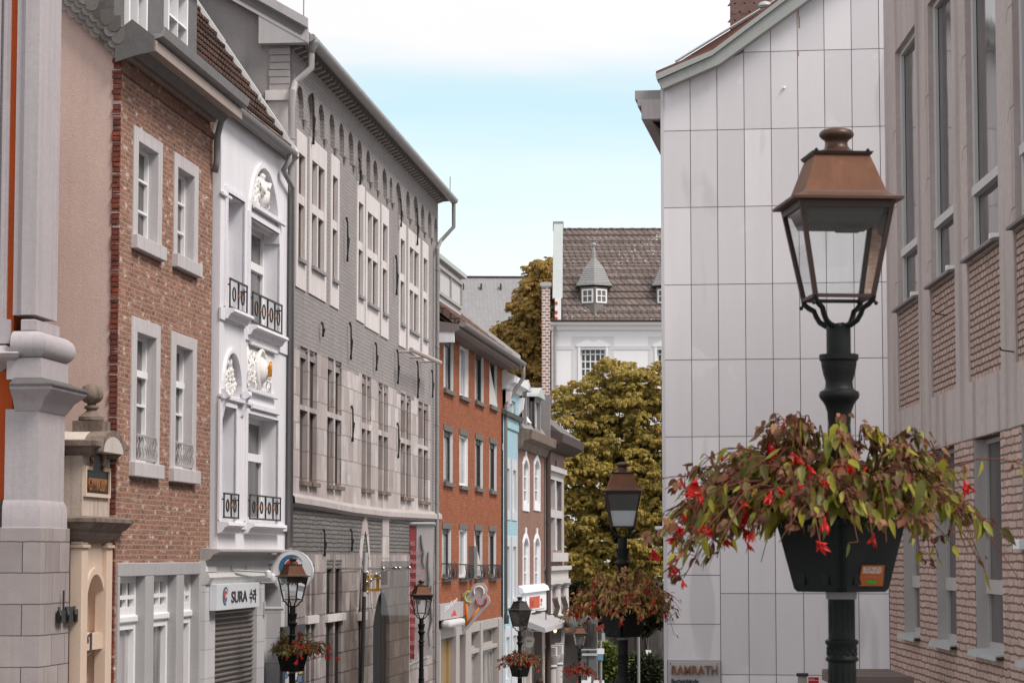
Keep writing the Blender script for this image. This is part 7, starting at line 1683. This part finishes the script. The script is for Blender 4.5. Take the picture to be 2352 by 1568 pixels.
for s_ in (-1, 1):
    MB().box(s_ * vw * .12, s_ * vw * .8, -.005, .06, vh * .72, vh * .93).obj('rear_window', glass_dark, van)
    MB().box(s_ * vw * .93, s_ * vw * .99, -.02, .05, .6, 1.25).obj('tail_lamp', plain('tail_lamp_red', (.35, .02, .02), .3), van)
    for y in (.9, 3.9):
        m = MB(); m.lathe([(.1, -.11), (.33, -.11), (.35, -.07), (.35, .07), (.33, .11), (.1, .11)], 0, 0, 18); w_ = m.obj('wheel', iron, van, True, auto=40); w_.location = (s_ * (vw - .14), y, .35); w_.rotation_euler = (0, R_(90), 0)
MB().box(-.26, .26, -.03, .0, .55, .67).obj('number_plate', white_frame, van); MB().box(-vw, vw, -.09, .1, .3, .5).obj('bumper', iron, van, bevel=.03)
MB().box(-vw * .1, vw * .25, -.035, -.0, vh * .40, vh * .45).obj('pale_label', white_frame, body)
# posts with small signs
def sign_post(px, D, py_top, label, plates, name='sign_post', r=.035, mat=None):
    p = at_depth(px, py_top, D); g = ground_z(D); o = empty(name, (p.x, D, g), 0, label, 'post'); MB().tube([(0, 0, -.05), (0, 0, p.z - g)], r, 8).obj('pole', mat or zinc, o, True, auto=40)
    for (y0, y1, w, mt, nm) in plates:
        z1, z0 = at_depth(px, y0, D).z - g, at_depth(px, y1, D).z - g; MB().box(-w / 2, w / 2, -.06, -.03, z0, z1).obj(nm, mt, o)
    return o
sp3 = sign_post(1379.5, 62, 1470, 'grey post with a white notice above a small blue plate', ((1488, 1501, .17, white_frame, 'white_plate'), (1502, 1515, .12, plain('pale_blue_plate', (.14, .30, .42), .5), 'blue_plate')))
sign_post(1466.5, 64, 1462, 'plain grey post to the right of the lamp before the chestnut', ())
sign_post(1357, 60, 1548, 'thin grey post rising from the white bench backs', ()) if False else None
# plant tags hanging at the rusty planter
pt_ = at_depth(1378, 1446, 27.75); tg = empty('plant_tag', (pt_.x, 27.75, pt_.z), R_(15), 'red and white plant tag hanging from the planter before the chestnut', 'tag')
MB().hexa([(-.05, 0, -.02), (.05, 0, .02), (.05, .004, .02), (-.05, .004, -.02)], [(-.055, 0, .03), (.045, 0, .07), (.045, .004, .07), (-.055, .004, .03)]).obj('label_card', plain('tag_red', (.5, .10, .09), .6), tg)
MB().box(.02, .055, -.004, 0, -.12, -.03).tube([(.037, 0, -.03), (.02, 0, .02)], .003, 4).obj('tag_card', white_frame, tg)
# white railing
rp0 = at_depth(1445, 1535, 104); rp1 = at_depth(1531, 1540, 104); g = ground_z(104); zt_ = rp0.z - g
rl = empty('white_railing', (rp0.x, 104, g), 0, 'white metal railing with one tall post beside the panel wall', 'railing'); m = MB(); L_ = rp1.x - rp0.x
m.box(0, L_ + 2, -.06, .06, zt_ - .12, zt_); m.box(0, L_ + 2, -.05, .05, zt_ - 1.0, zt_ - .92); m.obj('rail', white_frame, rl)
for x in (0.05, L_ * .48, L_ + 1.9): MB().box(x - .05, x + .05, -.05, .05, 0, zt_ - .12).obj('post', white_frame, rl)
tp = at_depth(1489, 1492, 104); MB().box(tp.x - rp0.x - .11, tp.x - rp0.x + .11, -.07, .07, zt_, tp.z - g).obj('tall_post', white_frame, rl)
# white slatted bench backs just reaching into the picture
for i, (px0, px1) in enumerate(((1335, 1357), (1363, 1388))):
    a = at_depth(px0, 1561, 70); b = at_depth(px1, 1561, 70); g = ground_z(70); zt_ = a.z - g
    bn_ = empty('garden_bench', ((a.x + b.x) / 2, 70, g), 0, ('white slatted bench back at the lower edge, left one of two', 'white slatted bench back at the lower edge, right one of two')[i], 'bench', 'white bench backs'); w = (b.x - a.x) / 2
    zz = min(zt_, 1.25); bn_.location.z = g + (zt_ - zz); m = MB(); m.box(-w, w, -.02, .02, zz - .12, zz - .05); m.box(-w, w, -.02, .02, .5, .56)
    for k in range(6): x = -w + .03 + (2 * w - .06) * k / 5; m.box(x - .02, x + .02, -.015, .015, .56, zz)
    m.obj('backrest', white_frame, bn_); MB().box(-w, w, -.5, .0, .42, .47).obj('seat', white_frame, bn_)
    for sx in (-1, 1):
        for y in (-.45, -.03): MB().box(sx * w - .03, sx * w + .03, y - .03, y + .03, -(bn_.location.z - g), .42).obj('leg', white_frame, bn_)
# bicycle
bp = at_depth(1318, 1550, 88); g = ground_z(88)
bk = empty('bicycle', (bp.x, 88, g + .0), R_(20), 'dark bicycle parked by the shrubs', 'bicycle')
for x in (-.55, .55):
    m = MB(); m.tube([(x + .34 * math.cos(a), 0, .35 + .34 * math.sin(a)) for a in [k * math.pi / 12 for k in range(25)]], .02, 6, False); wv = m.obj('wheel', iron, bk, True)
    m = MB()
    for k in range(8): m.tube([(x, 0, .35), (x + .33 * math.cos(k * .785), 0, .35 + .33 * math.sin(k * .785))], .004, 4)
    m.obj('spokes', zinc, wv)
m = MB()
for a, b in (((-.55, 0, .35), (-.15, 0, .3)), ((-.15, 0, .3), (-.25, 0, .85)), ((-.55, 0, .35), (-.22, 0, .75)), ((-.15, 0, .3), (.4, 0, .8)), ((-.22, 0, .75), (.4, 0, .85)), ((.38, 0, 1.0), (.55, 0, .35))): m.tube([a, b], .018, 6)
m.obj('frame', iron, bk); MB().tube([(.3, -.28, 1.02), (.38, -.1, 1.05), (.38, .1, 1.05), (.3, .28, 1.02)], .014, 6).obj('handlebar', zinc, bk); MB().ext([(-.38, .88), (-.1, .88), (-.12, .93), (-.38, .95)], -.06, .06).obj('saddle', iron, bk)
# ---- passer-by: only the crown of the head reaches into the picture
PD = 74.0; pp = at_depth(1239.5, 1557.5, PD); g = ground_z(PD); hgt = pp.z - g
per = empty('person', (pp.x, PD, g), R_(15), 'brown haired passer-by whose head just shows below the black roofed lamp', 'person')
def skin_fig(name, verts, edges, radii, mat, parent, root_i=0, lv=2):
    me = bpy.data.meshes.new(name); me.from_pydata(verts, edges, []); o = bpy.data.objects.new(name, me); COL.objects.link(o)
    o.modifiers.new('skin', 'SKIN'); bm = bmesh.new(); bm.from_mesh(me); ly = bm.verts.layers.skin.verify()
    for v_, r in zip(bm.verts, radii): v_[ly].radius = r if isinstance(r, tuple) else (r, r); v_[ly].use_root = (v_.index == root_i)
    bm.to_mesh(me); bm.free(); sb = o.modifiers.new('sub', 'SUBSURF'); sb.levels = lv; sb.render_levels = lv; me.materials.append(mat); o.parent = parent
    return o
k = hgt / 1.70
V = [(0, 0, .95), (0, .0, 1.12), (0, .0, 1.32), (0, .0, 1.44), (0, -.01, 1.50), (0, -.015, 1.56), (0, -.02, 1.63),
     (.09, 0, .9), (.10, -.03, .5), (.10, .04, .08), (.10, -.12, .04), (-.09, 0, .9), (-.10, .06, .5), (-.10, .22, .1), (-.10, .1, .04),
     (.17, .0, 1.40), (.22, .03, 1.12), (.23, -.06, .88), (.23, -.10, .80), (-.17, .0, 1.40), (-.22, .0, 1.12), (-.22, -.10, .90), (-.22, -.14, .82)]
E = [(0, 1), (1, 2), (2, 3), (3, 4), (4, 5), (5, 6), (0, 7), (7, 8), (8, 9), (9, 10), (0, 11), (11, 12), (12, 13), (13, 14), (3, 15), (15, 16), (16, 17), (17, 18), (3, 19), (19, 20), (20, 21), (21, 22)]
RR = [(.14, .11), (.12, .1), (.15, .11), (.12, .09), .052, (.075, .085), (.078, .095), .085, .06, .042, .035, .085, .06, .042, .035, .055, .042, .034, .03, .055, .042, .034, .03]
skin_fig('body', [tuple(c * k for c in v_) for v_ in V], E, [tuple(c * k for c in r) if isinstance(r, tuple) else r * k for r in RR], plain('skin', (.50, .30, .22), .6, .08), per)
hairm = plain('brown_hair', (.055, .028, .02), .6, .3, 30)
m = MB(); m.ball((0, .005 * k, 1.60 * k), .118 * k, 18, 12, 1.0); hr = m.obj('hair', hairm, per, True); 
m = MB(); m.tube([(0, .05 * k, 1.56 * k), (0, .085 * k, 1.48 * k), (0, .08 * k, 1.38 * k)], [.09 * k, .075 * k, .03 * k], 10); m.obj('hair_length', hairm, per, True)
coat = plain('dark_coat', (.05, .045, .055), .85, .15, 6)
cv = [i for i in (0, 1, 2, 3, 15, 16, 17, 19, 20, 21)]; ix = {a: b for b, a in enumerate(cv)}
skin_fig('coat', [tuple(c * k for c in V[i]) for i in cv], [(ix[a], ix[b]) for a, b in E if a in ix and b in ix], [tuple(c * k * 1.18 for c in RR[i]) if isinstance(RR[i], tuple) else RR[i] * k * 1.3 for i in cv], coat, per)
tv = [0, 7, 8, 9, 11, 12, 13]; ix = {a: b for b, a in enumerate(tv)}
skin_fig('trousers', [tuple(c * k for c in V[i]) for i in tv], [(ix[a], ix[b]) for a, b in E if a in ix and b in ix], [tuple(c * k * 1.08 for c in RR[i]) if isinstance(RR[i], tuple) else RR[i] * k * 1.18 for i in tv], plain('dark_trousers', (.04, .045, .06), .85), per)

# ---- ground
def gsheet(name, x0f, x1f, dz, mat, y0=-20, y1=400, step=5, th=0):
    m = MB(); ys = [y0 + (y1 - y0) * i / ((y1 - y0) // step) for i in range(int((y1 - y0) // step) + 1)]; vs = []
    for y in ys: vs += [(x0f(y), y, ground_z(y) + dz), (x1f(y), y, ground_z(y) + dz)]
    m.add(vs, [(2*i, 2*i+1, 2*i+3, 2*i+2) for i in range(len(ys) - 1)])
    if th:
        for s_ in (0, 1):
            o = len(m.v); e = [(vs[2*i+s_][0], vs[2*i+s_][1], vs[2*i+s_][2]) for i in range(len(ys))]; n = len(e); m.add(e + [(a, b, c - th) for a, b, c in e], [(i, i+1, i+1+n, i+n) for i in range(n-1)])
    return tag(m.obj(name, mat), None, None, None, 'structure')
gsheet('ground', lambda y: -400, lambda y: 400, -.20, plain('ground_earth', (.16, .14, .12), .95, .2, .5))
setts = brick('street_setts', (.16, .15, .15), (.12, .115, .115), (.06, .055, .055), .18, .13, .012, .2, None, 0, .7, .01)
cob = plain('cobbled_street', (.15, .14, .14), .85, .2, 6, 0, .5, 12)
lxf = lambda y: B.o.x + (y - B.o.y) * B.u.x / B.u.y
gsheet('street', lambda y: lxf(y) + 1.4, lambda y: max(lxf(y) + 5.6, 2.0 if y < 38 else 0), -.12, cob, -20, 120)
pav = plain('pavement_slabs', (.26, .25, .245), .85, .12, 4, 0, .3, 10)
gsheet('pavement', lambda y: lxf(y) - .4, lambda y: lxf(y) + 1.4, .0, pav, -20, 110, 5, .13)
gsheet('pavement', lambda y: (2.0 if y < 38 else lxf(y) + 5.6), lambda y: 6.5 + max(0, y - 38) * .1, .0, pav, -20, 110, 5, .13)

# ---- camera
cam = bpy.data.cameras.new('camera'); cam.sensor_width = 36; cam.lens = FPX / 2352 * 36; cam.clip_end = 2000; cam.clip_start = .1
co_ = bpy.data.objects.new('camera', cam); COL.objects.link(co_); co_.location = (0, 0, EYE); co_.rotation_euler = (math.pi / 2 + TH, 0, 0); SC.camera = co_
cam.dof.use_dof = True; cam.dof.focus_distance = 34; cam.dof.aperture_fstop = 11
# ---- sky and sun
SUN_EL, SUN_AZ = R_(52), R_(122)     # azimuth from +Y towards +X
w = bpy.data.worlds.new('World'); SC.world = w; w.use_nodes = True; nt = w.node_tree; nt.nodes.clear()
T = NT.__new__(NT); T.t = nt; T.n = nt.nodes
out = T.node('ShaderNodeOutputWorld'); bg = T.node('ShaderNodeBackground'); nt.links.new(bg.outputs[0], out.inputs[0])
sky = T.node('ShaderNodeTexSky'); sky.sky_type = 'NISHITA'; sky.sun_disc = False; sky.sun_elevation = SUN_EL; sky.sun_rotation = SUN_AZ; sky.air_density = 1.0; sky.dust_density = 1.5; sky.ozone_density = 1.5
gen = T.node('ShaderNodeTexCoord').outputs['Generated']
sp_n = T.node('ShaderNodeSeparateXYZ'); nt.links.new(gen, sp_n.inputs[0]); el = sp_n.outputs[2]
nz = T.noise(T.mapping(gen, (4.0, 4.0, 22.0), (.3, 0, .1)), 1.0, 5, .55)
elw = T.math('ADD', el, T.math('MULTIPLY', T.math('SUBTRACT', nz, .5), .075))
deck = T.ramp(elw, .172, .204)                      # cloud deck starting above about 11 degrees
hazef = T.ramp(elw, .186, .118)                       # milky air near the horizon
nz2 = T.ramp(T.noise(T.mapping(gen, (2.2, 2.2, 5.0), (1, 2, 0)), 1.0, 5, .6), .35, .65, .55, 1.0)
cloud = T.mix(nz2, (4.75, 4.75, 4.95), (5.5, 5.42, 5.5))
blue = T.mix(.8, sky.outputs[0], (3.2, 4.75, 5.15))
milky = T.mix(T.ramp(el, .06, .14), (5.4, 5.75, 5.9), (4.9, 5.55, 5.8))
c_ = T.mix(hazef, blue, milky); c_ = T.mix(deck, c_, cloud)
nt.links.new(c_, bg.inputs[0]); bg.inputs[1].default_value = .10
sl = bpy.data.lights.new('sun', 'SUN'); sl.energy = 1.9; sl.angle = R_(20); sl.color = (1.0, .93, .865)
so = bpy.data.objects.new('sun', sl); COL.objects.link(so)
dv = Vector((math.sin(SUN_AZ) * math.cos(SUN_EL), math.cos(SUN_AZ) * math.cos(SUN_EL), math.sin(SUN_EL))); so.rotation_euler = dv.to_track_quat('Z', 'Y').to_euler(); so.location = (20, 0, 40)
SC.view_settings.view_transform = 'Standard'; SC.view_settings.look = 'None'; SC.view_settings.exposure = 0.92; SC.view_settings.gamma = 1.0
SC.cycles.max_bounces = 8; SC.cycles.transparent_max_bounces = 16
